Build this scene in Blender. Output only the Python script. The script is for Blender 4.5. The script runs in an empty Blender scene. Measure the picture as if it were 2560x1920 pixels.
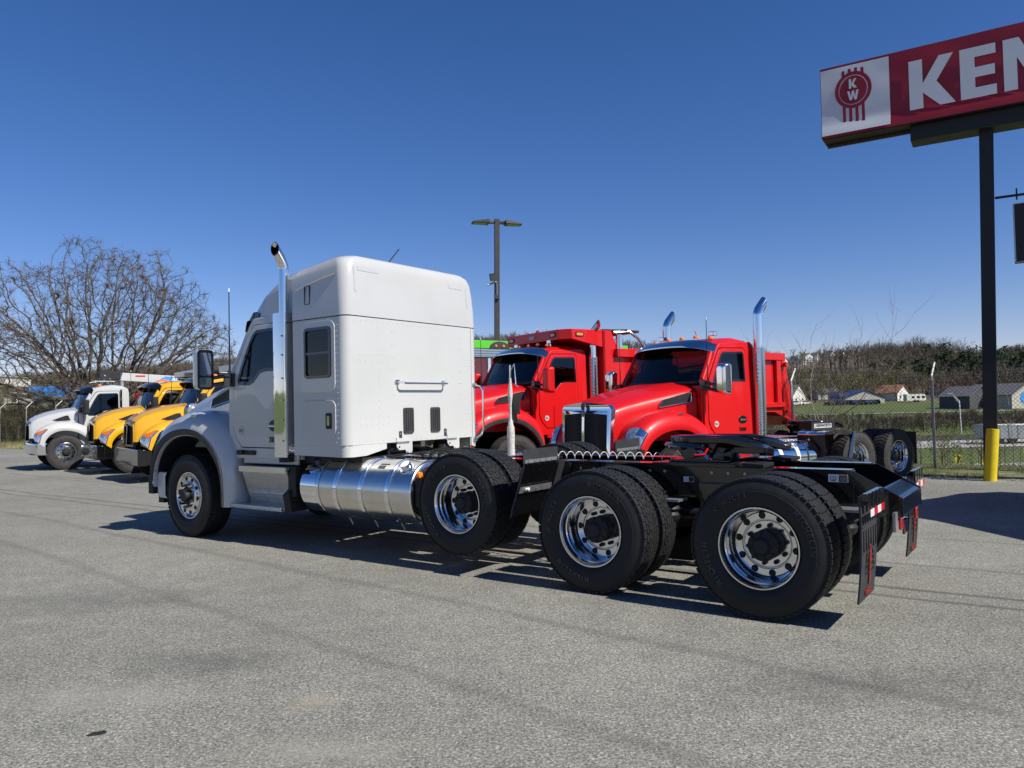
import bpy, bmesh, math, random
import numpy as np
from math import sin, cos, pi, radians, sqrt, atan2
from mathutils import Vector, Matrix, noise as mnoise
from mathutils.geometry import tessellate_polygon

random.seed(7); rng = np.random.default_rng(7)
SC = bpy.context.scene
COL = SC.collection

# ------------------------------------------------------------------ camera, sky, sun, exposure
TH = radians(36.0)                                     # heading of the white tractor
FW = Vector((-cos(TH), sin(TH), 0)); LF = Vector((-sin(TH), -cos(TH), 0))
cam = bpy.data.objects.new('camera', bpy.data.cameras.new('camera')); COL.objects.link(cam)
cam.data.sensor_width = 36; cam.data.lens = 36 * 1920 / 2560; cam.data.clip_end = 6000; cam.data.clip_start = .05
cam.matrix_world = Matrix.Translation((0, 0, 1.60)) @ Matrix.Rotation(radians(90 + 1.596), 4, 'X') @ Matrix.Rotation(-radians(1.256), 4, 'Z')
SC.camera = cam
SUN_EL = radians(44)
SD = (FW * cos(SUN_EL) + LF * 0.004 - Vector((0, 0, sin(SUN_EL)))).normalized()      # way the light travels
sun = bpy.data.objects.new('sun', bpy.data.lights.new('sun', 'SUN')); COL.objects.link(sun)
sun.data.energy = 5.0; sun.data.angle = radians(.5); sun.data.color = (1, .955, .88)
sun.rotation_euler = SD.to_track_quat('-Z', 'Y').to_euler()
world = bpy.data.worlds.new('World'); SC.world = world; world.use_nodes = True
wn = world.node_tree.nodes; bg = wn['Background']
sky = wn.new('ShaderNodeTexSky'); sky.sky_type = 'NISHITA'; sky.sun_disc = False
sky.sun_elevation = SUN_EL; sky.sun_rotation = atan2(-SD.x, -SD.y)
sky.altitude = 700; sky.air_density = 1.0; sky.dust_density = .05; sky.ozone_density = 3.0
hsv = wn.new('ShaderNodeHueSaturation'); hsv.inputs['Saturation'].default_value = 1.27        # the phone's vivid blue, over the whole sky
world.node_tree.links.new(sky.outputs[0], hsv.inputs['Color']); tint = wn.new('ShaderNodeVectorMath'); tint.operation = 'MULTIPLY'; tint.inputs[1].default_value = (1.16, .99, 1.20)      # white balance of the picture
world.node_tree.links.new(hsv.outputs[0], tint.inputs[0]); world.node_tree.links.new(tint.outputs[0], bg.inputs[0]); bg.inputs[1].default_value = .072
SC.view_settings.view_transform = 'Standard'; SC.view_settings.look = 'None'
SC.view_settings.exposure = 0.32; SC.view_settings.gamma = 1; SC.view_settings.use_curve_mapping = False

# ------------------------------------------------------------------ materials
MATS = {}
def mat(name, col, rough=.5, metal=0., coat=0., var=0., vscale=5., bump=0., bscale=40., spec=.5, trans=0., emit=None, ior=1.45, aniso=None):
    if name in MATS: return MATS[name]
    m = bpy.data.materials.new(name); m.use_nodes = True
    nt = m.node_tree; b = nt.nodes['Principled BSDF']
    b.inputs['Base Color'].default_value = (*col, 1); b.inputs['Roughness'].default_value = rough
    b.inputs['Metallic'].default_value = metal; b.inputs['Coat Weight'].default_value = coat
    b.inputs['Coat Roughness'].default_value = .03; b.inputs['IOR'].default_value = ior
    b.inputs['Specular IOR Level'].default_value = spec; b.inputs['Transmission Weight'].default_value = trans
    if emit: b.inputs['Emission Color'].default_value = (*emit[:3], 1); b.inputs['Emission Strength'].default_value = emit[3]
    tc = nt.nodes.new('ShaderNodeTexCoord')
    if var > 0:
        n = nt.nodes.new('ShaderNodeTexNoise'); n.inputs['Scale'].default_value = vscale; n.inputs['Detail'].default_value = 6
        nt.links.new(tc.outputs['Object'], n.inputs['Vector'])
        mr = nt.nodes.new('ShaderNodeMapRange'); mr.inputs[1].default_value = .3; mr.inputs[2].default_value = .7
        mr.inputs[3].default_value = 1 - var; mr.inputs[4].default_value = 1 + var
        nt.links.new(n.outputs[0], mr.inputs[0])
        mx = nt.nodes.new('ShaderNodeVectorMath'); mx.operation = 'SCALE'; mx.inputs[0].default_value = col
        nt.links.new(mr.outputs[0], mx.inputs['Scale']); nt.links.new(mx.outputs[0], b.inputs['Base Color'])
        mr2 = nt.nodes.new('ShaderNodeMapRange'); mr2.inputs[1].default_value = .3; mr2.inputs[2].default_value = .7
        mr2.inputs[3].default_value = rough * (1 - var * .6); mr2.inputs[4].default_value = min(1, rough * (1 + var * .6))
        nt.links.new(n.outputs[0], mr2.inputs[0]); nt.links.new(mr2.outputs[0], b.inputs['Roughness'])
    if bump > 0:
        n = nt.nodes.new('ShaderNodeTexNoise'); n.inputs['Scale'].default_value = bscale; n.inputs['Detail'].default_value = 3
        src = tc.outputs['Object']
        if aniso:
            mp = nt.nodes.new('ShaderNodeMapping'); mp.inputs['Scale'].default_value = aniso
            nt.links.new(src, mp.inputs[0]); src = mp.outputs[0]
        nt.links.new(src, n.inputs['Vector'])
        bp = nt.nodes.new('ShaderNodeBump'); bp.inputs['Strength'].default_value = bump; bp.inputs['Distance'].default_value = .01
        nt.links.new(n.outputs[0], bp.inputs['Height']); nt.links.new(bp.outputs[0], b.inputs['Normal'])
    MATS[name] = m
    return m
WHITE = mat('white_paint', (.50, .50, .485), .28, 0, .9, .03, 1.5, .012, 2.2)
WHITE_P = mat('white_panel_paint', (.505, .51, .49), .4, 0, .5, .03, 1.2, .05, 1.6)
RED = mat('red_paint', (.58, .006, .007), .38, 0, .45, .03, 1.5, .01, 2, spec=.3)
DRED = mat('dark_red_paint', (.42, .006, .008), .35, 0, .6, .08, 2)
YEL = mat('yellow_paint', (.72, .37, .005), .3, 0, 1., .03, 1.5)
BYEL = mat('bollard_yellow', (.66, .50, .012), .42, 0, .2, .07, 6, .15, 30)
CHROME = mat('chrome', (.80, .81, .83), .045, 1, 0, .02, 3, .02, 6)
CHROME_R = mat('polished_rim', (.76, .77, .78), .14, 1, 0, .05, 8, .03, 20)
ALU = mat('brushed_aluminium', (.66, .65, .62), .24, 1, 0, .10, 3, .018, 9, aniso=(40, 1, 1))
ALU_D = mat('galvanised_steel', (.42, .43, .43), .45, .8, 0, .15, 12, .1, 40)
STEEL_G = mat('weathered_post_steel', (.36, .36, .34), .6, .4, 0, .25, 9, .15, 30)
RUBBER = mat('tyre_rubber', (.016, .016, .017), .62, 0, 0, .25, 14, .15, 60, spec=.35)
RUBBER_D = mat('dusty_tyre_rubber', (.045, .042, .040), .8, 0, 0, .3, 10, .2, 60, spec=.25)
BLACKG = mat('black_gloss_paint', (.005, .005, .006), .16, 0, .8, .2, 4, .012, 6)
BLACKM = mat('black_matt', (.012, .012, .013), .6, 0, 0, .3, 8, .1, 30)
FLARE = mat('grey_black_plastic', (.035, .035, .037), .55, 0, 0, .15, 9, .08, 50)
FLAPM = mat('mud_flap_rubber', (.030, .030, .032), .6, 0, 0, .2, 12, .1, 30)
GLASS = mat('tinted_glass', (.16, .20, .20), .02, 0, 0, 0, ior=1.45, trans=1.)
DGLASS = mat('dark_glass', (.003, .004, .005), .04, 0, 0., spec=.5)
AMBER = mat('amber_lens', (.85, .22, .01), .12, 0, 1.)
AMBER_L = mat('amber_lamp_reflector', (.80, .18, .02), .15, .3, 1.)
REDL = mat('red_lens', (.45, .01, .01), .12, 0, 1.)
LENS = mat('clear_lens', (.55, .60, .65), .08, .75, 1., .5, 22)
WTAPE = mat('white_reflective_tape', (.75, .75, .74), .35, 0, .4, .05, 30)
GTAPE = mat('silver_reflective_tape', (.50, .51, .51), .35, .1, .2, .08, 40)
RTAPE = mat('red_reflective_tape', (.55, .01, .012), .35, 0, .4)
REDEMB = mat('red_emblem', (.24, .015, .015), .5, 0, 0, .2, 30)
GREEN = mat('lime_green_paint', (.09, .48, .02), .4, 0, .5)
MAROON = mat('maroon_paint', (.10, .018, .025), .35, 0, .6, .1, 3)
SIGNRED = mat('sign_face_red', (.24, .008, .018), .42, 0, .1, .05, 1.2, .25, 1.4)
SIGNWH = mat('sign_face_white', (.56, .58, .61), .45, 0, .1, .04, 1.2, .2, 1.4)
SIGNBK = mat('sign_steel_black', (.012, .012, .012), .5, 0, 0, .2, 6)
BROWNP = mat('bronze_pole_paint', (.045, .035, .03), .5, 0, .2, .1, 8)
SEAT = mat('seat_cloth', (.03, .03, .035), .8, 0, 0, .2, 20)
PLAST = mat('bubble_wrap', (.55, .52, .47), .35, 0, .3, .15, 30, .9, 60)
BARK = mat('grey_bark', (.115, .098, .078), .85, 0, 0, .3, 3, .3, 12, spec=.2)
BARK_L = mat('pale_bark', (.26, .23, .18), .85, 0, 0, .3, 5, .2, 12, spec=.2)
BLUEP = mat('blue_panel', (.05, .27, .68), .4, 0, .2, .15, .6)
OFFW = mat('offwhite_wall', (.68, .66, .60), .7, 0, 0, .06, .5)
GREYR = mat('grey_shingle', (.12, .12, .13), .85, 0, 0, .15, .8)
GREYB = mat('grey_block_wall', (.075, .075, .08), .8, 0, 0, .15, .5)
BEIGE = mat('beige_wall', (.42, .40, .34), .8, 0, 0, .08, .6)
ORROOF = mat('terracotta_roof', (.27, .13, .08), .8, 0, 0, .15, .8)
NAVY = mat('navy_paint', (.02, .035, .11), .35, 0, .5)

def diamond_mat():
    m = mat('diamond_plate', (.62, .62, .60), .3, .9, 0, .08, 10); nt = m.node_tree; b = nt.nodes['Principled BSDF']
    tc = nt.nodes.new('ShaderNodeTexCoord'); hs = []
    for a in (45, -45):
        mp = nt.nodes.new('ShaderNodeMapping'); mp.inputs['Rotation'].default_value = (radians(20), radians(a * .5), radians(a)); mp.inputs['Scale'].default_value = (34, 34, 34)
        w = nt.nodes.new('ShaderNodeTexVoronoi'); w.inputs['Scale'].default_value = 1.0; w.inputs['Randomness'].default_value = .15
        nt.links.new(tc.outputs['Object'], mp.inputs[0]); nt.links.new(mp.outputs[0], w.inputs['Vector']); hs.append(w)
    mx = nt.nodes.new('ShaderNodeMath'); mx.operation = 'MINIMUM'
    nt.links.new(hs[0].outputs['Distance'], mx.inputs[0]); nt.links.new(hs[1].outputs['Distance'], mx.inputs[1])
    bp = nt.nodes.new('ShaderNodeBump'); bp.invert = True; bp.inputs['Strength'].default_value = .9; bp.inputs['Distance'].default_value = .02
    nt.links.new(mx.outputs[0], bp.inputs['Height']); nt.links.new(bp.outputs[0], b.inputs['Normal'])
    return m
DIAM = diamond_mat()
FENCEM = mat('dull_fence_wire', (.10, .10, .095), .6, .3, 0, .2, 3)

def ground_mat(name, stops, big, mid, fine, bump, rough=.9):
    """three noises (metres-sized patches, decimetre mottling, grains) drive a colour ramp"""
    m = bpy.data.materials.new(name); m.use_nodes = True; nt = m.node_tree; b = nt.nodes['Principled BSDF']
    b.inputs['Roughness'].default_value = rough; b.inputs['Specular IOR Level'].default_value = .3
    tc = nt.nodes.new('ShaderNodeTexCoord'); acc = None
    for k, (sc, wt) in enumerate((big, mid, fine)):
        n = nt.nodes.new('ShaderNodeTexNoise'); n.inputs['Scale'].default_value = sc; n.inputs['Detail'].default_value = 4 if k < 2 else 2
        n.inputs['Roughness'].default_value = .6 if k < 2 else .8
        nt.links.new(tc.outputs['Object'], n.inputs['Vector'])
        s = nt.nodes.new('ShaderNodeMath'); s.operation = 'MULTIPLY_ADD'; s.inputs[1].default_value = wt
        nt.links.new(n.outputs[0], s.inputs[0])
        if acc is None: s.inputs[2].default_value = .5 - (big[1] + mid[1] + fine[1]) / 2
        else: nt.links.new(acc.outputs[0], s.inputs[2])
        acc = s; last = n
    cr = nt.nodes.new('ShaderNodeValToRGB'); el = cr.color_ramp.elements
    el[0].position, el[0].color = stops[0][0], (*stops[0][1], 1); el[1].position, el[1].color = stops[1][0], (*stops[1][1], 1)
    for p, c in stops[2:]:
        e = el.new(p); e.color = (*c, 1)
    nt.links.new(acc.outputs[0], cr.inputs[0]); nt.links.new(cr.outputs[0], b.inputs['Base Color'])
    bp = nt.nodes.new('ShaderNodeBump'); bp.inputs['Strength'].default_value = bump; bp.inputs['Distance'].default_value = .02
    nt.links.new(last.outputs[0], bp.inputs['Height']); nt.links.new(bp.outputs[0], b.inputs['Normal'])
    MATS[name] = m
    return m

# ------------------------------------------------------------------ mesh helpers
class MB:
    def __init__(s): s.v = []; s.f = []; s.mi = []; s.m = 0
    def add(s, vs, fs):
        o = len(s.v); s.v.extend([tuple(p) for p in vs])
        for f in fs: s.f.append([i + o for i in f]); s.mi.append(s.m)
        return s
    def box(s, a, b, R=None, o=(0, 0, 0)):
        vs = [Vector((x, y, z)) for x in (a[0], b[0]) for y in (a[1], b[1]) for z in (a[2], b[2])]
        if R is not None: vs = [R @ p + Vector(o) for p in vs]
        return s.add(vs, [(0, 1, 3, 2), (4, 6, 7, 5), (0, 4, 5, 1), (2, 3, 7, 6), (0, 2, 6, 4), (1, 5, 7, 3)])
    def hexa(s, p): return s.add(p, [(0, 1, 2, 3), (7, 6, 5, 4), (0, 4, 5, 1), (1, 5, 6, 2), (2, 6, 7, 3), (3, 7, 4, 0)])
    def tube(s, pts, r, n=8, caps=True):
        pts = [Vector(p) for p in pts]; k = len(pts); rr = r if isinstance(r, (list, tuple)) else [r] * k
        d = (pts[1] - pts[0]).normalized(); u = d.orthogonal().normalized(); vs = []
        for i in range(k):
            d = ((pts[i] - pts[i - 1]).normalized() if i else Vector()) + ((pts[i + 1] - pts[i]).normalized() if i < k - 1 else Vector())
            d = d.normalized() if d.length > 1e-9 else Vector((0, 0, 1))
            u = (u - d * u.dot(d)).normalized(); w = d.cross(u)
            vs += [pts[i] + (u * cos(2 * pi * j / n) + w * sin(2 * pi * j / n)) * rr[i] for j in range(n)]
        fs = [(i * n + j, i * n + (j + 1) % n, (i + 1) * n + (j + 1) % n, (i + 1) * n + j) for i in range(k - 1) for j in range(n)]
        if caps: fs += [tuple(range(n - 1, -1, -1)), tuple(range((k - 1) * n, k * n))]
        return s.add(vs, fs)
    def lathe(s, prof, o=(0, 0, 0), ax=(0, 1, 0), n=32, cap=False):
        """profile of (radius, height along ax)"""
        a = Vector(ax).normalized(); u = a.orthogonal().normalized(); w = a.cross(u); o = Vector(o)
        vs = [o + a * h + (u * cos(2 * pi * j / n) + w * sin(2 * pi * j / n)) * r for r, h in prof for j in range(n)]
        k = len(prof)
        fs = [(i * n + j, i * n + (j + 1) % n, (i + 1) * n + (j + 1) % n, (i + 1) * n + j) for i in range(k - 1) for j in range(n)]
        if cap: fs += [tuple(range(n - 1, -1, -1)), tuple(range((k - 1) * n, k * n))]
        return s.add(vs, fs)
    def grid(s, rows, closed=False):
        m = len(rows[0]); vs = [p for r in rows for p in r]
        fs = [(i * m + j, i * m + (j + 1) % m, (i + 1) * m + (j + 1) % m, (i + 1) * m + j) for i in range(len(rows) - 1) for j in range(m if closed else m - 1)]
        return s.add(vs, fs)
    def plate(s, outer, holes, fn, t, cap=True):
        """flat shape with holes in 2-D; fn(a,b,d) puts it in space, d = 0 / t"""
        loops = [outer] + list(holes)
        tri = tessellate_polygon([[Vector((a, b, 0)) for a, b in l] for l in loops]); flat = [p for l in loops for p in l]
        N = len(flat); vs = [fn(a, b, 0) for a, b in flat] + [fn(a, b, t) for a, b in flat]; fs = []
        if cap: fs += [tuple(x) for x in tri] + [tuple(i + N for i in reversed(x)) for x in tri]
        o = 0
        for l in loops:
            k = len(l); fs += [(o + i, o + (i + 1) % k, N + o + (i + 1) % k, N + o + i) for i in range(k)]; o += k
        return s.add(vs, fs)
    def build(s, name, m, parent=None, smooth=32, loc=None, bevel=0, bseg=2, kind=None, label=None, recalc=True):
        me = bpy.data.meshes.new(name); me.from_pydata(s.v, [], s.f)
        ms = m if isinstance(m, (list, tuple)) else [m]
        for x in ms: me.materials.append(x)
        if len(ms) > 1: me.polygons.foreach_set('material_index', s.mi)
        if recalc:
            bm = bmesh.new(); bm.from_mesh(me); bmesh.ops.remove_doubles(bm, verts=bm.verts, dist=1e-5)
            bmesh.ops.recalc_face_normals(bm, faces=bm.faces); bm.to_mesh(me); bm.free()
        if smooth:
            me.shade_smooth(); me.set_sharp_from_angle(angle=radians(smooth))
        o = link(name, me, parent, loc, bevel, bseg, kind, label)
        if smooth and recalc and len(me.polygons) < 4000:
            w = o.modifiers.new('normals', 'WEIGHTED_NORMAL'); w.keep_sharp = True; w.weight = 60
        return o
def link(name, me, parent=None, loc=None, bevel=0, bseg=2, kind=None, label=None):
    o = bpy.data.objects.new(name, me); COL.objects.link(o)
    if parent is not None: o.parent = parent
    if loc is not None: o.location = loc
    if bevel:
        b = o.modifiers.new('bevel', 'BEVEL'); b.width = bevel; b.segments = bseg; b.limit_method = 'ANGLE'; b.angle_limit = radians(35); b.harden_normals = False
    if kind: o['kind'] = kind
    if label: o['label'] = label
    return o
def thing(name, label, cat, loc=(0, 0, 0), rz=0, group=None, parent=None):
    o = bpy.data.objects.new(name, None); COL.objects.link(o); o.location = loc; o.rotation_euler = (0, 0, rz); o.empty_display_size = .2
    if label: o['label'] = label
    if cat: o['category'] = cat
    if group: o['group'] = group
    if parent is not None: o.parent = parent
    return o
def tag(o, label, cat, group=None):
    o['label'] = label; o['category'] = cat
    if group: o['group'] = group
    return o
def part_empty(name, parent, loc=(0, 0, 0), rz=0):
    o = bpy.data.objects.new(name, None); COL.objects.link(o); o.parent = parent; o.location = loc; o.rotation_euler = (0, 0, rz); o.empty_display_size = .1
    return o
def copy_children(src, dst):
    for ch in src.children:
        c = ch.copy(); COL.objects.link(c); c.parent = dst; copy_children(ch, c)
def text_geo(txt, size, fn, depth=.004, bold=.0, spacing=1., align='CENTER', mb=None, shear=0):
    """built-in lettering as mesh; fn(a,b,d) puts it in space"""
    cu = bpy.data.curves.new('t', 'FONT'); cu.body = txt; cu.size = size; cu.extrude = depth / 2; cu.offset = bold; cu.align_x = align; cu.align_y = 'CENTER'
    cu.space_character = spacing; cu.resolution_u = 3; cu.shear = shear
    ob = bpy.data.objects.new('t', cu); COL.objects.link(ob); dg = bpy.context.evaluated_depsgraph_get(); dg.update()
    me = bpy.data.meshes.new_from_object(ob.evaluated_get(dg)); mb = mb or MB()
    mb.add([fn(v.co.x, v.co.y, v.co.z + depth / 2) for v in me.vertices], [tuple(p.vertices) for p in me.polygons])
    bpy.data.objects.remove(ob); bpy.data.curves.remove(cu); bpy.data.meshes.remove(me)
    return mb
def rrect(a0, b0, a1, b1, r, n=4):
    pts = []
    for cx, cy, s in ((a1 - r, b1 - r, 0), (a0 + r, b1 - r, 90), (a0 + r, b0 + r, 180), (a1 - r, b0 + r, 270)):
        pts += [(cx + r * cos(radians(s + 90 * i / n)), cy + r * sin(radians(s + 90 * i / n))) for i in range(n + 1)]
    return pts
def circ(a, b, r, n=16, ry=None): return [(a + r * cos(2 * pi * i / n), b + (ry or r) * sin(2 * pi * i / n)) for i in range(n)]
def crom(P, t):
    """Catmull-Rom through a list of tuples, t in 0..1"""
    n = len(P) - 1; x = min(max(t * n, 0), n - 1e-6); i = int(x); u = x - i
    p0 = P[max(i - 1, 0)]; p1 = P[i]; p2 = P[i + 1]; p3 = P[min(i + 2, n)]
    return tuple(.5 * ((2 * b) + (c - a) * u + (2 * a - 5 * b + 4 * c - d) * u * u + (3 * b - a - 3 * c + d) * u ** 3) for a, b, c, d in zip(p0, p1, p2, p3))

# ------------------------------------------------------------------ ground, lot, terrain
def sstep(a, b, x):
    t = min(max((x - a) / (b - a), 0), 1); return t * t * (3 - 2 * t)
def lot_z(X, Y):
    w = sstep(9.8, 12.2, Y) * sstep(.2, 1.6, X) * (1 - sstep(6.9, 8.0, X)) * (1 - sstep(17.5, 19.5, Y + .35 * X))
    return -.15 * w
# fence line (also the far limit of the lot)
FENCE = [(20.6, 6.85), (18.28, 8.94), (15.94, 11.03), (13.6, 13.12), (11.61, 14.87), (9.28, 16.963), (6.95, 19.06)]
d2 = Vector((-25.85 - 6.95, 40.85 - 19.06)); nseg = 13
for i in range(1, nseg + 9): FENCE.append((6.95 + d2.x * i / nseg, 19.06 + d2.y * i / nseg))
PR = [(0, -.01), (17, -.02), (25, -.75), (40, -2.2), (74, -3.5), (88, -3.5), (95, -3.3), (100, -3.0), (150, -2.3), (190, -1.7), (250, -.1), (300, 2), (420, 15), (600, 28), (780, 40), (900, 45), (1400, 42), (3000, 40)]
PL = [(0, -.01), (40, -.02), (44, .1), (58, 1.9), (70, 2.3), (120, 3.5), (160, 4.3), (250, 6), (400, 12), (600, 25), (780, 38), (900, 42), (1400, 40), (3000, 40)]
def lerp(T, x):
    if x <= T[0][0]: return T[0][1]
    for (a, u), (b, v) in zip(T, T[1:]):
        if x <= b: return u + (v - u) * (x - a) / (b - a)
    return T[-1][1]
HILL = [(-3, .5), (-.66, .78), (-.5, .95), (-.37, 1.18), (-.2, 1.35), (0, 1.6), (.1, 1.5), (.3, .94), (.36, .92), (.43, .96), (.49, 1.08), (.55, 1.04), (.60, .84), (.66, .92), (.72, 1.0), (3, .6)]
def terr_z(X, Y):
    r = sqrt(X * X + Y * Y)
    if Y <= .35 * abs(X):
        return -.01 + sstep(60, 600, r) * 14 + mnoise.noise(Vector((X / 90, Y / 90, 0))) * 4 * sstep(80, 300, r)
    a = X / Y; w = 1 - sstep(-.32, -.1, a)
    Yr = Y + (2.6 if a > .2 else 0) * 0
    z = lerp(PR, Yr) * (1 - w) + lerp(PL, Y) * w
    if z > 2.8: z = 2.8 + (z - 2.8) * lerp(HILL, a)
    z += mnoise.noise(Vector((X / 70, Y / 70, 3))) * 5 * sstep(250, 600, Y)
    e = sstep(.35, .55, Y / max(abs(X), 1e-6))          # blend into the low land at the sides
    return z * e + (1 - e) * (-.01 + sstep(60, 600, r) * 14)
TERR = ground_mat('terrain_grass', [(.25, (.055, .075, .018)), (.75, (.12, .15, .035)), (.5, (.085, .11, .028))], (.05, .7), (.6, .5), (9, .45), .5)
def terrain_extra():
    nt = TERR.node_tree; b = nt.nodes['Principled BSDF']; src = b.inputs['Base Color'].links[0].from_socket
    tc = nt.nodes.new('ShaderNodeTexCoord'); sp = nt.nodes.new('ShaderNodeSeparateXYZ'); nt.links.new(tc.outputs['Object'], sp.inputs[0])
    nz = nt.nodes.new('ShaderNodeTexNoise'); nz.inputs['Scale'].default_value = .03; nt.links.new(tc.outputs['Object'], nz.inputs['Vector'])
    ad = nt.nodes.new('ShaderNodeMath'); ad.operation = 'MULTIPLY_ADD'; ad.inputs[1].default_value = 40; nt.links.new(nz.outputs[0], ad.inputs[0]); nt.links.new(sp.outputs['Y'], ad.inputs[2])
    mr = nt.nodes.new('ShaderNodeMapRange'); mr.inputs[1].default_value = 272; mr.inputs[2].default_value = 292; nt.links.new(ad.outputs[0], mr.inputs[0])
    mx = nt.nodes.new('ShaderNodeMix'); mx.data_type = 'RGBA'; mx.inputs['B'].default_value = (.115, .092, .062, 1); nt.links.new(mr.outputs[0], mx.inputs['Factor']); nt.links.new(src, mx.inputs['A'])
    nt.links.new(mx.outputs['Result'], b.inputs['Base Color'])
terrain_extra()
def build_terrain():
    rs = [0, 3, 6, 9, 12, 14, 16, 17, 18, 20, 22, 25, 29, 34, 40, 44, 50, 58, 66, 74, 82, 88, 95, 100, 112, 130, 150, 170, 190, 220, 250, 275, 300, 340, 380, 420, 470, 520, 570, 620, 680, 740, 800, 860, 920, 1000, 1150, 1400, 1800, 2500, 3500]
    na = 360; V = []; F = []
    for i, r in enumerate(rs):
        for j in range(na):
            th = 2 * pi * j / na; X = r * cos(th); Y = r * sin(th)
            if i == len(rs) - 1: z = terr_z(X, Y) - 40
            else: z = terr_z(X, Y)
            if r < 66:          # stays a hand's breadth under the lot
                s = seg_side(X, Y)
                z = z - .3 if s < 0.2 else z
            V.append((X, Y, z - .02))
    for i in range(len(rs) - 1):
        for j in range(na): F.append((i * na + j, (i + 1) * na + j, (i + 1) * na + (j + 1) % na, i * na + (j + 1) % na))
    me = bpy.data.meshes.new('terrain'); me.from_pydata(V, [], F); me.materials.append(TERR); me.shade_smooth()
    link('terrain', me, kind='structure')
def seg_side(X, Y):
    """signed distance beyond the asphalt edge: > 0 outside the lot"""
    best = 1e9; sg = -1
    for (ax, ay), (bx, by) in zip(FENCE, FENCE[1:]):
        dx, dy = bx - ax, by - ay; L = sqrt(dx * dx + dy * dy); t = min(max(((X - ax) * dx + (Y - ay) * dy) / L / L, 0), 1)
        px, py = ax + dx * t, ay + dy * t; d = sqrt((X - px) ** 2 + (Y - py) ** 2)
        if d < best: best = d; sg = 1 if (dy * (X - ax) - dx * (Y - ay)) > 0 else -1
    return sg * best
OFF = 2.0                                                # grass strip between asphalt and fence
ASPH = ground_mat('old_asphalt', [(.06, (.05, .049, .042)), (.97, (.49, .475, .41)), (.38, (.165, .161, .137)), (.66, (.262, .255, .217))], (.30, .42), (2.6, .26), (60, 1.7), .30)
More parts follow.
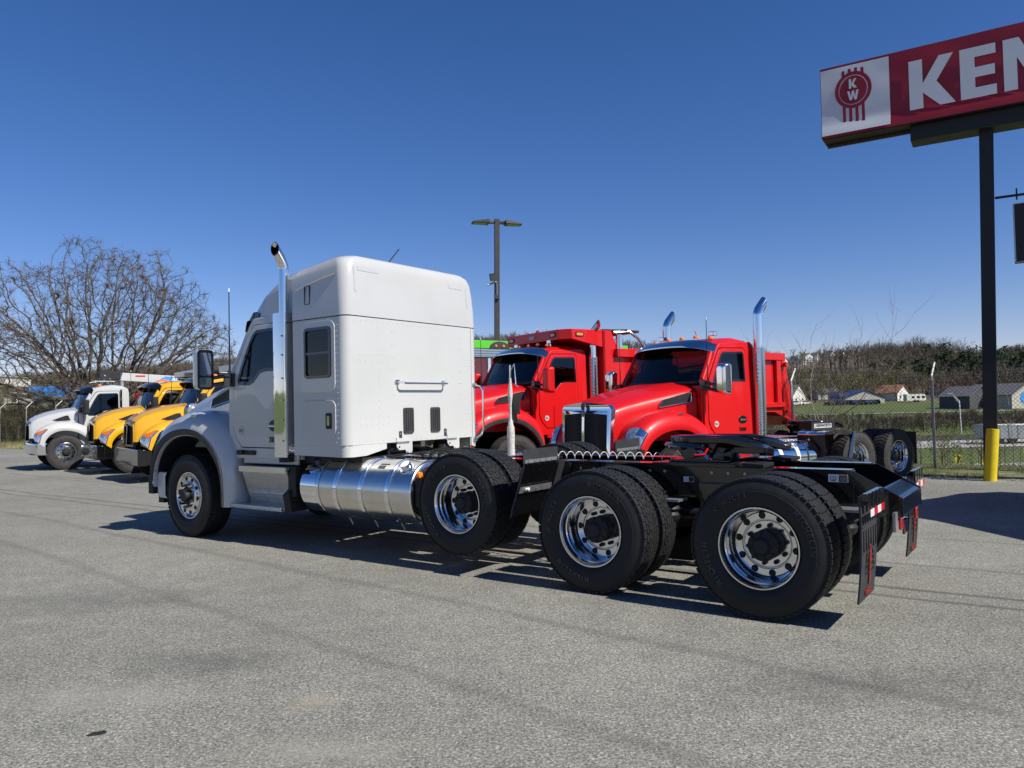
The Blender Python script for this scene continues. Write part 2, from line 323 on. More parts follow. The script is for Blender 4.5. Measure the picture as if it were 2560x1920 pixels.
def asphalt_extra():
    nt = ASPH.node_tree; b = nt.nodes['Principled BSDF']; src = b.inputs['Base Color'].links[0].from_socket
    tc = nt.nodes.new('ShaderNodeTexCoord')
    for sc, lo, hi in ((130, .62, 1.42), (50, .88, 1.13), (17, .95, 1.05)):       # chips of stone in the binder, three sizes
        v = nt.nodes.new('ShaderNodeTexVoronoi'); v.inputs['Scale'].default_value = sc; nt.links.new(tc.outputs['Object'], v.inputs['Vector'])
        sp = nt.nodes.new('ShaderNodeSeparateColor'); nt.links.new(v.outputs['Color'], sp.inputs[0])
        mr = nt.nodes.new('ShaderNodeMapRange'); mr.inputs[3].default_value = lo; mr.inputs[4].default_value = hi; nt.links.new(sp.outputs[0], mr.inputs[0])
        ml = nt.nodes.new('ShaderNodeVectorMath'); ml.operation = 'SCALE'; nt.links.new(src, ml.inputs[0]); nt.links.new(mr.outputs[0], ml.inputs['Scale']); src = ml.outputs[0]
    def blob(x, y, rx, ry, col, soft, amt, scale=6):
        nonlocal src
        mp = nt.nodes.new('ShaderNodeMapping'); mp.inputs['Location'].default_value = (-x / rx, -y / ry, 0); mp.inputs['Scale'].default_value = (1 / rx, 1 / ry, 0)
        nz = nt.nodes.new('ShaderNodeTexNoise'); nz.inputs['Scale'].default_value = scale; nz.inputs['Detail'].default_value = 5
        nt.links.new(tc.outputs['Object'], nz.inputs['Vector'])
        ln = nt.nodes.new('ShaderNodeVectorMath'); ln.operation = 'LENGTH'; nt.links.new(tc.outputs['Object'], mp.inputs[0]); nt.links.new(mp.outputs[0], ln.inputs[0])
        ad = nt.nodes.new('ShaderNodeMath'); ad.operation = 'MULTIPLY_ADD'; ad.inputs[1].default_value = 1.5; nt.links.new(nz.outputs[0], ad.inputs[0]); nt.links.new(ln.outputs['Value'], ad.inputs[2])
        mr = nt.nodes.new('ShaderNodeMapRange'); mr.inputs[1].default_value = 1.75; mr.inputs[2].default_value = 1.75 - soft; mr.inputs[3].default_value = 0; mr.inputs[4].default_value = amt
        nt.links.new(ad.outputs[0], mr.inputs[0])
        mx = nt.nodes.new('ShaderNodeMix'); mx.data_type = 'RGBA'; mx.inputs['B'].default_value = (*col, 1)
        nt.links.new(mr.outputs[0], mx.inputs['Factor']); nt.links.new(src, mx.inputs['A']); src = mx.outputs['Result']
    blob(*BL[0], .17, .17, (.33, .29, .21), .7, .40); blob(*BL[1], .62, .24, (.33, .31, .25), .9, .45)
    blob(*BL[2], .045, .035, (.012, .012, .012), .12, .96, 22); blob(*BL[3], .8, .3, (.32, .30, .26), .9, .40)
    blob(*BL[4], .7, .35, (.06, .06, .057), .9, .45); blob(*BL[5], 1.3, .5, (.07, .07, .066), .9, .40); blob(*BL[6], 1.1, .4, (.07, .07, .066), .9, .40)
    # worn tyre lines running with the tractor and across to the left
    for ang, off, wd, amt in ((-.62, 7.17, .05, .75), (-.62, 6.86, .05, .65), (-.67, 8.12, .05, .45), (-.69, 4.55, .10, .30), (-.72, 3.1, .10, .25), (-.60, 9.8, .06, .35)):
        dp = nt.nodes.new('ShaderNodeVectorMath'); dp.operation = 'DOT_PRODUCT'; dp.inputs[1].default_value = (-sin(ang), cos(ang), 0)
        nt.links.new(tc.outputs['Object'], dp.inputs[0])
        nz = nt.nodes.new('ShaderNodeTexNoise'); nz.inputs['Scale'].default_value = .5; nt.links.new(tc.outputs['Object'], nz.inputs['Vector'])
        ad = nt.nodes.new('ShaderNodeMath'); ad.operation = 'MULTIPLY_ADD'; ad.inputs[1].default_value = .3; nt.links.new(nz.outputs[0], ad.inputs[0]); nt.links.new(dp.outputs['Value'], ad.inputs[2])
        sb = nt.nodes.new('ShaderNodeMath'); sb.operation = 'SUBTRACT'; sb.inputs[1].default_value = off + .15; nt.links.new(ad.outputs[0], sb.inputs[0])
        ab = nt.nodes.new('ShaderNodeMath'); ab.operation = 'ABSOLUTE'; nt.links.new(sb.outputs[0], ab.inputs[0])
        mr = nt.nodes.new('ShaderNodeMapRange'); mr.inputs[1].default_value = wd; mr.inputs[2].default_value = wd * .2; mr.inputs[3].default_value = 0; mr.inputs[4].default_value = amt
        nt.links.new(ab.outputs[0], mr.inputs[0])
        mx = nt.nodes.new('ShaderNodeMix'); mx.data_type = 'RGBA'; mx.inputs['B'].default_value = (.07, .068, .066, 1)
        nt.links.new(mr.outputs[0], mx.inputs['Factor']); nt.links.new(src, mx.inputs['A']); src = mx.outputs['Result']
    nt.links.new(src, b.inputs['Base Color'])
BL = [(-1.136, 4.254), (-.93, 3.65), (-2.12, 3.90), (-2.4, 4.4), (-1.98, 4.95), (-3.6, 6.67), (1.9, 4.3)]
asphalt_extra()
def lot_edge():
    """polyline just inside the fence"""
    pts = []
    for i, p in enumerate(FENCE):
        a = Vector(FENCE[max(i - 1, 0)]); b = Vector(FENCE[min(i + 1, len(FENCE) - 1)]); d = (b - a).normalized(); n = Vector((-d.y, d.x))   # towards the lot
        pts.append(Vector(p) + n * OFF)
    return pts
def build_lot():
    E_ = lot_edge(); pts = []
    for a, b in zip(E_, E_[1:]):
        k = max(2, int((b - a).length / .4))
        for i in range(k):
            p = a.lerp(b, i / k); pts.append(p + Vector((1, 1)).normalized() * (mnoise.noise(Vector((p.x * 1.1, p.y * 1.1, 9))) * .35))
    # strips: rows from the far edge towards a line far behind the camera
    rows = []
    for p in pts:
        q = Vector((p.x * .9 - 8, -60)); row = []
        for t in list(np.linspace(0, .35, 60)) + list(np.linspace(.4, 1, 8)):
            r = p.lerp(q, t); row.append((r.x, r.y, lot_z(r.x, r.y)))
        rows.append(row)
    MB().grid(rows).build('asphalt', ASPH, kind='structure', smooth=80, recalc=False)
    # verge strip between asphalt and fence, and a little beyond
    rows = []
    for i, p in enumerate(pts):
        n = Vector((1, 1.1)).normalized() if p.x > 7 else Vector((.554, .833))
        row = []
        for t in np.linspace(-.25, 6.5, 14):
            r = p + n * t; row.append((r.x, r.y, lot_z(r.x, r.y) - .004 - (.012 if t < 0 else 0) + (max(0, t) > .5) * .03 - max(0, t - 3.2) * .10 * (p.x > 4)))
        rows.append(row)
    MB().grid(rows).build('verge', VERGE, kind='structure', smooth=80, recalc=False)
VERGE = ground_mat('verge_soil_grass', [(.3, (.09, .085, .05)), (.7, (.30, .27, .20)), (.5, (.14, .15, .06))], (.5, .5), (4, .5), (60, .6), .8)
build_terrain(); build_lot()

# ------------------------------------------------------------------ wheels
def tyre_geo(R=.52, w=.27, kind='rib', n=64, rr=.292):
    """lathed carcass (axis y, outer side at +y, centre at 0) and raised tread"""
    h = w / 2; mb = MB()
    prof = [(rr, h * .62), (rr + .012, h * .86), (rr + .035, h * .97), (rr + .05, h * 1.0), (rr + .052, h * 1.015), (rr + .06, h * 1.02), (rr + .10, h * 1.08), (rr + .125, h * 1.085), (rr + .128, h * 1.07), (rr + .15, h * 1.06),
            (rr + .155, h * 1.045), (rr + .18, h * 1.0), (R - .035, h * .95), (R - .016, h * .90), (R - .014, h * .5), (R - .013, 0)]
    prof = prof + [(r, -y) for r, y in reversed(prof[:-1])]
    mb.lathe(prof, n=n)
    # tread blocks
    def block(p0, p1, y0, y1, sk=0, r0=R - .02, r1=R, crown=.006):
        vs = []
        for r in (r0, r1):
            for (p, y, s) in ((p0, y0, 0), (p1, y0, 0), (p1, y1, sk), (p0, y1, sk)):
                q = r - crown * (y / h) ** 2 if r == r1 else r
                vs.append((q * cos(p + s), y, q * sin(p + s)))
        mb.add(vs, [(4, 5, 6, 7), (0, 1, 5, 4), (1, 2, 6, 5), (2, 3, 7, 6), (3, 0, 4, 7)])
    da = 2 * pi
    if kind == 'lug':
        N = 44
        for i in range(N):
            a = da * i / N
            for s in (-1, 1):
                block(a, a + da / N * .70, s * h * .99, s * h * .55, da / N * .3)
                block(a + da / N * .45, a + da / N * 1.12, s * h * .50, s * h * .04, da / N * .3)
    elif kind == 'drive':
        N = 46
        for i in range(N):
            a = da * i / N
            for s in (-1, 1):
                block(a, a + da / N * .84, s * h * .97, s * h * .66, 0)
                block(a + da / N * .30, a + da / N * 1.16, s * h * .60, s * h * .34, da / N * .35)
                block(a, a + da / N * .88, s * h * .29, s * h * .02, da / N * .4)
    else:
        N = 60
        for i in range(N):
            a = da * i / N
            for s in (-1, 1):
                block(a, a + da / N * .80, s * h * .97, s * h * .70, 0)
            for (ya, yb) in ((.66, .36), (.31, .02), (-.02, -.31), (-.36, -.66)):
                block(a, a + da / N, h * ya, h * yb, 0 if i % 2 else da / N * .18)
    return mb
def letter_ring(words, rad, y, size, mat_, parent, flip=1):
    mb = MB()
    for word, a0 in words:
        for k, ch in enumerate(word):
            a = a0 - k * size * .82 / rad
            def fn(u, v, d, a=a):
                r = rad + v; b = a - u / rad
                return (flip * -r * cos(b), y + d * .6, r * sin(b))
            text_geo(ch, size, fn, .006, .0015, mb=mb)
    return mb.build('sidewall_lettering', mat_, parent, smooth=0)
def rim_geo(front=False, R=.2985):
    k = R / .2985
    if front:      # disc stands out almost flush with the lip
        pr = [(.296, -.16), (.2985, -.006), (.2985, .004), (.288, .004), (.284, -.004), (.272, -.02), (.262, -.055), (.25, -.065), (.244, -.045), (.241, .004), (.235, .008), (.19, .012), (.172, .022), (.170, .026), (.118, .026), (.114, .012)]
    else:
        pr = [(.290, -.23), (.2985, -.006), (.2985, .004), (.289, .004), (.285, -.004), (.276, -.018), (.270, -.05), (.262, -.06), (.258, -.105), (.262, -.125), (.255, -.15), (.247, -.185), (.241, -.205), (.236, -.2085), (.19, -.2115), (.178, -.232), (.174, -.224), (.170, -.220), (.112, -.220), (.108, -.235)]
    m = MB().lathe([(r * k, h) for r, h in pr], n=56)
    return m
def disc_y(front, r):
    if front: return .010 if r > .2 else .028
    return -.208 if r > .2 else -.219
def holes_geo(front, R=.2985, only=None):
    """hand holes (dark wells) in the disc"""
    k = R / .2985; mb = MB(); n = 10; rr = .215
    for i in (range(n) if only is None else [only]):
        a = 2 * pi * (i + .5) / n; c = Vector((rr * k * cos(a), disc_y(front, .215) + (.002 if front else -.0005), rr * k * sin(a)))
        mb.lathe([(.0275 * k, -.004), (.0265 * k, .0015), (.024 * k, .0005), (.001, .0004)], o=c, n=14)
    return mb
def nuts_geo(front, R=.2985, only=None):
    k = R / .2985; mb = MB()
    for i in (range(10) if only is None else [only]):
        a = 2 * pi * i / 10; c = Vector((.1429 * k * cos(a), disc_y(front, .14), .1429 * k * sin(a)))
        mb.lathe([(.017, -.002), (.0175, .002), (.0165, .03), (.009, .032), (.009, .045), (.001, .046)], o=c, n=6)
    return mb
def hub_geo(front, drop=False):
    if front: return MB().lathe([(.108, .0), (.106, .03), (.078, .034), (.074, .085), (.064, .094), (.03, .097), (.001, .097)], n=24)
    mb = MB().lathe([(.110, -.235), (.108, -.19), (.100, -.185), (.098, -.12), (.112, -.115), (.112, -.10), (.095, -.095), (.07, -.085), (.05, -.055), (.001, -.052)], n=28)
    for i in range(8):
        a = 2 * pi * i / 8; mb.lathe([(.012, 0), (.012, .018), (.001, .02)], o=(.098 * cos(a), -.10, .098 * sin(a)), n=6)
    return mb
ME = {}
def mesh_once(key, make):
    if key not in ME:
        o = make(); ME[key] = o.data; bpy.data.objects.remove(o)
    return ME[key]
def wheel(parent, x, y, z=.52, side=1, tread='rib', front=False, R=.52, w=.27, scale=1., steer=0, hubm=BLACKM, tyre=RUBBER, letters=False, spin=0., rimm=None, nutm=None, full=True, seg=64):
    rimm = rimm or CHROME_R; nutm = nutm or BLACKM
    t = part_empty('wheel', parent, (x, y, z)); t.rotation_euler = (0, spin, steer + (0 if side > 0 else pi)); t.rotation_mode = 'XYZ'; t.scale = (scale,) * 3
    def lk(name, key, make):
        o = link(name, mesh_once(key, make), t); return o
    # y of the parent is the plane of the outer rim lip
    o = lk('tyre', ('tyre', tread, R, w, seg, tyre.name), lambda: tyre_geo(R, w, tread, seg).build('tyre', tyre, None, smooth=28, recalc=False)); o.location = (0, -w * .5 * .9, 0)
    if full:
        lk('rim', ('rim', front, rimm.name), lambda: rim_geo(front).build('rim', rimm, None, smooth=24))
        if seg >= 80 and side > 0:
            for i in range(10):
                o = lk('hand_hole', ('hole1', front), lambda: holes_geo(front, only=0).build('hand_hole', BLACKM, None)); o.rotation_euler = (0, -2 * pi * i / 10, 0)
                o = lk('lug_nut', ('nut1', front, nutm.name), lambda: nuts_geo(front, only=0).build('lug_nut', nutm, None)); o.rotation_euler = (0, -2 * pi * i / 10, 0)
        else:
            lk('hand_holes', ('holes', front), lambda: holes_geo(front).build('hand_holes', BLACKM, None))['kind'] = 'stuff'
            lk('lug_nuts', ('nuts', front, nutm.name), lambda: nuts_geo(front).build('lug_nuts', nutm, None))['kind'] = 'stuff'
        lk('hub', ('hub', front, hubm.name), lambda: hub_geo(front).build('hub', hubm, None))
    if letters:
        lk('sidewall_lettering', 'letters', lambda: letter_ring((('MICHELIN', radians(215)), ('MICHELIN', radians(35)), ('X MULTI', radians(130))), .395, w * .5 * .10 + .016, .052, FLARE, None))['kind'] = 'stuff'
    return t
def dual(parent, x, y, side, inner=True, **k):
    wheel(parent, x, y * side, side=side, **k)
    if inner: 
        k2 = dict(k); k2['full'] = False; k2['letters'] = False
        wheel(parent, x, (y - .345 * k.get('scale', 1)) * side, side=side, **k2)

# ------------------------------------------------------------------ cab family
def cab(root, x0, dz, P, wid=1.05, fairing=False, T380=False, mirror=CHROME, vz=None, chrome_trim=True, seats=True, doorlabel=None, accent=None, antenna=(), stack=None, visor=True, lamps=5):
    """cab, hood, fenders, grille; c is measured from the front axle, z from the ground"""
    X = lambda c: x0 + c; Z = lambda z: z + dz; XH = lambda c: x0 + (c * (.84 if c > 0 else 1) if T380 else c) - (.28 if T380 else 0)
    lean = .05                                           # sides lean in above the belt line
    def yy(z, s, off=0): return s * (wid - lean * max(0, (z - 1.9)) / .8 + off)
    body = [(-.66, 1.10), (-.66, 2.06), (-.76, 2.20), (-.95, 2.50), (-1.05, 2.68), (-1.12, 2.74), (-1.90, 2.78), (-1.98, 2.72), (-2.0, 2.6), (-2.0, 1.02), (-.86, 1.02), (-.72, 1.06)]
    door = [(-1.74, 1.16), (-1.74, 2.62), (-1.70, 2.66), (-1.16, 2.65), (-1.08, 2.61), (-.98, 2.45), (-.80, 2.12), (-.76, 2.0), (-.76, 1.42), (-.82, 1.28), (-.94, 1.16)]
    win = [(-1.70, 2.08), (-1.70, 2.56), (-1.66, 2.60), (-1.20, 2.59), (-1.13, 2.55), (-1.04, 2.40), (-.90, 2.12), (-.86, 1.98), (-.88, 1.93), (-1.10, 1.92), (-1.18, 1.95), (-1.30, 2.06), (-1.40, 2.08)]
    def shrink(poly, d):
        c = Vector((sum(p[0] for p in poly) / len(poly), sum(p[1] for p in poly) / len(poly))); out = []
        n = len(poly)
        area = sum(poly[i][0] * poly[(i + 1) % n][1] - poly[(i + 1) % n][0] * poly[i][1] for i in range(n)); sg = 1 if area > 0 else -1
        for i in range(n):
            a = Vector(poly[i - 1]); b = Vector(poly[i]); e = Vector(poly[(i + 1) % n])
            n1 = (b - a).normalized(); n2 = (e - b).normalized(); m = Vector((-(n1.y + n2.y), n1.x + n2.x)); m = m.normalized() / max(.5, sqrt(max(.01, (1 + n1.dot(n2)) / 2)))
            out.append(tuple(b + m * d * sg))
        return out
    doorhole = shrink(door, -.010)
    mb = MB()
    for s in (1, -1):
        mb.plate(body, [doorhole], lambda a, b, d, s=s: (X(a), yy(b, s, -d), Z(b)), .04)
    # back wall with window, floor, cowl, roof, A pillars
    mb.plate([(-wid + .02, 1.02), (wid - .02, 1.02), (wid - .06, 2.70), (-wid + .06, 2.70)], [rrect(-.55, 2.02, .55, 2.45, .06)], lambda a, b, d: (X(-1.985 + d), a, Z(b)), .03)
    mb.box((X(-2.0), -wid + .05, Z(1.02)), (X(-.66), wid - .05, Z(1.08))); mb.box((X(-.70), -wid + .04, Z(1.02)), (X(-.64), wid - .04, Z(2.02)))
    rows = []
    for c, zt, drop in ((-1.02, 2.70, .02), (-1.10, 2.79, .05), (-1.3, 2.86, .09), (-1.6, 2.89, .10), (-1.85, 2.86, .10), (-1.96, 2.78, .07), (-2.0, 2.66, .02)):
        row = []
        for t in np.linspace(-1, 1, 21):
            w_ = (wid - .05) ; y = w_ * t; z = zt - drop * abs(t) ** 2 * .5 - (.09 if abs(t) > .995 else .02 if abs(t) > .88 else 0)
            row.append((X(c), y, Z(z)))
        rows.append(row)
    mb.grid(rows)
    for s in (1, -1):
        mb.tube([(X(-.67), s * (wid - .07), Z(2.06)), (X(-.86), s * (wid - .10), Z(2.38)), (X(-1.04), s * (wid - .13), Z(2.72))], .055, 8)
    mb.tube([(X(-1.04), -wid + .12, Z(2.72)), (X(-.99), -.5, Z(2.755)), (X(-.97), 0, Z(2.765)), (X(-.99), .5, Z(2.755)), (X(-1.04), wid - .12, Z(2.72))], .045, 8)
    mb.build('cab_body', P, root, smooth=30, bevel=.012)
    # windscreen
    rows = []
    for t in np.linspace(0, 1, 7):
        row = []
        for u in np.linspace(-1, 1, 15):
            y = u * (wid - .12 - .05 * t); c = -.66 - .35 * t + .10 * (1 - u * u) - .0; row.append((X(c), y, Z(2.06 + .68 * t)))
        rows.append(row)
    MB().grid(rows).build('windscreen', GLASS, root, smooth=60)
    mb = MB()      # black surround and wipers
    for s in (1, -1): mb.tube([(rows[0][7][0] - .02, s * .04, Z(2.09)), (X(-.70), s * .45, Z(2.20)), (X(-.80), s * .30, Z(2.52))][:3], .009, 5)
    mb.tube([(p[0] + .012, p[1], p[2]) for p in rows[0]], .022, 6); mb.tube([(p[0] + .006, p[1], p[2]) for p in rows[-1]], .03, 6)
    mb.build('wiper_and_gasket', BLACKM, root)
    # doors
    for s in (1, -1):
        d = MB().plate(door, [win], lambda a, b, dd, s=s: (X(a), yy(b, s, .006 - dd), Z(b)), .03).build('door', P, root, bevel=.006, smooth=30, label=doorlabel)
        fr = MB().plate(shrink(win, -.001), [shrink(win, .035)], lambda a, b, dd, s=s: (X(a), yy(b, s, .009 - dd), Z(b)), .02).build('window_frame', BLACKG, d, smooth=30)
        MB().plate(shrink(win, .03), [], lambda a, b, dd, s=s: (X(a), yy(b, s, -.004 - dd), Z(b)), .004).build('window', GLASS, d, smooth=0)
        hb = MB(); hb.plate(circ(-1.585, 1.42, .105, 18, .068), [], lambda a, b, dd, s=s: (X(a), yy(b, s, .014 - dd), Z(b)), .012)
        hb.build('handle_recess', BLACKG, d)
        MB().tube([(X(-1.665), yy(1.42, s, .02), Z(1.42)), (X(-1.64), yy(1.42, s, .038), Z(1.42)), (X(-1.53), yy(1.42, s, .038), Z(1.42)), (X(-1.505), yy(1.42, s, .02), Z(1.42))], .016, 8).build('handle', BLACKG if not chrome_trim else CHROME, d)
        b = MB(); b.plate(circ(-.93, 1.36, .052, 18, .052), [], lambda a, bb, dd, s=s: (X(a), yy(bb, s, .011 - dd), Z(bb)), .006); b.build('round_badge', GTAPE if P is not WHITE else ALU_D, d)
        b = MB()
        for k in range(3): b.box((X(-.96 + k * .006), min(yy(1.36, s, .011), yy(1.36, s, .014)), Z(1.345 + .013 * k)), (X(-.90 + k * .006), max(yy(1.36, s, .011), yy(1.36, s, .014)), Z(1.352 + .013 * k)))
        b.build('badge_print', REDEMB, d)
        if s > 0 and not T380:
            text_geo('T880', .085, lambda a, b, dd: (X(-1.56) - a, yy(1.25, 1, .008) + dd, Z(1.25 + b)), .006, .004, shear=.35).build('model_lettering', BLACKG, d, smooth=0)
    MB().plate([(-.6, 2.0), (.6, 2.0), (.6, 2.47), (-.6, 2.47)], [], lambda a, b, d: (X(-1.975) + d, a, Z(b)), .004).build('rear_window', GLASS, root, smooth=0)
    # inside: dash, seats, steering wheel
    mb = MB(); mb.grid([[(X(c), y, Z(z)) for y in np.linspace(-wid + .12, wid - .12, 5)] for c, z in ((-.68, 2.05), (-.85, 2.07), (-1.02, 2.0), (-1.06, 1.7), (-.95, 1.2))])
    mb.build('dashboard', BLACKM, root)
    for s in (1, -1):
        m = MB(); m.box((X(-1.78), s * .52 - .24, Z(1.35)), (X(-1.30), s * .52 + .24, Z(1.62))); m.box((X(-1.86), s * .52 - .24, Z(1.58)), (X(-1.72), s * .52 + .24, Z(2.2))); m.box((X(-1.84), s * .52 - .13, Z(2.22)), (X(-1.75), s * .52 + .13, Z(2.42)))
        m.build('seat', SEAT, root, bevel=.04)
    m = MB(); m.tube([(X(-1.20) + .16 * cos(a) * .35, .52 + .22 * sin(a), Z(2.0) + .22 * cos(a) * .9) for a in np.linspace(0, 2 * pi, 21)], .017, 6); m.tube([(X(-1.20), .32, Z(2.0)), (X(-1.20), .72, Z(2.0))], .02, 6); m.tube([(X(-1.20), .52, Z(2.0)), (X(-1.02), .52, Z(1.9))], .03, 6)
    m.build('steering_wheel', BLACKM, root)
    # dark lining
    m = MB(); m.plate([(-wid + .06, 1.10), (wid - .06, 1.10), (wid - .10, 2.66), (-wid + .10, 2.66)], [rrect(-.57, 2.0, .57, 2.47, .06)], lambda a, b, d: (X(-1.935 + d), a, Z(b)), .01)
    m.box((X(-1.93), -wid + .14, Z(2.68)), (X(-1.12), wid - .14, Z(2.70)))
    for s in (1, -1): m.plate([(-1.92, 1.12), (-1.92, 2.62), (-1.75, 2.62), (-1.75, 1.12)], [], lambda a, b, d, s=s: (X(a), s * (wid - .075 - d), Z(b)), .01)
    m.build('cab_lining', SEAT, root, smooth=0)
    # lower side skirt under the doors
    m = MB()
    for s in (1, -1): m.box((X(-1.98), min(s * (wid - .01), s * (wid - .05)), Z(.96)), (X(-.95), max(s * (wid - .01), s * (wid - .05)), Z(1.03)))
    m.build('cab_skirt', P, root, bevel=.01)
    # visor
    if visor:
        rows = []
        for t in np.linspace(0, 1, 5):
            row = []
            for u in np.linspace(-1, 1, 21):
                e = 1 - abs(u) ** 4; c = -1.08 + (.10 + .30 * t) * (.55 + .45 * e) - .10 * t * u * u * 1.2; row.append((X(c), u * (wid - .03), Z(2.845 - .12 * t ** 1.6 - .10 * u ** 4 - .03 * u * u)))
            rows.append(row)
        rows2 = [[(p[0], p[1], p[2] - .02) for p in r] for r in reversed(rows)]
        MB().grid(rows + rows2).build('sun_visor', BLACKG if visor is True else visor, root, smooth=50)
    for k in range(lamps):
        y = (k - (lamps - 1) / 2) * .34 if lamps == 5 else (k - 1) * .3
        zz = 2.875 if abs(y) < .5 else 2.84
        l = MB().lathe([(.001, .0), (.05, .0), (.048, .03), (.03, .05), (.001, .055)], o=(X(-1.25), y, Z(zz)), ax=(0, 0, 1), n=12).build('marker_lamp', AMBER, root)
    # hood
    zs = .84 if T380 else 1.; HB = .15 if T380 else 0
    ST = [(.98, 1.735, .635, 1.60), (.90, 1.775, .65, 1.635), (.7, 1.84, .675, 1.69), (.4, 1.925, .715, 1.75), (0, 2.00, .785, 1.82), (-.35, 2.055, .85, 1.89), (-.615, 2.085, .90, 1.93)]
    if T380: ST = [(.98, 1.43, .52, 1.36), (.93, 1.50, .56, 1.42), (.75, 1.60, .62, 1.50), (.45, 1.70, .70, 1.58), (.1, 1.775, .78, 1.64), (-.15, 1.81, .84, 1.68), (-.345, 1.83, .88, 1.70)]
    rows = []
    for c, zt, w_, zsd in ST:
        zb = 1.12 * zs; half = [(0, zt), (w_ * .38, zt + .004), (w_ * .50, zt - .002), (w_ * .60, zt - .030), (w_ * .80, zt - .062), (w_ * .93, (zt * .22 + zsd * .78)), (w_ * .985, zsd - .03), (w_ + .01, zsd - .13), (w_ + .02, (zsd + zb) / 2), (w_ + .02, zb)]
        row = [(XH(c), -y, Z(z) if not T380 else z) for y, z in reversed(half[1:])] + [(XH(c), y, Z(z) if not T380 else z) for y, z in half]; rows.append(row)
    # rounded lip that turns down to the grille
    first = rows[0]; ctr_z = sum(p[2] for p in first) / len(first)
    lip = [(p[0] + .035, p[1] * .95, p[2] - (.03 if p[2] > ctr_z else 0)) for p in first]; lip2 = [(p[0] + .03, p[1] * .90, p[2] - (.07 if p[2] > ctr_z else 0)) for p in first]
    ZH = (lambda z: z) if T380 else Z
    MB().grid([lip2, lip] + rows).build('hood', P, root, smooth=45)
    # fenders
    S = [(.98, .84), (1.0, 1.03), (.93, 1.23), (.76, 1.40), (.48, 1.53), (.14, 1.585), (-.18, 1.565), (-.44, 1.48), (-.66, 1.32), (-.80, 1.10), (-.85, .80), (-.86, .42)]
    A = [(.86, .60), (.86, .80), (.78, 1.0), (.62, 1.16), (.38, 1.265), (.10, 1.30), (-.17, 1.27), (-.39, 1.16), (-.56, 1.0), (-.66, .84), (-.70, .65), (-.71, .42)]
    if T380:
        fz = lambda z: .42 + (z - .42) * .86
        S = [(.93, .86), (.93, 1.0), (.86, 1.12), (.70, 1.24), (.46, 1.345), (.14, 1.40), (-.18, 1.38), (-.44, 1.30), (-.64, 1.14), (-.76, .95), (-.82, .7), (-.84, .42)]; A = [(.66, .70), (.64, .82), (.58, .93), (.46, 1.04), (.28, 1.12), (.05, 1.15), (-.18, 1.12), (-.37, 1.04), (-.52, .92), (-.62, .78), (-.67, .6), (-.68, .42)]
    yo = wid + .14; NT = 34
    def fpt(t, u, s=1, off=0):
        a = crom(A, t); b = crom(S, t); front = max(0, 1 - t * 5); rear = max(0, t * 3 - 2)
        ctl = [(a[0], yo, a[1]), (a[0] * .72 + b[0] * .28, yo + .012, a[1] * .72 + b[1] * .28), (a[0] * .3 + b[0] * .7, yo - .03, a[1] * .3 + b[1] * .7), (b[0], yo - .13 - .03 * front, b[1]),
               (b[0] * .99, yo - .30, b[1] + .035 * (1 - rear) - .02 * front), (b[0] * .95 - .02 * front, .62 + .18 * max(0, t - .5), b[1] + .02 - .05 * front)]
        p = crom(ctl, u); y = p[1]
        return Vector((XH(p[0]) + off * max(0, 1 - t * 5), s * (y + off), ZH(p[2]) + off * .5 * (t > .12)))
    for s in (1, -1):
        rows = [[fpt(t, u, s) for u in np.linspace(0, 1, 13)] for t in np.linspace(0, 1, NT)]
        inner = [[Vector((r[0][0], s * (yo - .05), r[0][2])), r[0]] for r in rows]
        MB().grid(rows).grid(inner).build('fender', P, root, smooth=50)
        if not T380:
            m = MB(); m.grid([[fpt(t, u, s, .018) for u in (0., .08, .16, .2)] + [fpt(t, .21, s, 0)] for t in np.linspace(.04, 1, NT)])
            m.grid([[fpt(t, 0, s, .018), Vector(fpt(t, 0, s)) - Vector((0, s * .09, 0))] for t in np.linspace(.04, 1, NT)])
            if accent is not None: m.build('fender_flare', accent, root, smooth=50)
        liner = [[Vector((XH(crom(A, t)[0]), s * yy_, ZH(crom(A, t)[1]) - .0)) for yy_ in (yo - .06, .5)] for t in np.linspace(.0, 1, 20)]
        MB().grid(liner).build('wheel_arch_liner', BLACKM, root)
        # headlamp
        if T380: q0, q1, u0, u1 = .03, .30, .30, .80
        else: q0, q1, u0, u1 = .03, .25, .34, .80
        def hp(a, b, off): return fpt(q0 + (q1 - q0) * a, u0 + (u1 - u0) * b, s, off)
        def hl(a, b, off):   # swept-back outline
            if T380: b2 = b * (1 - .75 * a) + .10 * a; a2 = a * (.55 + .45 * (1 - b)) + .1 * b
            else: b2 = b * (1 - .0 * a); a2 = a * (1.0 - .25 * b)
            p = hp(min(a2 * 1.15, 1), b2, off); return p + Vector((off, 0, 0))
        h_ = MB().grid([[hl(a, b, .012) for b in np.linspace(0, 1, 7)] for a in np.linspace(0, 1, 7)]).build('headlight', LENS, root, smooth=40)
        MB().tube([hl(a, b, .010) for a, b in ((0, 0), (0, .5), (0, 1), (.5, 1), (1, 1), (1, .5), (1, 0), (.5, 0), (0, 0))], .009, 5).build('headlight_bezel', BLACKG, h_)
        if T380: MB().grid([[hl(a, b, .018) for b in np.linspace(.15, .9, 4)] for a in np.linspace(.45, .95, 5)]).build('turn_signal', AMBER_L, h_, smooth=40)
        else: MB().grid([[hl(a, b, .018) for b in np.linspace(.05, .5, 4)] for a in np.linspace(.75, .97, 3)]).build('turn_signal', CHROME, h_, smooth=40)
        # side marker on the fender
        if not T380:
            pm = fpt(.50, .50, s, .01); MB().box((pm.x - .05, min(pm.y, pm.y + s * .02), pm.z - .012), (pm.x + .06, max(pm.y, pm.y + s * .02), pm.z + .018)).build('fender_marker', CHROME, root, bevel=.005)
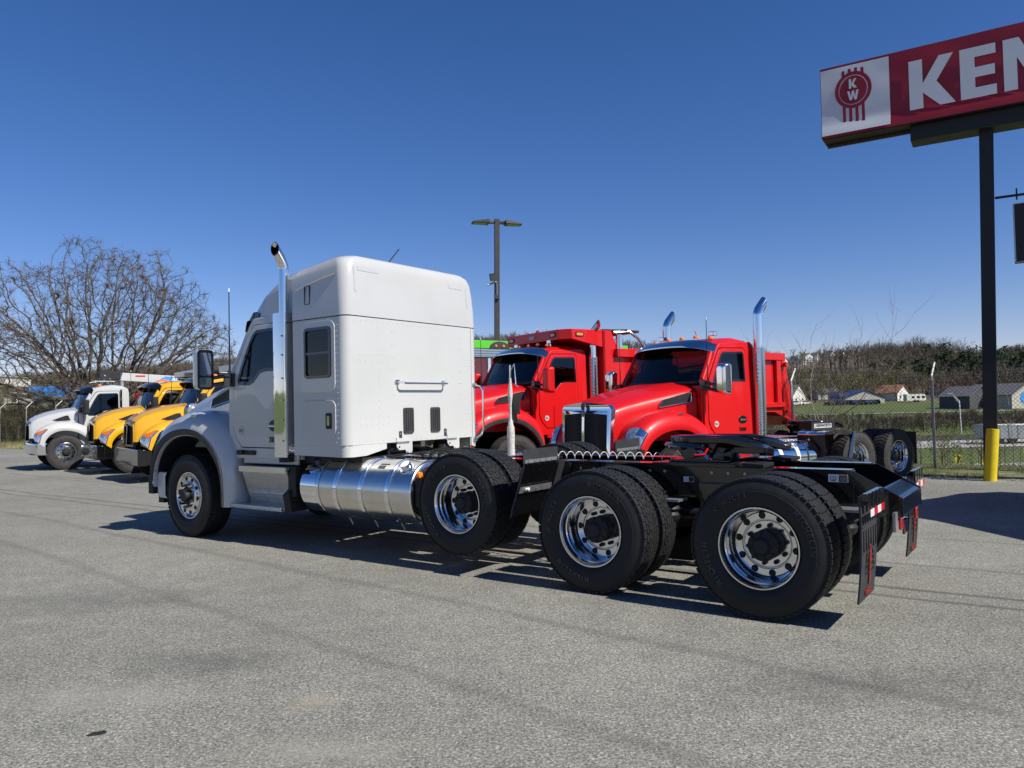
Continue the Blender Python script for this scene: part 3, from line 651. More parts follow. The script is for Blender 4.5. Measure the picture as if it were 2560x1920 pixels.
    # hood side vent and emblem
    def hside(c, z, s, off):
        for (a, b) in zip(ST, ST[1:]):
            if a[0] >= c >= b[0]: k = (a[0] - c) / (a[0] - b[0]); w_ = a[2] + (b[2] - a[2]) * k; break
        else: w_ = ST[-1][2]
        return (XH(c), s * (w_ + .016 + off), ZH(z))
    if T380: vent = [(.35, 1.46), (-.02, 1.585), (-.10, 1.59), (-.12, 1.53), (-.16, 1.45), (.18, 1.43)]
    else: vent = [(.13, 1.66), (.10, 1.72), (.04, 1.78), (-.46, 1.90), (-.50, 1.89), (-.50, 1.76), (-.47, 1.74)]
    for s in (1, -1):
        v_ = MB().plate(vent, [], lambda a, b, d: hside(a, b, s, .010 - d), .02).build('hood_vent', BLACKM, root, smooth=0)
        if not T380:
            m = MB()
            for k in range(9):
                z0 = 1.70 + k * .021; a0 = .10 - max(0, k - 2) * .055
                m.tube([hside(a0, z0 - .0, s, .013), hside(-.48, min(z0 + .13, 1.89), s, .013)][:2], .0035, 4)
            m.build('vent_louvres', FLARE, v_)
            MB().tube([hside(a, b, s, .014) for a, b in vent + vent[:1]], .008 if chrome_trim else .004, 5).build('vent_trim', CHROME if chrome_trim else BLACKG, v_)
            m = MB(); m.plate(circ(-.565, 1.87, .022, 12, .04), [], lambda a, b, d: hside(a, b, s, .014 - d), .01); m.plate(rrect(-.58, 1.77, -.55, 1.85, .006), [], lambda a, b, d: hside(a, b, s, .013 - d), .01)
            m.build('side_emblem', P if accent is None else REDEMB, root)
    # grille
    if T380: gx, zb, zt, hw = .985, .82, 1.42, .50
    else: gx, zb, zt, hw = 1.045, .80, 1.735, .64
    gr = MB()
    out = [(-hw, zb), (hw, zb), (hw + .01, zt - .08), (hw - .05, zt - .01), (0, zt + .045), (-hw + .05, zt - .01), (-hw - .01, zt - .08)]
    ws_ = .055 if T380 else .075; tt = .05 if not T380 else 0; hl_ = [(.032, zb + ws_), (hw - ws_, zb + ws_), (hw - ws_, zt - .12 - tt), (.032, zt - .09 - tt)]; hr_ = [(-a, b) for a, b in reversed(hl_)]
    fc = lambda a, b, d: (XH(gx) + .03 - d + .05 * (1 - (a / hw) ** 2) - (b - zb) * .05, a, ZH(b))
    gr.plate(out, [hl_, hr_], fc, .09)
    gm = BLACKG if T380 else CHROME
    G = gr.build('grille_surround', gm, root, bevel=.01, smooth=30)
    MB().plate(shrink(out, .03), [], lambda a, b, d: fc(a, b, d + .05), .005).build('grille_backing', BLACKM, G, smooth=0)
    m = MB(); st = .02 if T380 else .017; yv = .035
    while yv < hw - ws_:
        for s in (1, -1): m.box((fc(yv, zb, 0)[0] - .06 - .03, s * yv - .0028, ZH(zb + ws_)), (fc(yv, zb, 0)[0] - .045 - .03, s * yv + .0028, ZH(zt - .10)))
        yv += st
    zz = zb + ws_
    while zz < zt - .1:
        for s in (1, -1): m.box((XH(gx) - .01, min(s * .03, s * (hw - ws_)), ZH(zz) - .0028), (XH(gx) - .004, max(s * .03, s * (hw - ws_)), ZH(zz) + .0028))
        zz += st
    m.build('grille_mesh', FLARE, G, smooth=0)
    if not T380:
        m = MB(); m.plate(circ(0, zt - .03, .045, 16, .075), [], lambda a, b, d: tuple(Vector(fc(a, b, -d))), .012); m.plate(rrect(-.025, zt - .20, .025, zt - .10, .008), [], lambda a, b, d: fc(a, b, -d), .01)
        m.build('bonnet_emblem', BLACKG, G)
        m = MB(); m.plate(circ(0, zt - .03, .03, 14, .055), [], lambda a, b, d: fc(a, b, -.013 - d), .004); m.build('emblem_enamel', REDEMB, G)
    # bumper
    bz0, bz1 = (.46, .80) if T380 else (.46, .80)
    ye = wid + .12; pts = [(.62, ye), (.86, ye - .03), (.98, ye - .22), (1.06, .6), (1.09, 0), (1.06, -.6), (.98, -ye + .22), (.86, -ye + .03), (.62, -ye)]
    rows = [[(XH(c + o), y, zz_) for c, y in pts] for zz_, o in ((bz0, -.05), (bz0 + .04, 0), (bz1 - .05, .0), (bz1, -.04), (bz1, -.16))]
    return dict(X=X, XH=XH, Z=Z, ZH=ZH, yy=yy, bump=rows, fpt=fpt)
def mirror_geo(root, x, y0, y1, z0, z1, s, shell, arm_to, facing=-1):
    """box mirror seen from behind: shell, glass, spot glass, double arm"""
    t = MB(); r = .05
    t.plate(rrect(y0, z0, y1, z1, .05, 5), [], lambda a, b, d: (x + .10 * (1 - d / .2) , s * a, b), .02)
    prof = [(0, 0), (.06, .006), (.12, .02), (.16, .05)]
    rows = []
    for dx, ins in ((-.02, .0), (.03, .0), (.09, .008), (.13, .03), (.145, .06)):
        rows.append([(x + dx, s * a, b) for a, b in rrect(y0 + ins, z0 + ins, y1 - ins, z1 - ins, .05, 5)])
    sh = MB().grid(rows, closed=True); last = rows[-1]; sh.add(last, [tuple(range(len(last)))])
    S_ = sh.build('mirror_shell', shell, root, smooth=50)
    MB().plate(rrect(y0 + .004, z0 + .004, y1 - .004, z1 - .004, .05, 5), [], lambda a, b, d: (x - .012 - d * 0 + .004 * (d > 0), s * a, b), .004).build('mirror_bezel', BLACKG, S_, smooth=0)
    MB().plate(rrect(y0 + .035, z0 + .17, y1 - .03, z1 - .035, .02, 3), [], lambda a, b, d: (x - .020 + d, s * a, b), .004).build('mirror_glass', CHROME, S_, smooth=0)
    MB().plate(rrect(y0 + .035, z0 + .03, y1 - .03, z0 + .15, .02, 3), [], lambda a, b, d: (x - .020 + d, s * a, b), .004).build('spot_mirror_glass', CHROME, S_, smooth=0)
    m = MB(); zc = (z0 + z1) / 2
    m.tube([(x + .06, s * (y0 + .02), z0 + .05), (arm_to[0] + .1, s * (arm_to[1] + .06), arm_to[2] - .02), (arm_to[0], s * arm_to[1], arm_to[2] - .03)], .030, 8)
    m.tube([(x + .06, s * (y0 + .02), z0 + .14), (arm_to[0] + .08, s * (arm_to[1] + .06), arm_to[2] + .07), (arm_to[0], s * arm_to[1], arm_to[2] + .06)], .026, 8)
    m.box((arm_to[0] - .05, min(s * (arm_to[1] - .03), s * (arm_to[1] + .09)), arm_to[2] - .07), (arm_to[0] + .10, max(s * (arm_to[1] - .03), s * (arm_to[1] + .09)), arm_to[2] + .10))
    m.build('mirror_arm', BLACKG, root, bevel=.01)
def stack_pipe(root, x, y, z0, zg, zt, r=.063, out=(-.10, 0), guard='perf', gr=.125, s=1):
    L_ = sqrt(out[0] ** 2 + out[1] ** 2); ux, uy = out[0] / L_, out[1] / L_; P3 = lambda a, z_: (x + ux * a, y + uy * a, z_)
    p = [(x, y, z0), P3(0, zt - .30), P3(.008, zt - .26), P3(.035, zt - .205), P3(.075, zt - .16), P3(.15, zt - .085)]
    m = MB(); n = 20; m.tube(p, r, n, caps=False); m.tube(p, r - .006, n, caps=False)
    if guard == 'sheet': pass
    k = len(p)                                           # slash the mouth so that it looks level
    for base in (0, k * n):
        for j in range(n):
            i = base + (k - 1) * n + j; v = Vector(m.v[i]); ax = (Vector(p[-1]) - Vector(p[-2])).normalized(); c = Vector(p[-1]); e = v - c
            hd = Vector((out[0], out[1], 0)).normalized(); m.v[i] = tuple(v - ax * (e.dot(hd) / ax.dot(hd)))
    m.build('exhaust_pipe', CHROME, root, smooth=40)
    MB().tube([p[-4], p[-3]], [r - .008, r - .008], 16).build('exhaust_bore', BLACKM, root)
    if guard == 'perf':
        m = MB(); na = 20; h = .036; nz = int((zg - z0) / h)
        for i in range(nz):
            for j in range(na):
                a0 = 2 * pi * (j + .5 * (i % 2)) / na; a1 = a0 + 2 * pi / na; am = (a0 + a1) / 2; zz = z0 + h * i
                f = lambda a, z_: (x + gr * cos(a), y + gr * sin(a), z_)
                o = [f(a0, zz), f(a1, zz), f(a1, zz + h), f(a0, zz + h)]; q = []
                for t in range(4):
                    b = radians(225 + 90 * t); q.append(f(am + (a1 - a0) * .36 * cos(b) * 1.0, zz + h / 2 + h * .36 * sin(b)))
                m.add(o + q, [(0, 1, 5, 4), (1, 2, 6, 5), (2, 3, 7, 6), (3, 0, 4, 7)])
        m.build('perforated_heat_shield', CHROME, root, smooth=30, recalc=False)
        MB().tube([(x, y, z0), (x, y, zg - .02)], .085, 16).build('muffler', ALU_D, root)
    else:
        m = MB(); prof = [(-.12, -.10), (-.115, .05), (-.10, .085), (-.06, .10), (.06, .10), (.10, .085), (.115, .05), (.12, -.10)]
        rows = [[(x + a, y + s * b, z_) for a, b in prof] for z_ in np.linspace(z0, zg, 14)]
        m.grid(rows); m.grid([[(x + a * .97, y + s * (b * .97), z_) for a, b in prof] for z_ in (z0, zg)])
        m.build('exhaust_heat_shield', CHROME, root, smooth=40)
        m = MB()
        for z_ in np.arange(z0 + .08, zg - .1, .028):
            m.box((x + .117, y + s * .03 - .005, z_), (x + .1235, y + s * .03 + .006, z_ + .014))
        m.build('shield_slots', BLACKM, root, smooth=0, kind='stuff')
        MB().tube([(x, y - s * .01, z0 - .06), (x, y - s * .01, zg - .02)], .088, 18).build('muffler', BLACKM, root)
        m = MB()
        for z_ in (2.46, 2.24, 1.97, 1.72, 1.49, 1.25):
            m.lathe([(.012, 0), (.010, .006), (.001, .008)], o=(x - .075, y + s * .104, z_), ax=(0, s, 0), n=6)
        m.build('shield_bolts', CHROME, root)
def antenna(root, x, y, z0, z1, dx=0, dy=0):
    MB().tube([(x, y, z0), (x, y, z0 + .06), (x + dx * .5, y + dy * .5, (z0 + z1) / 2), (x + dx, y + dy, z1)], [.014, .012, .007, .006], 6).build('antenna', BLACKM, root)
    MB().tube([(x + dx, y + dy, z1 - .01), (x + dx, y + dy, z1 + .035)], .009, 6).build('antenna_tip', WTAPE, root)

# ------------------------------------------------------------------ frame and running gear shared by the tractors
def rail_set(root, x1, x0, top=1.035, h=.28, hw=.43, xm=None, m=None):
    m = m or BLACKG
    for s in (1, -1):
        mb = MB(); y0, y1 = s * (hw - .008), s * hw
        mb.box((x0, min(y0, y1), top - h), (x1, max(y0, y1), top)); mb.box((x0, min(s * (hw - .085), s * (hw - .008)), top - .01), (x1, max(s * (hw - .085), s * (hw - .008)), top)); mb.box((x0, min(s * (hw - .085), s * (hw - .008)), top - h), (x1, max(s * (hw - .085), s * (hw - .008)), top - h + .01))
        mb.build('frame_rail', m, root, bevel=.002)
    mb = MB()
    x = x0 + .4
    while x < x1 - .3: mb.box((x, -hw + .09, top - h + .05), (x + .07, hw - .09, top - .05)); x += .95
    mb.build('crossmembers', m, root)
def bolts(root, pts, ax, m, r=.014, h=.012):
    mb = MB()
    for p in pts: mb.lathe([(r, 0), (r, h), (.001, h + .002)], o=p, ax=ax, n=6)
    mb.build('bolts', m, root, kind='stuff')
def axle(root, x, z=.52, hw=.75, diff=True, m=None):
    mb = MB(); mb.tube([(x, -hw, z), (x, hw, z)], .085, 14)
    if diff: mb.lathe([(.02, -.30), (.12, -.27), (.20, -.12), (.23, 0), (.20, .12), (.10, .22), (.05, .25)], o=(x, 0, z + .02), ax=(1, 0, 0), n=20, cap=True)
    for s in (1, -1):
        mb.lathe([(.205, 0), (.205, .12), (.17, .14), (.10, .15)], o=(x, s * (hw - .10), z), ax=(0, -s, 0), n=24, cap=True)
        mb.box((x - .28, s * .50 - .05, z - .16), (x + .28, s * .50 + .05, z - .04))
    mb.build('axle', m or BLACKM, root, bevel=.004)
def air_bag(root, x, y, z0, z1):
    mb = MB(); mb.lathe([(.09, 0), (.11, .02), (.12, .06), (.10, .085), (.125, .11), (.125, z1 - z0 - .06), (.10, z1 - z0 - .02), (.09, z1 - z0)], o=(x, y, z0), ax=(0, 0, 1), n=18, cap=True); mb.build('air_spring', BLACKM, root)
    MB().box((x - .15, y - .10, z1), (x + .15, y + .10, z1 + .02)).build('spring_seat', ALU_D, root)
def flap_small(root, s, x=2.11):
    """curved quarter flap behind the lifted axle"""
    y0, y1 = .575, 1.15; P_ = [(x, 1.20), (x, 1.07), (x + .012, 1.03), (x + .05, .92), (x + .10, .78), (x + .145, .66), (x + .165, .59)]
    f = MB().grid([[(a, s * y, b) for y in (y0, y1)] for a, b in P_[:2]]).grid([[(a + .008, s * y, b) for y in (y0, y1)] for a, b in P_[:2]]).build('quarter_fender', FLAPM, root, smooth=0)
    MB().grid([[(a, s * (y0 + (y1 - y0) * t), b) for t in np.linspace(0, 1, 5)] for a, b in P_[1:]]).grid([[(a + .008, s * (y0 + (y1 - y0) * t), b) for t in np.linspace(0, 1, 5)] for a, b in P_[1:]]).build('rubber_panel', BLACKG, f, smooth=60)
    for yy_ in (y0, y1):
        MB().grid([[(a - .02, s * yy_, b), (a - .05, s * (yy_ + (.05 if yy_ == y1 else -.05)), b - .01)] for a, b in P_[1:]]).grid([[(a, s * yy_, b), (a - .05, s * (yy_ + (.05 if yy_ == y1 else -.05)), b - .01)] for a, b in P_[1:]]).build('edge_trim', FLAPM, f, smooth=60)
    m = MB(); m.box((x - .006, min(s * .60, s * 1.13), 1.075), (x - .002, max(s * .60, s * 1.13), 1.105)); m.build('clamp_strip', ALU_D, f)
    m = MB()
    for k in range(6): m.box((x - .016, s * (.62 + k * .095) - .004, 1.055), (x - .007, s * (.62 + k * .095) + .004, 1.095))
    m.build('clamp_bolts', CHROME, f)
    m = MB(); m.hexa([(x + .055, s * .61, .86), (x + .055, s * 1.13, .86), (x + .078, s * 1.13, .80), (x + .078, s * .61, .80), (x + .050, s * .61, .86), (x + .050, s * 1.13, .86), (x + .073, s * 1.13, .80), (x + .073, s * .61, .80)]); m.build('middle_strip', ALU_D, f, smooth=0)
    m = MB()
    for k in range(3): m.box((x + .018, s * (.66 + k * .2) - .004, .825), (x + .06, s * (.66 + k * .2) + .004, .835))
    m.build('strip_studs', CHROME, f); MB().box((x + .052, min(s * .98, s * 1.05), .82), (x + .056, max(s * .98, s * 1.05), .845)).build('paper_tag', WTAPE, f)
def mud_flap(root, s, x=-.70, y0=.70, y1=1.19, zt=.93, zb=.20):
    f = MB(); n = 8
    rows = [[(x + .03 * t * t - .01 * sin(3 * t), s * y, zt - (zt - zb) * t) for y in np.linspace(y0, y1, 6)] for t in np.linspace(0, 1, n)]
    f.grid(rows).grid([[(p[0] + .012, p[1], p[2]) for p in r] for r in rows])
    for k in (0, -1): f.grid([[r[k] for r in rows], [(r[k][0] + .012, r[k][1], r[k][2]) for r in rows]])
    f.grid([rows[-1], [(p[0] + .012, p[1], p[2]) for p in rows[-1]]])
    F_ = f.build('mud_flap', FLAPM, root, smooth=60)
    X_ = lambda z: x + .03 * ((zt - z) / (zt - zb)) ** 2 - .01 * sin(3 * (zt - z) / (zt - zb))
    m = MB(); m.box((x - .05, min(s * y0, s * y1), zt - .03), (x - .012, max(s * y0, s * y1), zt + .02)); m.tube([(x - .01, 0 * s, zt - .10) if False else (x - .01, s * .43, zt - .06), (x - .02, s * y1, zt - .01)], .02, 8)
    for k in range(4): m.box((x - .058, s * (y0 + .06 + k * .12) - .04, zt - .075), (x - .045, s * (y0 + .06 + k * .12) + .04, zt + .024))
    m.build('flap_hanger', BLACKG, root, bevel=.003)
    for k in range(4):
        a = y0 + .01 + k * (y1 - y0 - .02) / 4; b = a + (y1 - y0 - .02) / 4 - .001
        MB().box((x - .064, min(s * a, s * b), zt - .135), (x - .060, max(s * a, s * b), zt - .085)).build('reflective_tape', WTAPE if (k % 2 == (1 if s > 0 else 0)) else RTAPE, root)
    m = MB()
    for (z1_, z2_, N) in ((zt - .15, zt - .20, 6), (zt - .24, zt - .38, 6)):
        for k in range(N):
            yk = y0 + .05 + k * (y1 - y0 - .1) / (N - 1); m.box((X_(z1_) - .006, s * yk - .007, z2_), (X_(z1_) + .004, s * yk + .007, z1_))
    for z_ in (zt - .215, zt - .395): m.box((X_(z_) - .005, min(s * (y0 + .02), s * (y1 - .02)), z_ - .004), (X_(z_) + .002, max(s * (y0 + .02), s * (y1 - .02)), z_ + .004))
    m.build('flap_ribs', FLARE, F_)
    ym = (y0 + y1) / 2; zc = zb + .235
    fl = lambda a, b, d: (X_(b) - .004 - d, a, b)
    m = MB(); m.plate(circ(s * ym, zc + .03, .032, 16, .075), [circ(s * ym, zc + .06, .010, 8, .018), circ(s * ym, zc + .01, .012, 8, .022)], fl, .006); m.plate(rrect(s * ym - .016, zc - .14, s * ym + .016, zc - .045, .008), [], fl, .006); m.plate(rrect(s * ym - .016, zc + .11, s * ym + .016, zc + .14, .006), [], fl, .005)
    m.build('flap_emblem', REDEMB, F_)
    text_geo('WMFCO', .050, lambda a, b, d: (X_(zb + .045) - .004 - d, s * ym - a * 1.0, zb + .045 + b), .005, .002).build('flap_lettering', REDEMB, F_, smooth=0)
    m = MB(); wd = 'KENWORTH TRUCKS'
    for k, ch in enumerate(wd):
        a = radians(205 - k * 230 / (len(wd) - 1)); cy, cz = s * ym - 0, zc + .02
        text_geo(ch, .04, lambda u, v, d, a=a: (X_(cz) - .004 - d, cy - ((.10 + v) * cos(a) * 1.0 + u * sin(a)) * -1 * -1, cz + (.14 + v) * sin(a) - u * cos(a)), .006, .0015, mb=m)
    m.build('arched_lettering', BLACKM, F_, smooth=0)
def fifth_wheel(root, x0, z, base=1.035, m=None, s=1.):
    m = m or BLACKG
    N = 22; out = [(x0 + .52 * cos(a) * s, .46 * sin(a) * s) for a in np.linspace(-pi * .62, pi * .62, N)]
    out += [(x0 - .40 * s, .44 * s), (x0 - .56 * s, .36 * s), (x0 - .60 * s, .26 * s), (x0 - .50 * s, .17 * s), (x0 - .20 * s, .08 * s), (x0, .045 * s), (x0 + .05, 0), (x0, -.045 * s), (x0 - .20 * s, -.08 * s), (x0 - .50 * s, -.17 * s), (x0 - .60 * s, -.26 * s), (x0 - .56 * s, -.36 * s), (x0 - .40 * s, -.44 * s)]
    F_ = MB().plate(out, [], lambda a, b, d: (a, b, z - (.012 if a < x0 - .3 else 0) - max(0, x0 - .28 - a) * .32 - d), .05).build('coupling_plate', m, root, bevel=.006, smooth=40)
    mb = MB()
    mb.tube([(x0 + .50 * cos(a), .44 * sin(a), z - .085) for a in np.linspace(-pi * .5, pi * .5, 16)], .03, 6)
    for q in (1, -1):
        mb.hexa([(x0 - .10, q * .30, z - .05), (x0 + .30, q * .30, z - .05), (x0 + .30, q * .38, z - .05), (x0 - .10, q * .38, z - .05), (x0 + .0, q * .30, base + .03), (x0 + .2, q * .30, base + .03), (x0 + .2, q * .38, base + .03), (x0 + .0, q * .38, base + .03)])
        mb.box((x0 - .30, q * .24 if q > 0 else -.52, base + .005), (x0 + .45, .52 if q > 0 else -.24, base + .035)); mb.tube([(x0 + .1, q * .22, z - .13), (x0 + .1, q * .50, z - .13)], .05, 10)
        mb.box((x0 - .50, min(q * .20, q * .40), z - .13), (x0 - .25, max(q * .20, q * .40), z - .08))
    mb.box((x0 - .20, -.40, base + .036), (x0 + .35, .40, base + .055)); mb.build('coupling_mount', m, F_, bevel=.005)
    MB().tube([(x0 - .02, .41, z - .10), (x0 - .05, .56, z - .14), (x0 + .02, .60, z - .14)], .012, 6).build('release_handle', REDL, F_)
    MB().tube([(x0 + .10, .43, z - .06), (x0 - .08, .46, base + .06)], .008, 6).tube([(x0 + .13, .43, z - .06), (x0 - .05, .46, base + .06)], .008, 6).build('linkage_rod', CHROME, F_)

# ------------------------------------------------------------------ the white tractor
def hero():
    root = thing('sleeper_tractor', 'white sleeper cab tractor with three rear axles, nearest the camera', 'truck', (2.46834, 6.59082, 0), atan2(FW.y, FW.x))
    K = cab(root, 7.37, 0, WHITE, wid=1.05, accent=FLARE, chrome_trim=True, visor=BLACKG, lamps=0, mirror=WHITE)
    K_X = K['X']
    # bumper: white ends, black middle
    rows = K['bump']; b = MB().grid(rows); b.build('bumper', WHITE, root, smooth=40)
    for s in (1, -1):
        MB().box((8.30, min(s * 1.05, s * 1.17), .50), (8.42, max(s * 1.05, s * 1.17), .74)).build('bumper_end_cap', BLACKM, root, bevel=.01)
        MB().box((8.22, min(s * 1.17, s * 1.188), .80), (8.31, max(s * 1.17, s * 1.188), .83)).build('side_marker', AMBER, root)
        MB().box((8.15, min(s * .9, s * 1.1), .38), (8.28, max(s * .9, s * 1.1), .48)).build('tow_bracket', BLACKM, root)
    # roof fairing over the cab, blended into the sleeper roof
    rows = []
    for x, zt, w_, rd in ((6.38, 2.70, .92, .04), (6.33, 2.82, .94, .07), (6.23, 2.95, .96, .10), (6.08, 3.09, .975, .12), (5.88, 3.20, .99, .13), (5.62, 3.27, 1.0, .13), (5.34, 3.31, 1.01, .13)):
        zl = 2.66; prof = [(w_ + .02, zl), (w_ + .015, zl + .02), (w_, max(zl + .03, zt - rd * 1.6)), (w_ - rd * .25, zt - rd * .8), (w_ - rd * .8, zt - rd * .28), (w_ - rd * 1.7, zt - rd * .05), (w_ * .4, zt + .03), (0, zt + .045)]
        rows.append([(x, -y, z) for y, z in prof] + [(x, y, z) for y, z in reversed(prof[:-1])])
    MB().grid(rows).build('roof_fairing', WHITE, root, smooth=50)
    for s in (1, -1): pass
    v = MB(); v.grid([[(6.26 + .16 * t - .02 * u ** 4, u * .99, 2.87 - .17 * t - .05 * u ** 4) for u in np.linspace(-1, 1, 13)] for t in (0, .5, 1)]); v.grid([[(6.235 + .16 * t - .02 * u ** 4, u * .99, 2.84 - .17 * t - .05 * u ** 4) for u in np.linspace(-1, 1, 13)] for t in (1, .5, 0)])
    for s in (1, -1): v.hexa([(6.26, s * .99, 2.82), (6.42, s * .99, 2.65), (6.20, s * .99, 2.66), (6.14, s * .99, 2.80), (6.26, s * .97, 2.82), (6.42, s * .97, 2.65), (6.20, s * .97, 2.66), (6.14, s * .97, 2.80)])
    v.build('sun_visor_box', BLACKG, root, smooth=30)
    # sleeper box
    def outline(ins, rr=.11, fr=.03, x0=4.43, x1=5.335, w=1.14):
        p = []; x0 += ins; x1 -= ins * 0; w -= ins; n = 6
        for cx, cy, a0, r in ((x1 - fr, w - fr, 0, fr), (x0 + rr, w - rr, 90, rr), (x0 + rr, -w + rr, 180, rr), (x1 - fr, -w + fr, 270, fr)):
            p += [(cx + r * cos(radians(a0 + 90 * i / n)), cy + r * sin(radians(a0 + 90 * i / n))) for i in range(n + 1)]
        return p
    rows = [[(x, y, z) for x, y in outline(i_)] for z, i_ in ((1.20, .012), (1.205, 0), (2.612, 0), (2.618, .006))]
    sl = MB().grid(rows, closed=True); sl.add([rows[-1][i] for i in range(len(rows[-1]))], [tuple(range(len(rows[-1])))]); sl.add([rows[0][i] for i in range(len(rows[0]))], [tuple(range(len(rows[0])))])
    sl.build('sleeper_body', WHITE_P, root, smooth=25)
    rows = []
    for z, i_, rr in ((2.624, .006, .11), (2.630, -.004, .115), (2.80, -.002, .12), (3.0, .010, .13), (3.12, .022, .14), (3.19, .045, .15), (3.235, .085, .17), (3.262, .14, .2), (3.275, .22, .22), (3.29, .50, .24), (3.30, .75, .15)):
        zq = 2.63 + (z - 2.63) * 1.125
        rows.append([(x + .0 , y, zq - (x - 4.43) * .12 * sstep(2.9, 3.2, z)) for x, y in outline(i_ if i_ < .4 else i_ * .55, min(rr, .3), .03)])
    sl = MB().grid(rows, closed=True); sl.add(rows[-1], [tuple(range(len(rows[-1])))])
    sl.build('sleeper_roof', WHITE, root, smooth=60)
    MB().grid([[(x, y, z) for x, y in outline(.002)] for z in (2.617, 2.626)], closed=True).build('roof_seam', BLACKM, root)
    # skirt round the sides and the rear corners
    for s in (1, -1):
        o = [(5.335, 1.125), (4.54, 1.132), (4.47, 1.11), (4.435, 1.04), (4.432, .86), (4.432, .55)] if s > 0 else [(5.335, 1.125), (4.54, 1.132), (4.47, 1.11), (4.435, 1.04), (4.432, .98)]
        zb = [1.085, 1.075, 1.075, 1.075, 1.08, 1.14] if s > 0 else [1.085, 1.075, 1.075, 1.08, 1.10]
        MB().grid([[(x, s * y, 1.203) for x, y in o], [(x, s * y, z) for (x, y), z in zip(o, zb)]]).grid([[(x + .01, s * (y - .012), 1.203) for x, y in o], [(x + .01, s * (y - .012), z) for (x, y), z in zip(o, zb)]]).build('sleeper_skirt', WHITE_P, root, smooth=50)
    # gap filler between cab and sleeper
    MB().box((5.335, -.98, 1.1), (5.40, .98, 2.68)).build('cab_gap_seal', BLACKM, root)
    for s in (1, -1):
        MB().plate(rrect(5.34, 2.70, 5.62, 3.14, .05), [], lambda a, b, d: (a, s * (1.005 - d - (b - 2.7) * .02), b), .02).build('fairing_extension', WHITE, root)
    # side details: window hatch, locker door, small hatch
    def sp(s, d0): return lambda a, b, d: (a, s * (1.14 + d0 - d), b)
    for s in (1, -1):
        h_ = MB().plate(rrect(4.60, 1.79, 5.17, 2.585, .09, 6), [rrect(4.66, 1.95, 5.105, 2.515, .05, 5)], sp(s, .010), .012).build('hatch_panel', WHITE, root, bevel=.004, smooth=30)
        MB().plate(rrect(4.66, 1.95, 5.105, 2.515, .05, 5), [rrect(4.69, 1.98, 5.075, 2.485, .035, 5)], sp(s, .022), .03).build('window_frame', BLACKG, h_, bevel=.004)
        MB().plate(rrect(4.69, 1.98, 5.075, 2.485, .035, 5), [], sp(s, .004), .004).build('window', DGLASS, h_, smooth=0)
        MB().box((4.69, min(s * 1.144, s * 1.156), 2.215), (5.075, max(s * 1.144, s * 1.156), 2.24)).build('window_rail', BLACKG, h_)
        MB().plate(rrect(4.60, 1.31, 5.165, 1.70, .08, 6), [], sp(s, .010), .012).build('locker_door', WHITE, root, bevel=.004, smooth=30)
        l_ = MB().plate(rrect(4.655, 1.385, 4.755, 1.56, .02, 4), [], sp(s, .016), .014).build('locker_handle_recess', BLACKM, root)
        MB().plate(rrect(4.685, 1.42, 4.725, 1.53, .018, 4), [], sp(s, .026), .01).build('locker_handle', CHROME, l_, bevel=.003)
        MB().plate(rrect(5.01, 2.785, 5.10, 3.00, .012, 3), [rrect(5.018, 2.793, 5.092, 2.992, .010, 3)], sp(s, .008), .02).build('roof_side_hatch', BLACKG if s > 0 else WHITE, root)
        # long scooped crease in the roof side
        MB().grid([[(5.25 - 1.0 * t, s * (1.128 + .018 * sin(pi * u)), 2.98 + .14 * sin(t * 1.5) - .035 * u) for u in np.linspace(0, 1, 5)] for t in np.linspace(0, .66, 14)]).build('roof_side_crease', WHITE, root, smooth=80)
    # rivets
    m = MB()
    def rv_side(x, z, s): m.lathe([(.007, 0), (.005, .003), (.001, .004)], o=(x, s * 1.14, z), ax=(0, s, 0), n=5)
    for s in (1, -1):
        for k in range(11): rv_side(4.62 + k * .06, 2.60, s)
        for k in range(21): rv_side(4.565, 1.28 + k * .062, s); rv_side(5.255, 1.28 + k * .062, s)
        for k in range(9): rv_side(4.60 + k * .08, 1.235, s)
    def rv(y, z): m.lathe([(.0062, 0), (.005, .003), (.001, .004)], o=(4.43, y, z), ax=(-1, 0, 0), n=5)
    for k in range(26): rv(1.0 - k * .082, 2.575)
    for y in (.66, -.98):
        for k in range(16): rv(y, 1.28 + k * .082)
    for k in range(6):
        for y in (.45, .415, -.74, -.775): rv(y, 1.75 + k * .145)
    for z_ in (1.50, 1.42, 2.20, 2.12):
        for k in range(6): rv(.94 - k * .085, z_); rv(-.82 - k * .05, z_)
    for k in range(22): rv(.96 - k * .09, 1.235)
    m.build('rivets', GTAPE, root, kind='stuff')
    # vertical panel joints on the back
    m = MB()
    for y in (-1.0,): m.box((4.4285, y - .002, 1.21), (4.43, y + .002, 2.61))
    m.build('panel_joint', FLARE, root)
    def face_x(z):
        zo = 2.63 + (z - 2.63) / 1.125; T = [(2.63, -.004), (2.80, -.002), (3.0, .010), (3.12, .022), (3.19, .045), (3.235, .085)]
        return 4.43 + lerp(T, zo)
    for (y0, y1, z0, z1) in ((1.0, .965, 2.89, 3.17), (.94, .62, 3.13, 3.18), (-.60, -.86, 3.10, 3.145), (-.93, -.965, 2.88, 3.14)):
        MB().grid([[(face_x(z) - .003, y, z) for y in (y0, y1)] for z in np.linspace(z0, z1, 9)]).grid([[(face_x(z) - .001, y, z) for y in (y0, y1)] for z in np.linspace(z0, z1, 9)]).build('reflective_strip', GTAPE, root, smooth=60)
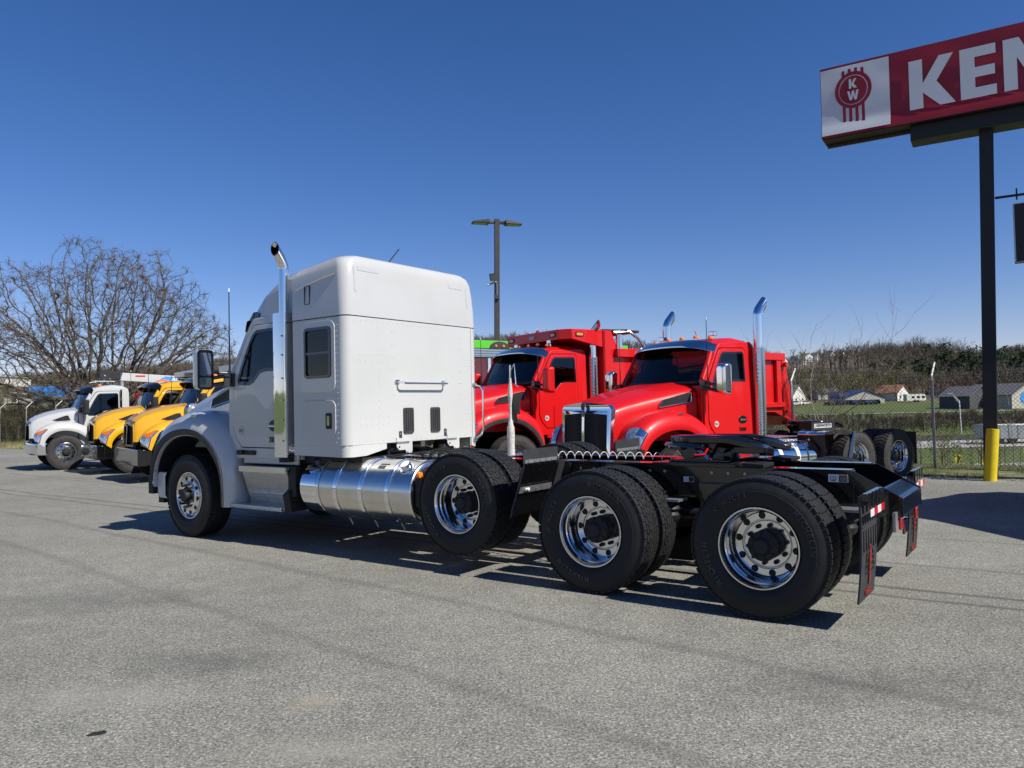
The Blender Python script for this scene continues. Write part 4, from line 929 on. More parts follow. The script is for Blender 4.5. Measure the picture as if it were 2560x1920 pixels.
    for yc in (.195, -.275):
        v_ = MB().plate(rrect(yc - .083, 1.30, yc + .083, 1.60, .025, 4), [], lambda a, b, d: (4.412 + d, a, b), .02).build('vent_cover', FLARE, root, bevel=.008)
        m = MB()
        for k in range(4): m.box((4.408, yc - .06 + k * .034, 1.33), (4.412, yc - .054 + k * .034, 1.57))
        m.build('vent_ribs', BLACKM, v_)
    def grab(pts, name='grab_handle'):
        MB().tube(pts, .0125, 10).build(name, CHROME, root, smooth=50)
        m = MB()
        for p in (pts[0], pts[-1]): m.box((p[0] - .012, p[1] - .035, p[2] - .022), (p[0] + .004, p[1] + .035, p[2] + .022))
        m.build('handle_foot', CHROME, root, bevel=.005)
    grab([(4.424, .37, 1.905), (4.35, .36, 1.895), (4.335, .33, 1.885), (4.335, -.40, 1.885), (4.35, -.43, 1.895), (4.424, -.44, 1.905)])
    grab([(4.424, -1.05, 1.88), (4.33, -1.06, 1.86), (4.30, -1.07, 1.80), (4.30, -1.07, 1.30), (4.33, -1.06, 1.23), (4.424, -1.05, 1.17)])
    # mounts below the rear wall
    for yc, w_ in ((.20, .20), (-.66, .17)):
        m = MB(); m.plate([(yc + w_, 1.26), (yc + w_, 1.15), (yc + w_ - .04, 1.11), (yc + .06, 1.11), (yc + .02, 1.04), (yc - .03, 1.03), (yc - .06, 1.10), (yc - .06, 1.22)], [circ(yc + w_ - .045, 1.145, .014, 8), circ(yc + .02, 1.075, .012, 8)], lambda a, b, d: (4.418 + d, a, b), .012); m.build('cab_mount_bracket', WHITE_P, root, bevel=.003)
        air_bag(root, 4.56, yc + .10, .98, 1.19)
    for y in (.33, -.46):
        MB().plate(rrect(y - .025, 1.24, y + .02, 1.33, .005), [circ(y - .003, 1.30, .01, 8)], lambda a, b, d: (4.424 + d, a, b), .006).build('latch_plate', FLARE, root)
    MB().tube([(4.55, .40, 1.02), (4.55, .40, 1.20)], .035, 10).build('shock_absorber', BLACKM, root)
    MB().box((4.40, -.95, .98), (5.9, .95, 1.06)).build('cab_subframe', BLACKM, root)
    # roof odds and ends
    MB().tube([(4.62, .28, 3.33), (4.56, .16, 3.50)], .007, 6).build('roof_aerial', BLACKM, root)
    m = MB(); m.tube([(5.62, .05, 3.17), (5.62, .05, 3.27)], .045, 14); m.tube([(5.57, -.25, 3.17), (5.57, -.25, 3.28)], .05, 14); m.box((5.52, -.30, 3.22), (5.66, .12, 3.26)); m.build('air_horn', CHROME, root)
    m = MB()
    for k in range(4): m.tube([(5.9, -.1 - k * .07, 3.12), (5.9, -.1 - k * .07, 3.17)], .008, 6)
    m.build('roof_lamp', FLARE, root)
    # exhausts
    stack_pipe(root, 5.52, 1.10, 1.06, 2.73, 3.55, .058, (-.03, .12), 'sheet', s=1)
    stack_pipe(root, 5.52, -1.10, 1.06, 2.60, 2.9, .064, (-.06, -.10), 'sheet', s=-1)
    # mirrors, aerial
    mirror_geo(root, 6.85, 1.175, 1.40, 1.88, 2.375, 1, WHITE, (6.62, 1.03, 1.98)); mirror_geo(root, 6.85, 1.175, 1.40, 1.88, 2.375, -1, WHITE, (6.62, 1.03, 1.98))
    antenna(root, 6.50, 1.17, 2.06, 3.09, 0.0)
    m = MB(); m.box((6.52, 1.04, 1.065), (6.16, 1.075, 1.12)) ; m.tube([(6.40, 1.04, 1.095), (6.40, 1.10, 1.095)], .03, 12); m.build('step_light', BLACKM, root)
    # steps
    m = MB(); m.box((5.50, .86, .905), (6.42, 1.12, .935)); m.build('upper_step', DIAM, root, bevel=.004)
    m = MB(); m.box((5.56, .90, .425), (6.545, 1.155, .47)); m.build('lower_step', DIAM, root, bevel=.004)
    m = MB(); m.hexa([(5.50, 1.12, .905), (6.36, 1.12, .905), (6.42, 1.0, .66), (5.56, 1.0, .66), (5.50, 1.10, .905), (6.36, 1.10, .905), (6.42, .98, .66), (5.56, .98, .66)])
    m.hexa([(5.56, 1.0, .66), (6.42, 1.0, .66), (6.45, .92, .47), (5.60, .92, .47), (5.56, .98, .66), (6.42, .98, .66), (6.45, .90, .47), (5.60, .90, .47)]); m.build('step_panel', DIAM, root, smooth=0)
    MB().box((5.62, .985, .60), (6.36, 1.008, .65)).build('toe_plate', DIAM, root)
    MB().box((5.50, 1.118, .865), (6.40, 1.128, .935)).build('step_trim', ALU, root, bevel=.002)
    m = MB(); m.hexa([(5.46, .70, .42), (5.46, 1.08, .42), (5.46, 1.12, .66), (5.46, .70, .94), (5.55, .70, .42), (5.55, 1.10, .42), (5.55, 1.14, .62), (5.55, .70, .94)]); m.box((5.38, .70, .60), (5.52, 1.08, .95)); m.build('step_bracket', BLACKM, root, bevel=.01)
    m = MB(); m.box((5.46, .55, 1.0), (6.25, .84, 1.02)); m.build('battery_box_lid', DIAM, root)
    m = MB(); m.box((5.42, .45, .45), (6.5, .86, .99)); m.build('battery_box', BLACKM, root, bevel=.01)
    # fuel and fluid tanks
    def tank(x0, x1, r, y, z, mt, name, n=48):
        m = MB(); m.lathe([(r * .75, 0), (r * .93, .018), (r * .985, .03), (r, .045), (r, x1 - x0 - .045), (r * .985, x1 - x0 - .03), (r * .93, x1 - x0 - .018), (r * .75, x1 - x0)], o=(x0, y, z), ax=(1, 0, 0), n=n, cap=True)
        return m.build(name, mt, root, smooth=40)
    T_ = tank(3.50, 4.93, .335, .815, .715, ALU, 'fuel_tank')
    m = MB()
    for x in (3.515, 4.905): m.lathe([(.338, 0), (.343, .006), (.338, .012)], o=(x, .815, .715), ax=(1, 0, 0), n=48)
    m.build('end_weld', CHROME, T_)
    for x in (4.63, 4.235, 3.84):
        m = MB(); m.lathe([(.336, -.028), (.346, -.026), (.346, -.012), (.341, -.008), (.341, .008), (.346, .012), (.346, .026), (.336, .028)], o=(x, .815, .715), ax=(1, 0, 0), n=48); m.build('tank_strap', CHROME, T_, smooth=30)
        MB().tube([(x, .94, .40), (x - .01, .90, .32)], .009, 6).build('strap_bolt', ALU_D, T_)
    m = MB(); A_ = radians(52); c = Vector((3.66, .815 + .335 * cos(A_), .715 + .335 * sin(A_))); ax_ = (0, cos(A_), sin(A_))
    m.lathe([(.085, -.02), (.08, .002), (.055, .006), (.055, .012)], o=c, ax=ax_, n=20); m.lathe([(.056, .012), (.056, .055), (.05, .062), (.001, .064)], o=c, ax=ax_, n=14); m.build('filler_cap', CHROME, T_, smooth=30)
    MB().tube([(4.35, .66, 1.02), (4.35, .66, 1.07)], .02, 8).build('breather', CHROME, T_)
    MB().tube([(4.35, .66, 1.06), (4.1, .5, 1.09), (3.85, .47, 1.06)], .009, 6).build('breather_hose', BLACKM, T_)
    m = MB(); A2 = radians(62)
    for k, wz in enumerate((0, .035, .06)):
        a = A2 - wz / .336; m.add([(3.98 - (0 if k else .03), .815 + .3365 * cos(a), .715 + .3365 * sin(a)), (4.08, .815 + .3365 * cos(a), .715 + .3365 * sin(a)), (4.08, .815 + .3365 * cos(a - .06), .715 + .3365 * sin(a - .06)), (3.98 - (0 if k else .03), .815 + .3365 * cos(a - .06), .715 + .3365 * sin(a - .06))], [(0, 1, 2, 3)])
    m.build('tank_label', FLARE, T_, smooth=0)
    D_ = tank(4.98, 5.32, .30, .80, .715, CHROME, 'fluid_tank')
    MB().lathe([(.05, 0), (.05, .05), (.045, .055), (.001, .056)], o=(5.14, .80 + .30 * cos(1.15), .715 + .30 * sin(1.15)), ax=(0, cos(1.15), sin(1.15)), n=14).build('filler_cap', NAVY, D_)
    m = MB(); m.lathe([(.001, -.03), (.03, -.025), (.034, 0), (.03, .025), (.001, .03)], o=(3.38, 1.15, .93), ax=(1, 0, 0), n=14); m.build('marker_lamp', AMBER, root)
    MB().tube([(3.40, 1.12, .93), (3.46, .95, .96)], .012, 6).build('marker_lamp_bracket', BLACKM, root)
    MB().box((3.36, .98, .60), (3.48, 1.10, .90)).build('tank_end_bracket', BLACKM, root)
    tank(3.55, 5.2, .30, -.80, .715, ALU, 'right_fuel_tank')
    m = MB(); m.box((5.4, -1.1, .45), (6.5, -.6, .95)); m.build('right_battery_box', BLACKM, root)
    # chassis
    rail_set(root, 8.1, -.50, 1.035, .27)
    for s in (1, -1):      # tapered tail of each rail
        MB().hexa([(-.50, s * .422, 1.035), (-.50, s * .43, 1.035), (-.50, s * .43, .765), (-.50, s * .422, .765), (-.84, s * .422, .845), (-.84, s * .43, .845), (-.84, s * .43, .70), (-.84, s * .422, .70)]).build('frame_tail', BLACKG, root, bevel=.002)
        m = MB(); m.box((-.48, s * .36 - .07, 1.030), (.22, s * .36 + .07, 1.042)); m.box((.26, s * .36 - .085, 1.038), (3.0, s * .36 + .085, 1.055)); m.build('frame_flange', BLACKG, root, bevel=.002)
        m = MB(); m.hexa([(.16, s * .25, 1.045), (.34, s * .25, 1.045), (.34, s * .52, 1.045), (.16, s * .52, 1.045), (.16, s * .25, 1.075), (.34, s * .25, 1.085), (.34, s * .52, 1.085), (.16, s * .52, 1.075)]); m.build('slide_stop', BLACKM, root, bevel=.004)
    m = MB(); m.hexa([(-.695, .418, .912), (-.695, -.418, .912), (-.83, -.418, .842), (-.83, .418, .842), (-.70, .418, .90), (-.70, -.418, .90), (-.835, -.418, .83), (-.835, .418, .83)]); m.box((-.84, -.43, .71), (-.828, .43, .842)); m.build('end_crossmember', BLACKG, root, bevel=.003)
    m = MB(); m.box((-.80, .20, .60), (-.78, .52, .74)); m.build('lamp_plate', ALU_D, root)
    for y in (.36, -.33): MB().box((-.822, y - .035, .60), (-.80, y + .035, .69)).build('tail_lamp', REDL, root, bevel=.01)
    m = MB(); m.tube([(-.79, .40, .80), (-.81, .25, .79), (-.80, .22, .70)], .006, 6); m.build('lamp_cable', PLAST, root); MB().box((-.82, .12, .55), (-.80, .26, .66)).build('plate_holder', CHROME, root)
    for s in (1, -1):
        bolts(root, [(x, s * .43, z) for x in np.arange(-.38, 7.0, .145) for z in (.985, .80) if rng.random() < .62], (0, s, 0), ALU_D)
    # warning labels on the rail
    lb = MB(); lb.box((-.46, .431, .945), (-.315, .434, 1.005)); L_ = lb.build('warning_label', WTAPE, root)
    MB().box((-.458, .4345, .947), (-.395, .4352, 1.003)).build('label_text_panel', BLACKM, L_)
    MB().box((-.455, .4354, .993), (-.398, .436, 1.001)).build('label_header', AMBER, L_)
    m = MB()
    for k in range(5): m.box((-.452, .4354, .952 + k * .008), (-.402, .436, .955 + k * .008))
    m.build('label_lines', ALU_D, L_)
    m = MB(); cx, cz = -.353, .978
    m.tube([(cx + .022 * cos(a), .436, cz + .020 * sin(a)) for a in np.linspace(radians(130), radians(410), 14)], .0022, 5); m.box((cx - .015, .4345, cz - .024), (cx + .015, .436, cz - .020)); m.box((cx - .0025, .4345, cz - .004), (cx + .0025, .436, cz + .016)); m.box((cx - .0025, .4345, cz - .012), (cx + .0025, .436, cz - .008)); m.build('tyre_pressure_symbol', BLACKM, L_)
    L2 = MB().box((.80, .431, .898), (.895, .434, .943)).build('service_label', WTAPE, root); MB().box((.802, .4345, .900), (.848, .4352, .941)).build('label_text_panel', BLACKM, L2)
    MB().tube([(.872 + .013 * cos(a), .436, .920 + .013 * sin(a)) for a in np.linspace(0, 2 * pi, 13)], .003, 5).build('label_ring', BLUEP, L2)
    # hangers, springs and axles
    for x in (.62, 2.25):
        for s in (1, -1): MB().hexa([(x - .12, s * .44, .90), (x + .12, s * .44, .90), (x + .10, s * .44, .55), (x - .02, s * .44, .55), (x - .12, s * .49, .90), (x + .12, s * .49, .90), (x + .10, s * .49, .55), (x - .02, s * .49, .55)]).build('suspension_hanger', BLACKG, root, bevel=.005)
    axle(root, 0); axle(root, 1.446); axle(root, 2.91, .667, diff=False); axle(root, 7.37, .50, hw=.80, diff=False)
    for x in (-.42, 1.02):
        for s in (1, -1): air_bag(root, x, s * .52, .56, .74)
    m = MB(); m.tube([(1.2, 0, .56), (.3, 0, .56)], .05, 12); m.tube([(1.7, 0, .60), (6.3, 0, .85)], .06, 12); m.build('drive_shaft', BLACKM, root)
    m = MB(); m.tube([(2.4, -.25, .80), (4.3, -.25, .80)], .12, 14); m.tube([(2.5, .22, .82), (3.6, .22, .82)], .10, 14); m.build('air_tank', BLACKM, root)
    m = MB()
    for k in range(5): m.tube([(.3 + k * .6, .30 - .05 * k, .92), (.8 + k * .6, .2 - .04 * k, .80 + .03 * (k % 2)), (1.3 + k * .6, .32, .90)], .014, 6)
    m.build('air_lines', BLACKM, root)
    m = MB()
    for k in range(7):
        y = .36 - .10 * k; m.tube([(4.30, y, 1.04), (4.0 - .1 * (k % 3), y + .05, 1.10 + .02 * (k % 2)), (3.6, y - .03, 1.085), (3.3 - .12 * k, y, 1.03)], .014, 6)
    for k in range(3): m.tube([(3.95 - .12 * k, .46, 1.00), (3.92 - .12 * k, .52, 1.09), (3.85 - .12 * k, .50, 1.10), (3.75 - .1 * k, .40, 1.04)], .012, 6)
    m.build('deck_hoses', BLACKM, root)
    m = MB()
    for x in (.28, 1.73):
        for s in (1, -1): m.lathe([(.02, 0), (.085, .01), (.095, .05), (.085, .09), (.085, .19), (.06, .21)], o=(x, s * .56, .56), ax=(1, 0, .3), n=16, cap=True)
    m.build('brake_chambers', BLACKM, root, kind='stuff')
    MB().box((5.6, -.4, .55), (7.9, .4, 1.25)).build('engine_block', BLACKM, root, bevel=.05)
    # deck plate, coil line, wrapped post
    MB().box((2.95, -.42, 1.058), (4.25, .50, 1.066)).build('deck_plate', DIAM, root)
    pts = [(2.52 - 1.62 * t / 400, .33 + .028 * cos(t * 2 * pi / 22) - .16 * (t / 400), 1.098 + .034 * sin(t * 2 * pi / 22)) for t in range(401)]
    MB().tube(pts, .0035, 5).build('coiled_line', WTAPE, root); MB().tube([(2.6, .36, 1.07), (2.55, .34, 1.15), (2.52, .36, 1.10)], .0035, 5).build('coil_end', WTAPE, root)
    m = MB(); zz = [1.05, 1.06, 1.15, 1.28, 1.36, 1.385, 1.44, 1.455, 1.50]; rr_ = [.03, .040, .040, .043, .040, .030, .022, .018, .016]
    m.tube([(3.08, 0, z) for z in zz], rr_, 16); m.build('wrapped_post_base', PLAST, root, smooth=50)
    m = MB(); m.tube([(3.08, 0, 1.50), (3.08, 0, 1.61), (3.078, 0, 1.70), (3.078, 0, 1.72), (3.077, 0, 1.80), (3.075, 0, 1.82), (3.075, 0, 1.90)], [.015, .016, .026, .028, .022, .018, .012], 12); m.build('wrapped_post', PLAST, root)
    MB().tube([(3.075, 0, 1.85), (3.07, 0, 2.04)], .010, 8).tube([(3.07, 0, 1.98), (3.03, -.02, 2.05), (3.02, -.03, 1.83), (2.98, -.03, 1.80)], .007, 6).build('post_hook', CHROME, root)
    m = MB(); m.box((3.05, -.14, 1.50), (3.10, -.02, 1.68)); m.box((3.055, -.06, 1.44), (3.095, .0, 1.50)); m.tube([(3.07, -.07, 1.55), (3.07, -.09, 1.42), (3.07, -.05, 1.47)], .018, 8); m.build('hose_tender_box', BLACKM, root, bevel=.01)
    fifth_wheel(root, .70, 1.285, s=.9)
    flap_small(root, 1); flap_small(root, -1)
    mud_flap(root, 1); mud_flap(root, -1)
    # wheels
    for s in (1, -1):
        wheel(root, 7.37, s * 1.20, .53, s, 'rib', True, R=.53, w=.31, steer=-.02, letters=False, seg=80, spin=.2)
        dual(root, 2.91, 1.14, s, z=.667, tread='drive', scale=.944, spin=.3, seg=80, letters=True)
        dual(root, 1.446, 1.14, s, z=.52, tread='drive', spin=.9, seg=96, letters=True)
        dual(root, 0, 1.20, s, z=.52, tread='rib', spin=.15, seg=96, letters=True)
    return root
hero()

# ------------------------------------------------------------------ the two red trucks
A1 = radians(33); RZ1 = pi + A1
F1 = Vector((-cos(A1), -sin(A1), 0)); L1 = Vector((-F1.y, F1.x, 0)); L1 = Vector((sin(A1), -cos(A1), 0))
def red_common(root, acc, mir, chrome_visor=True, guard=True, offs=0):
    K = cab(root, 0, 0, RED, accent=acc, visor=CHROME_V, lamps=5, chrome_trim=True if acc is None else False)
    MB().grid(K['bump']).build('bumper', RED if acc is not None else CHROME, root, smooth=40)
    for s in (1, -1):
        mirror_geo(root, -.78, 1.30, 1.52, 1.86, 2.37, s, mir, (-.70, 1.03, 2.0))
        antenna(root, -.70, s * 1.10, 1.98, 3.12)
        MB().box((-1.42, s * .62 - .07, 2.90), (-1.32, s * .62 + .07, 2.98)).build('work_lamp', CHROME, root, bevel=.01)
        MB().tube([(-1.37, s * .62, 2.84), (-1.37, s * .62, 2.91)], .015, 6).build('work_lamp_stem', CHROME, root)
    MB().tube([(-1.35, .30, 2.87), (-1.33, .24, 3.02)], .006, 5).build('roof_aerial', BLACKM, root)
    for s in (1, -1): wheel(root, -.12, s * 1.17, .53, s, 'rib', True, R=.53, w=.30, tyre=RUBBER_D, seg=56)
    axle(root, -.12, .5, diff=False); MB().box((-1.9, -.4, .55), (.9, .4, 1.15)).build('engine_block', BLACKM, root, bevel=.05)
    m = MB(); m.box((-1.95, .62, .42), (-1.0, 1.10, .90)); m.build('step_box', BLACKM, root, bevel=.02)
    return K
CHROME_V = mat('blued_chrome', (.62, .65, .70), .12, 1, 0, .03, 2)
def red_tractor():
    root = thing('day_cab_tractor', 'red day cab tractor with chrome grille, chrome mirror and two rear axles', 'truck', (2.04 + .038, 13.40 - .059, -.15), RZ1)
    red_common(root, None, CHROME)
    stack_pipe(root, -1.98, 1.12, 1.05, 2.68, 3.54, .086, (-.13, .0), 'perf', gr=.102)
    stack_pipe(root, -1.98, -1.12, 1.05, 2.68, 3.54, .086, (-.13, .0), 'perf', gr=.102)
    rail_set(root, .9, -6.9, 1.0, .28); axle(root, -4.72, .54); axle(root, -6.08, .54)
    for s in (1, -1):
        for x in (-4.72, -6.08): dual(root, x, 1.20, s, z=.555, tread='lug', R=.52, scale=1.06, tyre=RUBBER_D, hubm=BLACKG, nutm=CHROME, rimm=CHROME, seg=56)
        MB().box((-6.84, s * .75 - .3 if s > 0 else -1.1, .35), (-6.82, 1.15 if s > 0 else -.45, 1.02)).build('mud_flap', FLAPM, root)
        # polished quarter fender ahead of the drive wheels
        m = MB(); rows = [[(x, s * y, z) for y in (.60, 1.20)] for x, z in ((-3.67, .98), (-3.67, 1.08), (-3.69, 1.12), (-3.80, 1.14), (-4.10, 1.15), (-4.50, 1.12))]
        m.grid(rows); m.build('quarter_fender', CHROME, root, smooth=20)
        MB().grid([[(x, s * y, z) for y in (.60, 1.20)] for x, z in ((-3.66, 1.06), (-3.67, .9), (-3.70, .5))]).build('quarter_fender_apron', BLACKM, root)
        MB().tube([(-4.50, s * 1.255, 1.11), (-4.44, s * 1.26, .93), (-4.28, s * 1.26, .42)], .038, 10).build('fender_tube', CHROME, root)
        # tanks
        m = MB(); m.lathe([(.22, 0), (.30, .03), (.30, 1.30), (.22, 1.33)], o=(-3.65, s * .80, .68), ax=(1, 0, 0), n=40, cap=True); T_ = m.build('fuel_tank', CHROME, root, smooth=40)
        for x in (-2.55, -3.02):
            MB().lathe([(.306, -.05), (.310, -.045), (.310, .045), (.306, .05)], o=(x, s * .80, .68), ax=(1, 0, 0), n=40).build('tank_strap', WTAPE, T_)
            MB().tube([(x + .03, s * 1.02, .93), (x, s * 1.05, .86), (x - .03, s * 1.02, .95)], .012, 5).build('strap_bracket', ALU_D, T_)
        MB().lathe([(.304, -.02), (.304, .02)], o=(-3.30, s * .80, .68), ax=(1, 0, 0), n=40).build('black_band', BLACKM, T_)
        MB().box((-3.1, s * .85 - .17, .985), (-2.3, s * .85 + .17, 1.02)).build('tank_step', DIAM, root, bevel=.004)
        MB().tube([(-3.55, s * .92, .97), (-3.55, s * .92, 1.02)], .035, 10).build('filler_cap', CHROME, root)
    MB().box((-4.0, -.45, 1.02), (-2.3, .45, 1.03)).build('deck_plate', DIAM, root)
    fifth_wheel(root, -4.95, 1.30, 1.0)
    b = MB().box((-3.74, .62, 1.16), (-3.72, .88, 1.30)).build('name_plate_panel', BLACKM, root)
    # the black panel faces the truck's left: lettering on it
    b2 = MB().box((-4.46, .86, 1.15), (-3.72, .88, 1.31)).build('name_board', BLACKM, root)
    MB().box((-4.34, .8805, 1.19), (-3.80, .883, 1.27)).build('name_strip', GTAPE, b2)
    text_geo('KENWORTH', .078, lambda a, c, d: (-4.10 - a, .8835 + d, 1.232 + c), .002, .003).build('name_lettering', BLACKM, b2, smooth=0)
    MB().tube([(-3.845 + .020 * cos(a), .884, 1.232 + .024 * sin(a)) for a in np.linspace(0, 2 * pi, 13)], .004, 5).build('name_emblem', REDEMB, b2)
    return root
red_tractor()
def red_dump():
    o = Vector((2.04, 13.40, 0)) + Vector((-2.53 * 1.07, 2.25 * 1.07, 0))
    root = thing('dump_truck', 'red dump truck with cab protector above its roof, beside the chrome-grille tractor', 'truck', (o.x, o.y, -.03), RZ1)
    red_common(root, FLARE, RED, guard=False)
    for s in (1, -1): stack_pipe(root, -2.12, s * 1.10, 1.05, 2.62, 3.36, .070, (-.05, .16), 'perf', gr=.092)
    rail_set(root, .9, -8.3, 1.0, .28); axle(root, -5.6, .53); axle(root, -7.0, .53)
    for s in (1, -1):
        for x in (-5.6, -7.0): dual(root, x, 1.20, s, z=.54, tread='lug', scale=1.03, tyre=RUBBER_D, seg=48, nutm=CHROME)
    # body
    B = MB(); x0, x1, w, zb, zt = -8.05, -2.30, 1.22, 1.42, 2.93
    for s in (1, -1): B.plate([(x0 - .35, zb - .35), (x0 + .3, zb - .1), (x1, zb), (x1, 3.16), (x1 - .22, 3.16), (x1 - .40, 2.78), (x1 - .9, zt - .15), (x0, zt - .15), (x0 - .05, 2.3)], [], lambda a, b, d: (a, s * (w - d), b), .05)
    B.box((x1 - .06, -w, zb), (x1, w, 3.165)); B.box((x0, -w, zb), (x1, w, zb + .08)); B.box((x0 - .02, -w, zb - .2), (x0 + .04, w, zt - .18))
    B.build('dump_body', RED, root, bevel=.012)
    m = MB()
    for s in (1, -1):
        m.box((x0, s * (w + .055) - .055, zt - .33), (x1 - .3, s * (w + .055) + .055, zt - .15))
        m.box((x0, s * (w + .04) - .04, zb + .02), (x1, s * (w + .04) + .04, zb + .14))
        for x in (x1 - .95, x0 + .15): m.box((x, s * (w + .045) - .045, zb + .1), (x + .16, s * (w + .045) + .045, zt - .2))
    m.build('body_rib', RED, root, bevel=.01)
    # cab protector
    P_ = MB(); zt0, zt1 = 3.10, 3.16
    pts = [(-2.32, -1.2), (-1.55, -1.2), (-1.32, -.95), (-1.32, .95), (-1.50, 1.2), (-2.32, 1.2)]
    top = [(a, b, 3.17) for a, b in pts]; bot = [(a, b, 2.96 if a > -2 else 2.80) for a, b in pts]
    P_.add(top + bot, [(0, 1, 2, 3, 4, 5), (11, 10, 9, 8, 7, 6), (0, 6, 7, 1), (1, 7, 8, 2), (2, 8, 9, 3), (3, 9, 10, 4), (4, 10, 11, 5)])
    P_.build('cab_protector', RED, root, bevel=.01, smooth=20)
    for y in (-.78, .78):
        L_ = MB().plate(rrect(y - .11, 3.015, y + .11, 3.115, .03), [], lambda a, b, d: (-1.312 - d, a, b), .012).build('lamp_housing', BLACKM, root); MB().plate(rrect(y - .075, 3.035, y + .075, 3.095, .02), [], lambda a, b, d: (-1.305 - d, a, b), .01).build('strobe_lamp', AMBER, L_)
    for s in (1, -1):
        L_ = MB().plate(rrect(-1.80, 3.01, -1.58, 3.115, .04), [], lambda a, b, d: (a, s * (1.21 - d), b), .012).build('lamp_housing', BLACKM, root); MB().plate(rrect(-1.77, 3.035, -1.61, 3.09, .02), [], lambda a, b, d: (a, s * (1.217 - d), b), .01).build('strobe_lamp', AMBER, L_)
    MB().box((-1.315, -.07, 3.03), (-1.308, .12, 3.10)).build('maker_plate', ALU_D, root)
    MB().box((-3.4, -1.12, 3.15), (-2.4, 1.12, 3.20)).build('rolled_tarp', BLACKM, root)
    for s in (1, -1):
        MB().tube([(-2.62, s * 1.18, 3.13), (-2.95, s * 1.30, 3.15), (-3.15, s * 1.36, 3.0), (-3.9, s * 1.36, 2.3), (-5.9, s * 1.36, 1.7)], .032, 8).build('tarp_arm', ALU, root)
        MB().tube([(-2.72, s * 1.24, 3.08), (-2.72, s * 1.24, 2.72)], .07, 14).build('tarp_motor', CHROME, root)
        MB().tube([(-2.55, s * 1.15, 3.17), (-2.9, s * 1.30, 3.17)], .028, 8).build('tarp_pivot', BLACKM, root)
        MB().box((-8.45, min(s * .9, s * 1.22), 1.0), (-8.40, max(s * .9, s * 1.22), 1.1)).build('tail_lamp', REDL, root)
    m = MB()
    for s in (1, -1): m.tube([(x0 - .05, s * 1.26, 2.50), (x0 - .05, s * 1.34, 2.50)], .06, 12); m.tube([(x0 - .1, s * 1.26, 1.35), (x0 - .1, s * 1.31, 1.35)], .04, 12)
    m.build('tailgate_pivot', DRED, root)
    MB().hexa([(x0 + .0, -w, zb - .1), (x0 - .02, -w, 2.72), (x0 - .10, -w, 2.70), (x0 - .5, -w, zb - .45), (x0 + .0, w, zb - .1), (x0 - .02, w, 2.72), (x0 - .10, w, 2.70), (x0 - .5, w, zb - .45)]).build('tailgate', RED, root, bevel=.01)
red_dump()

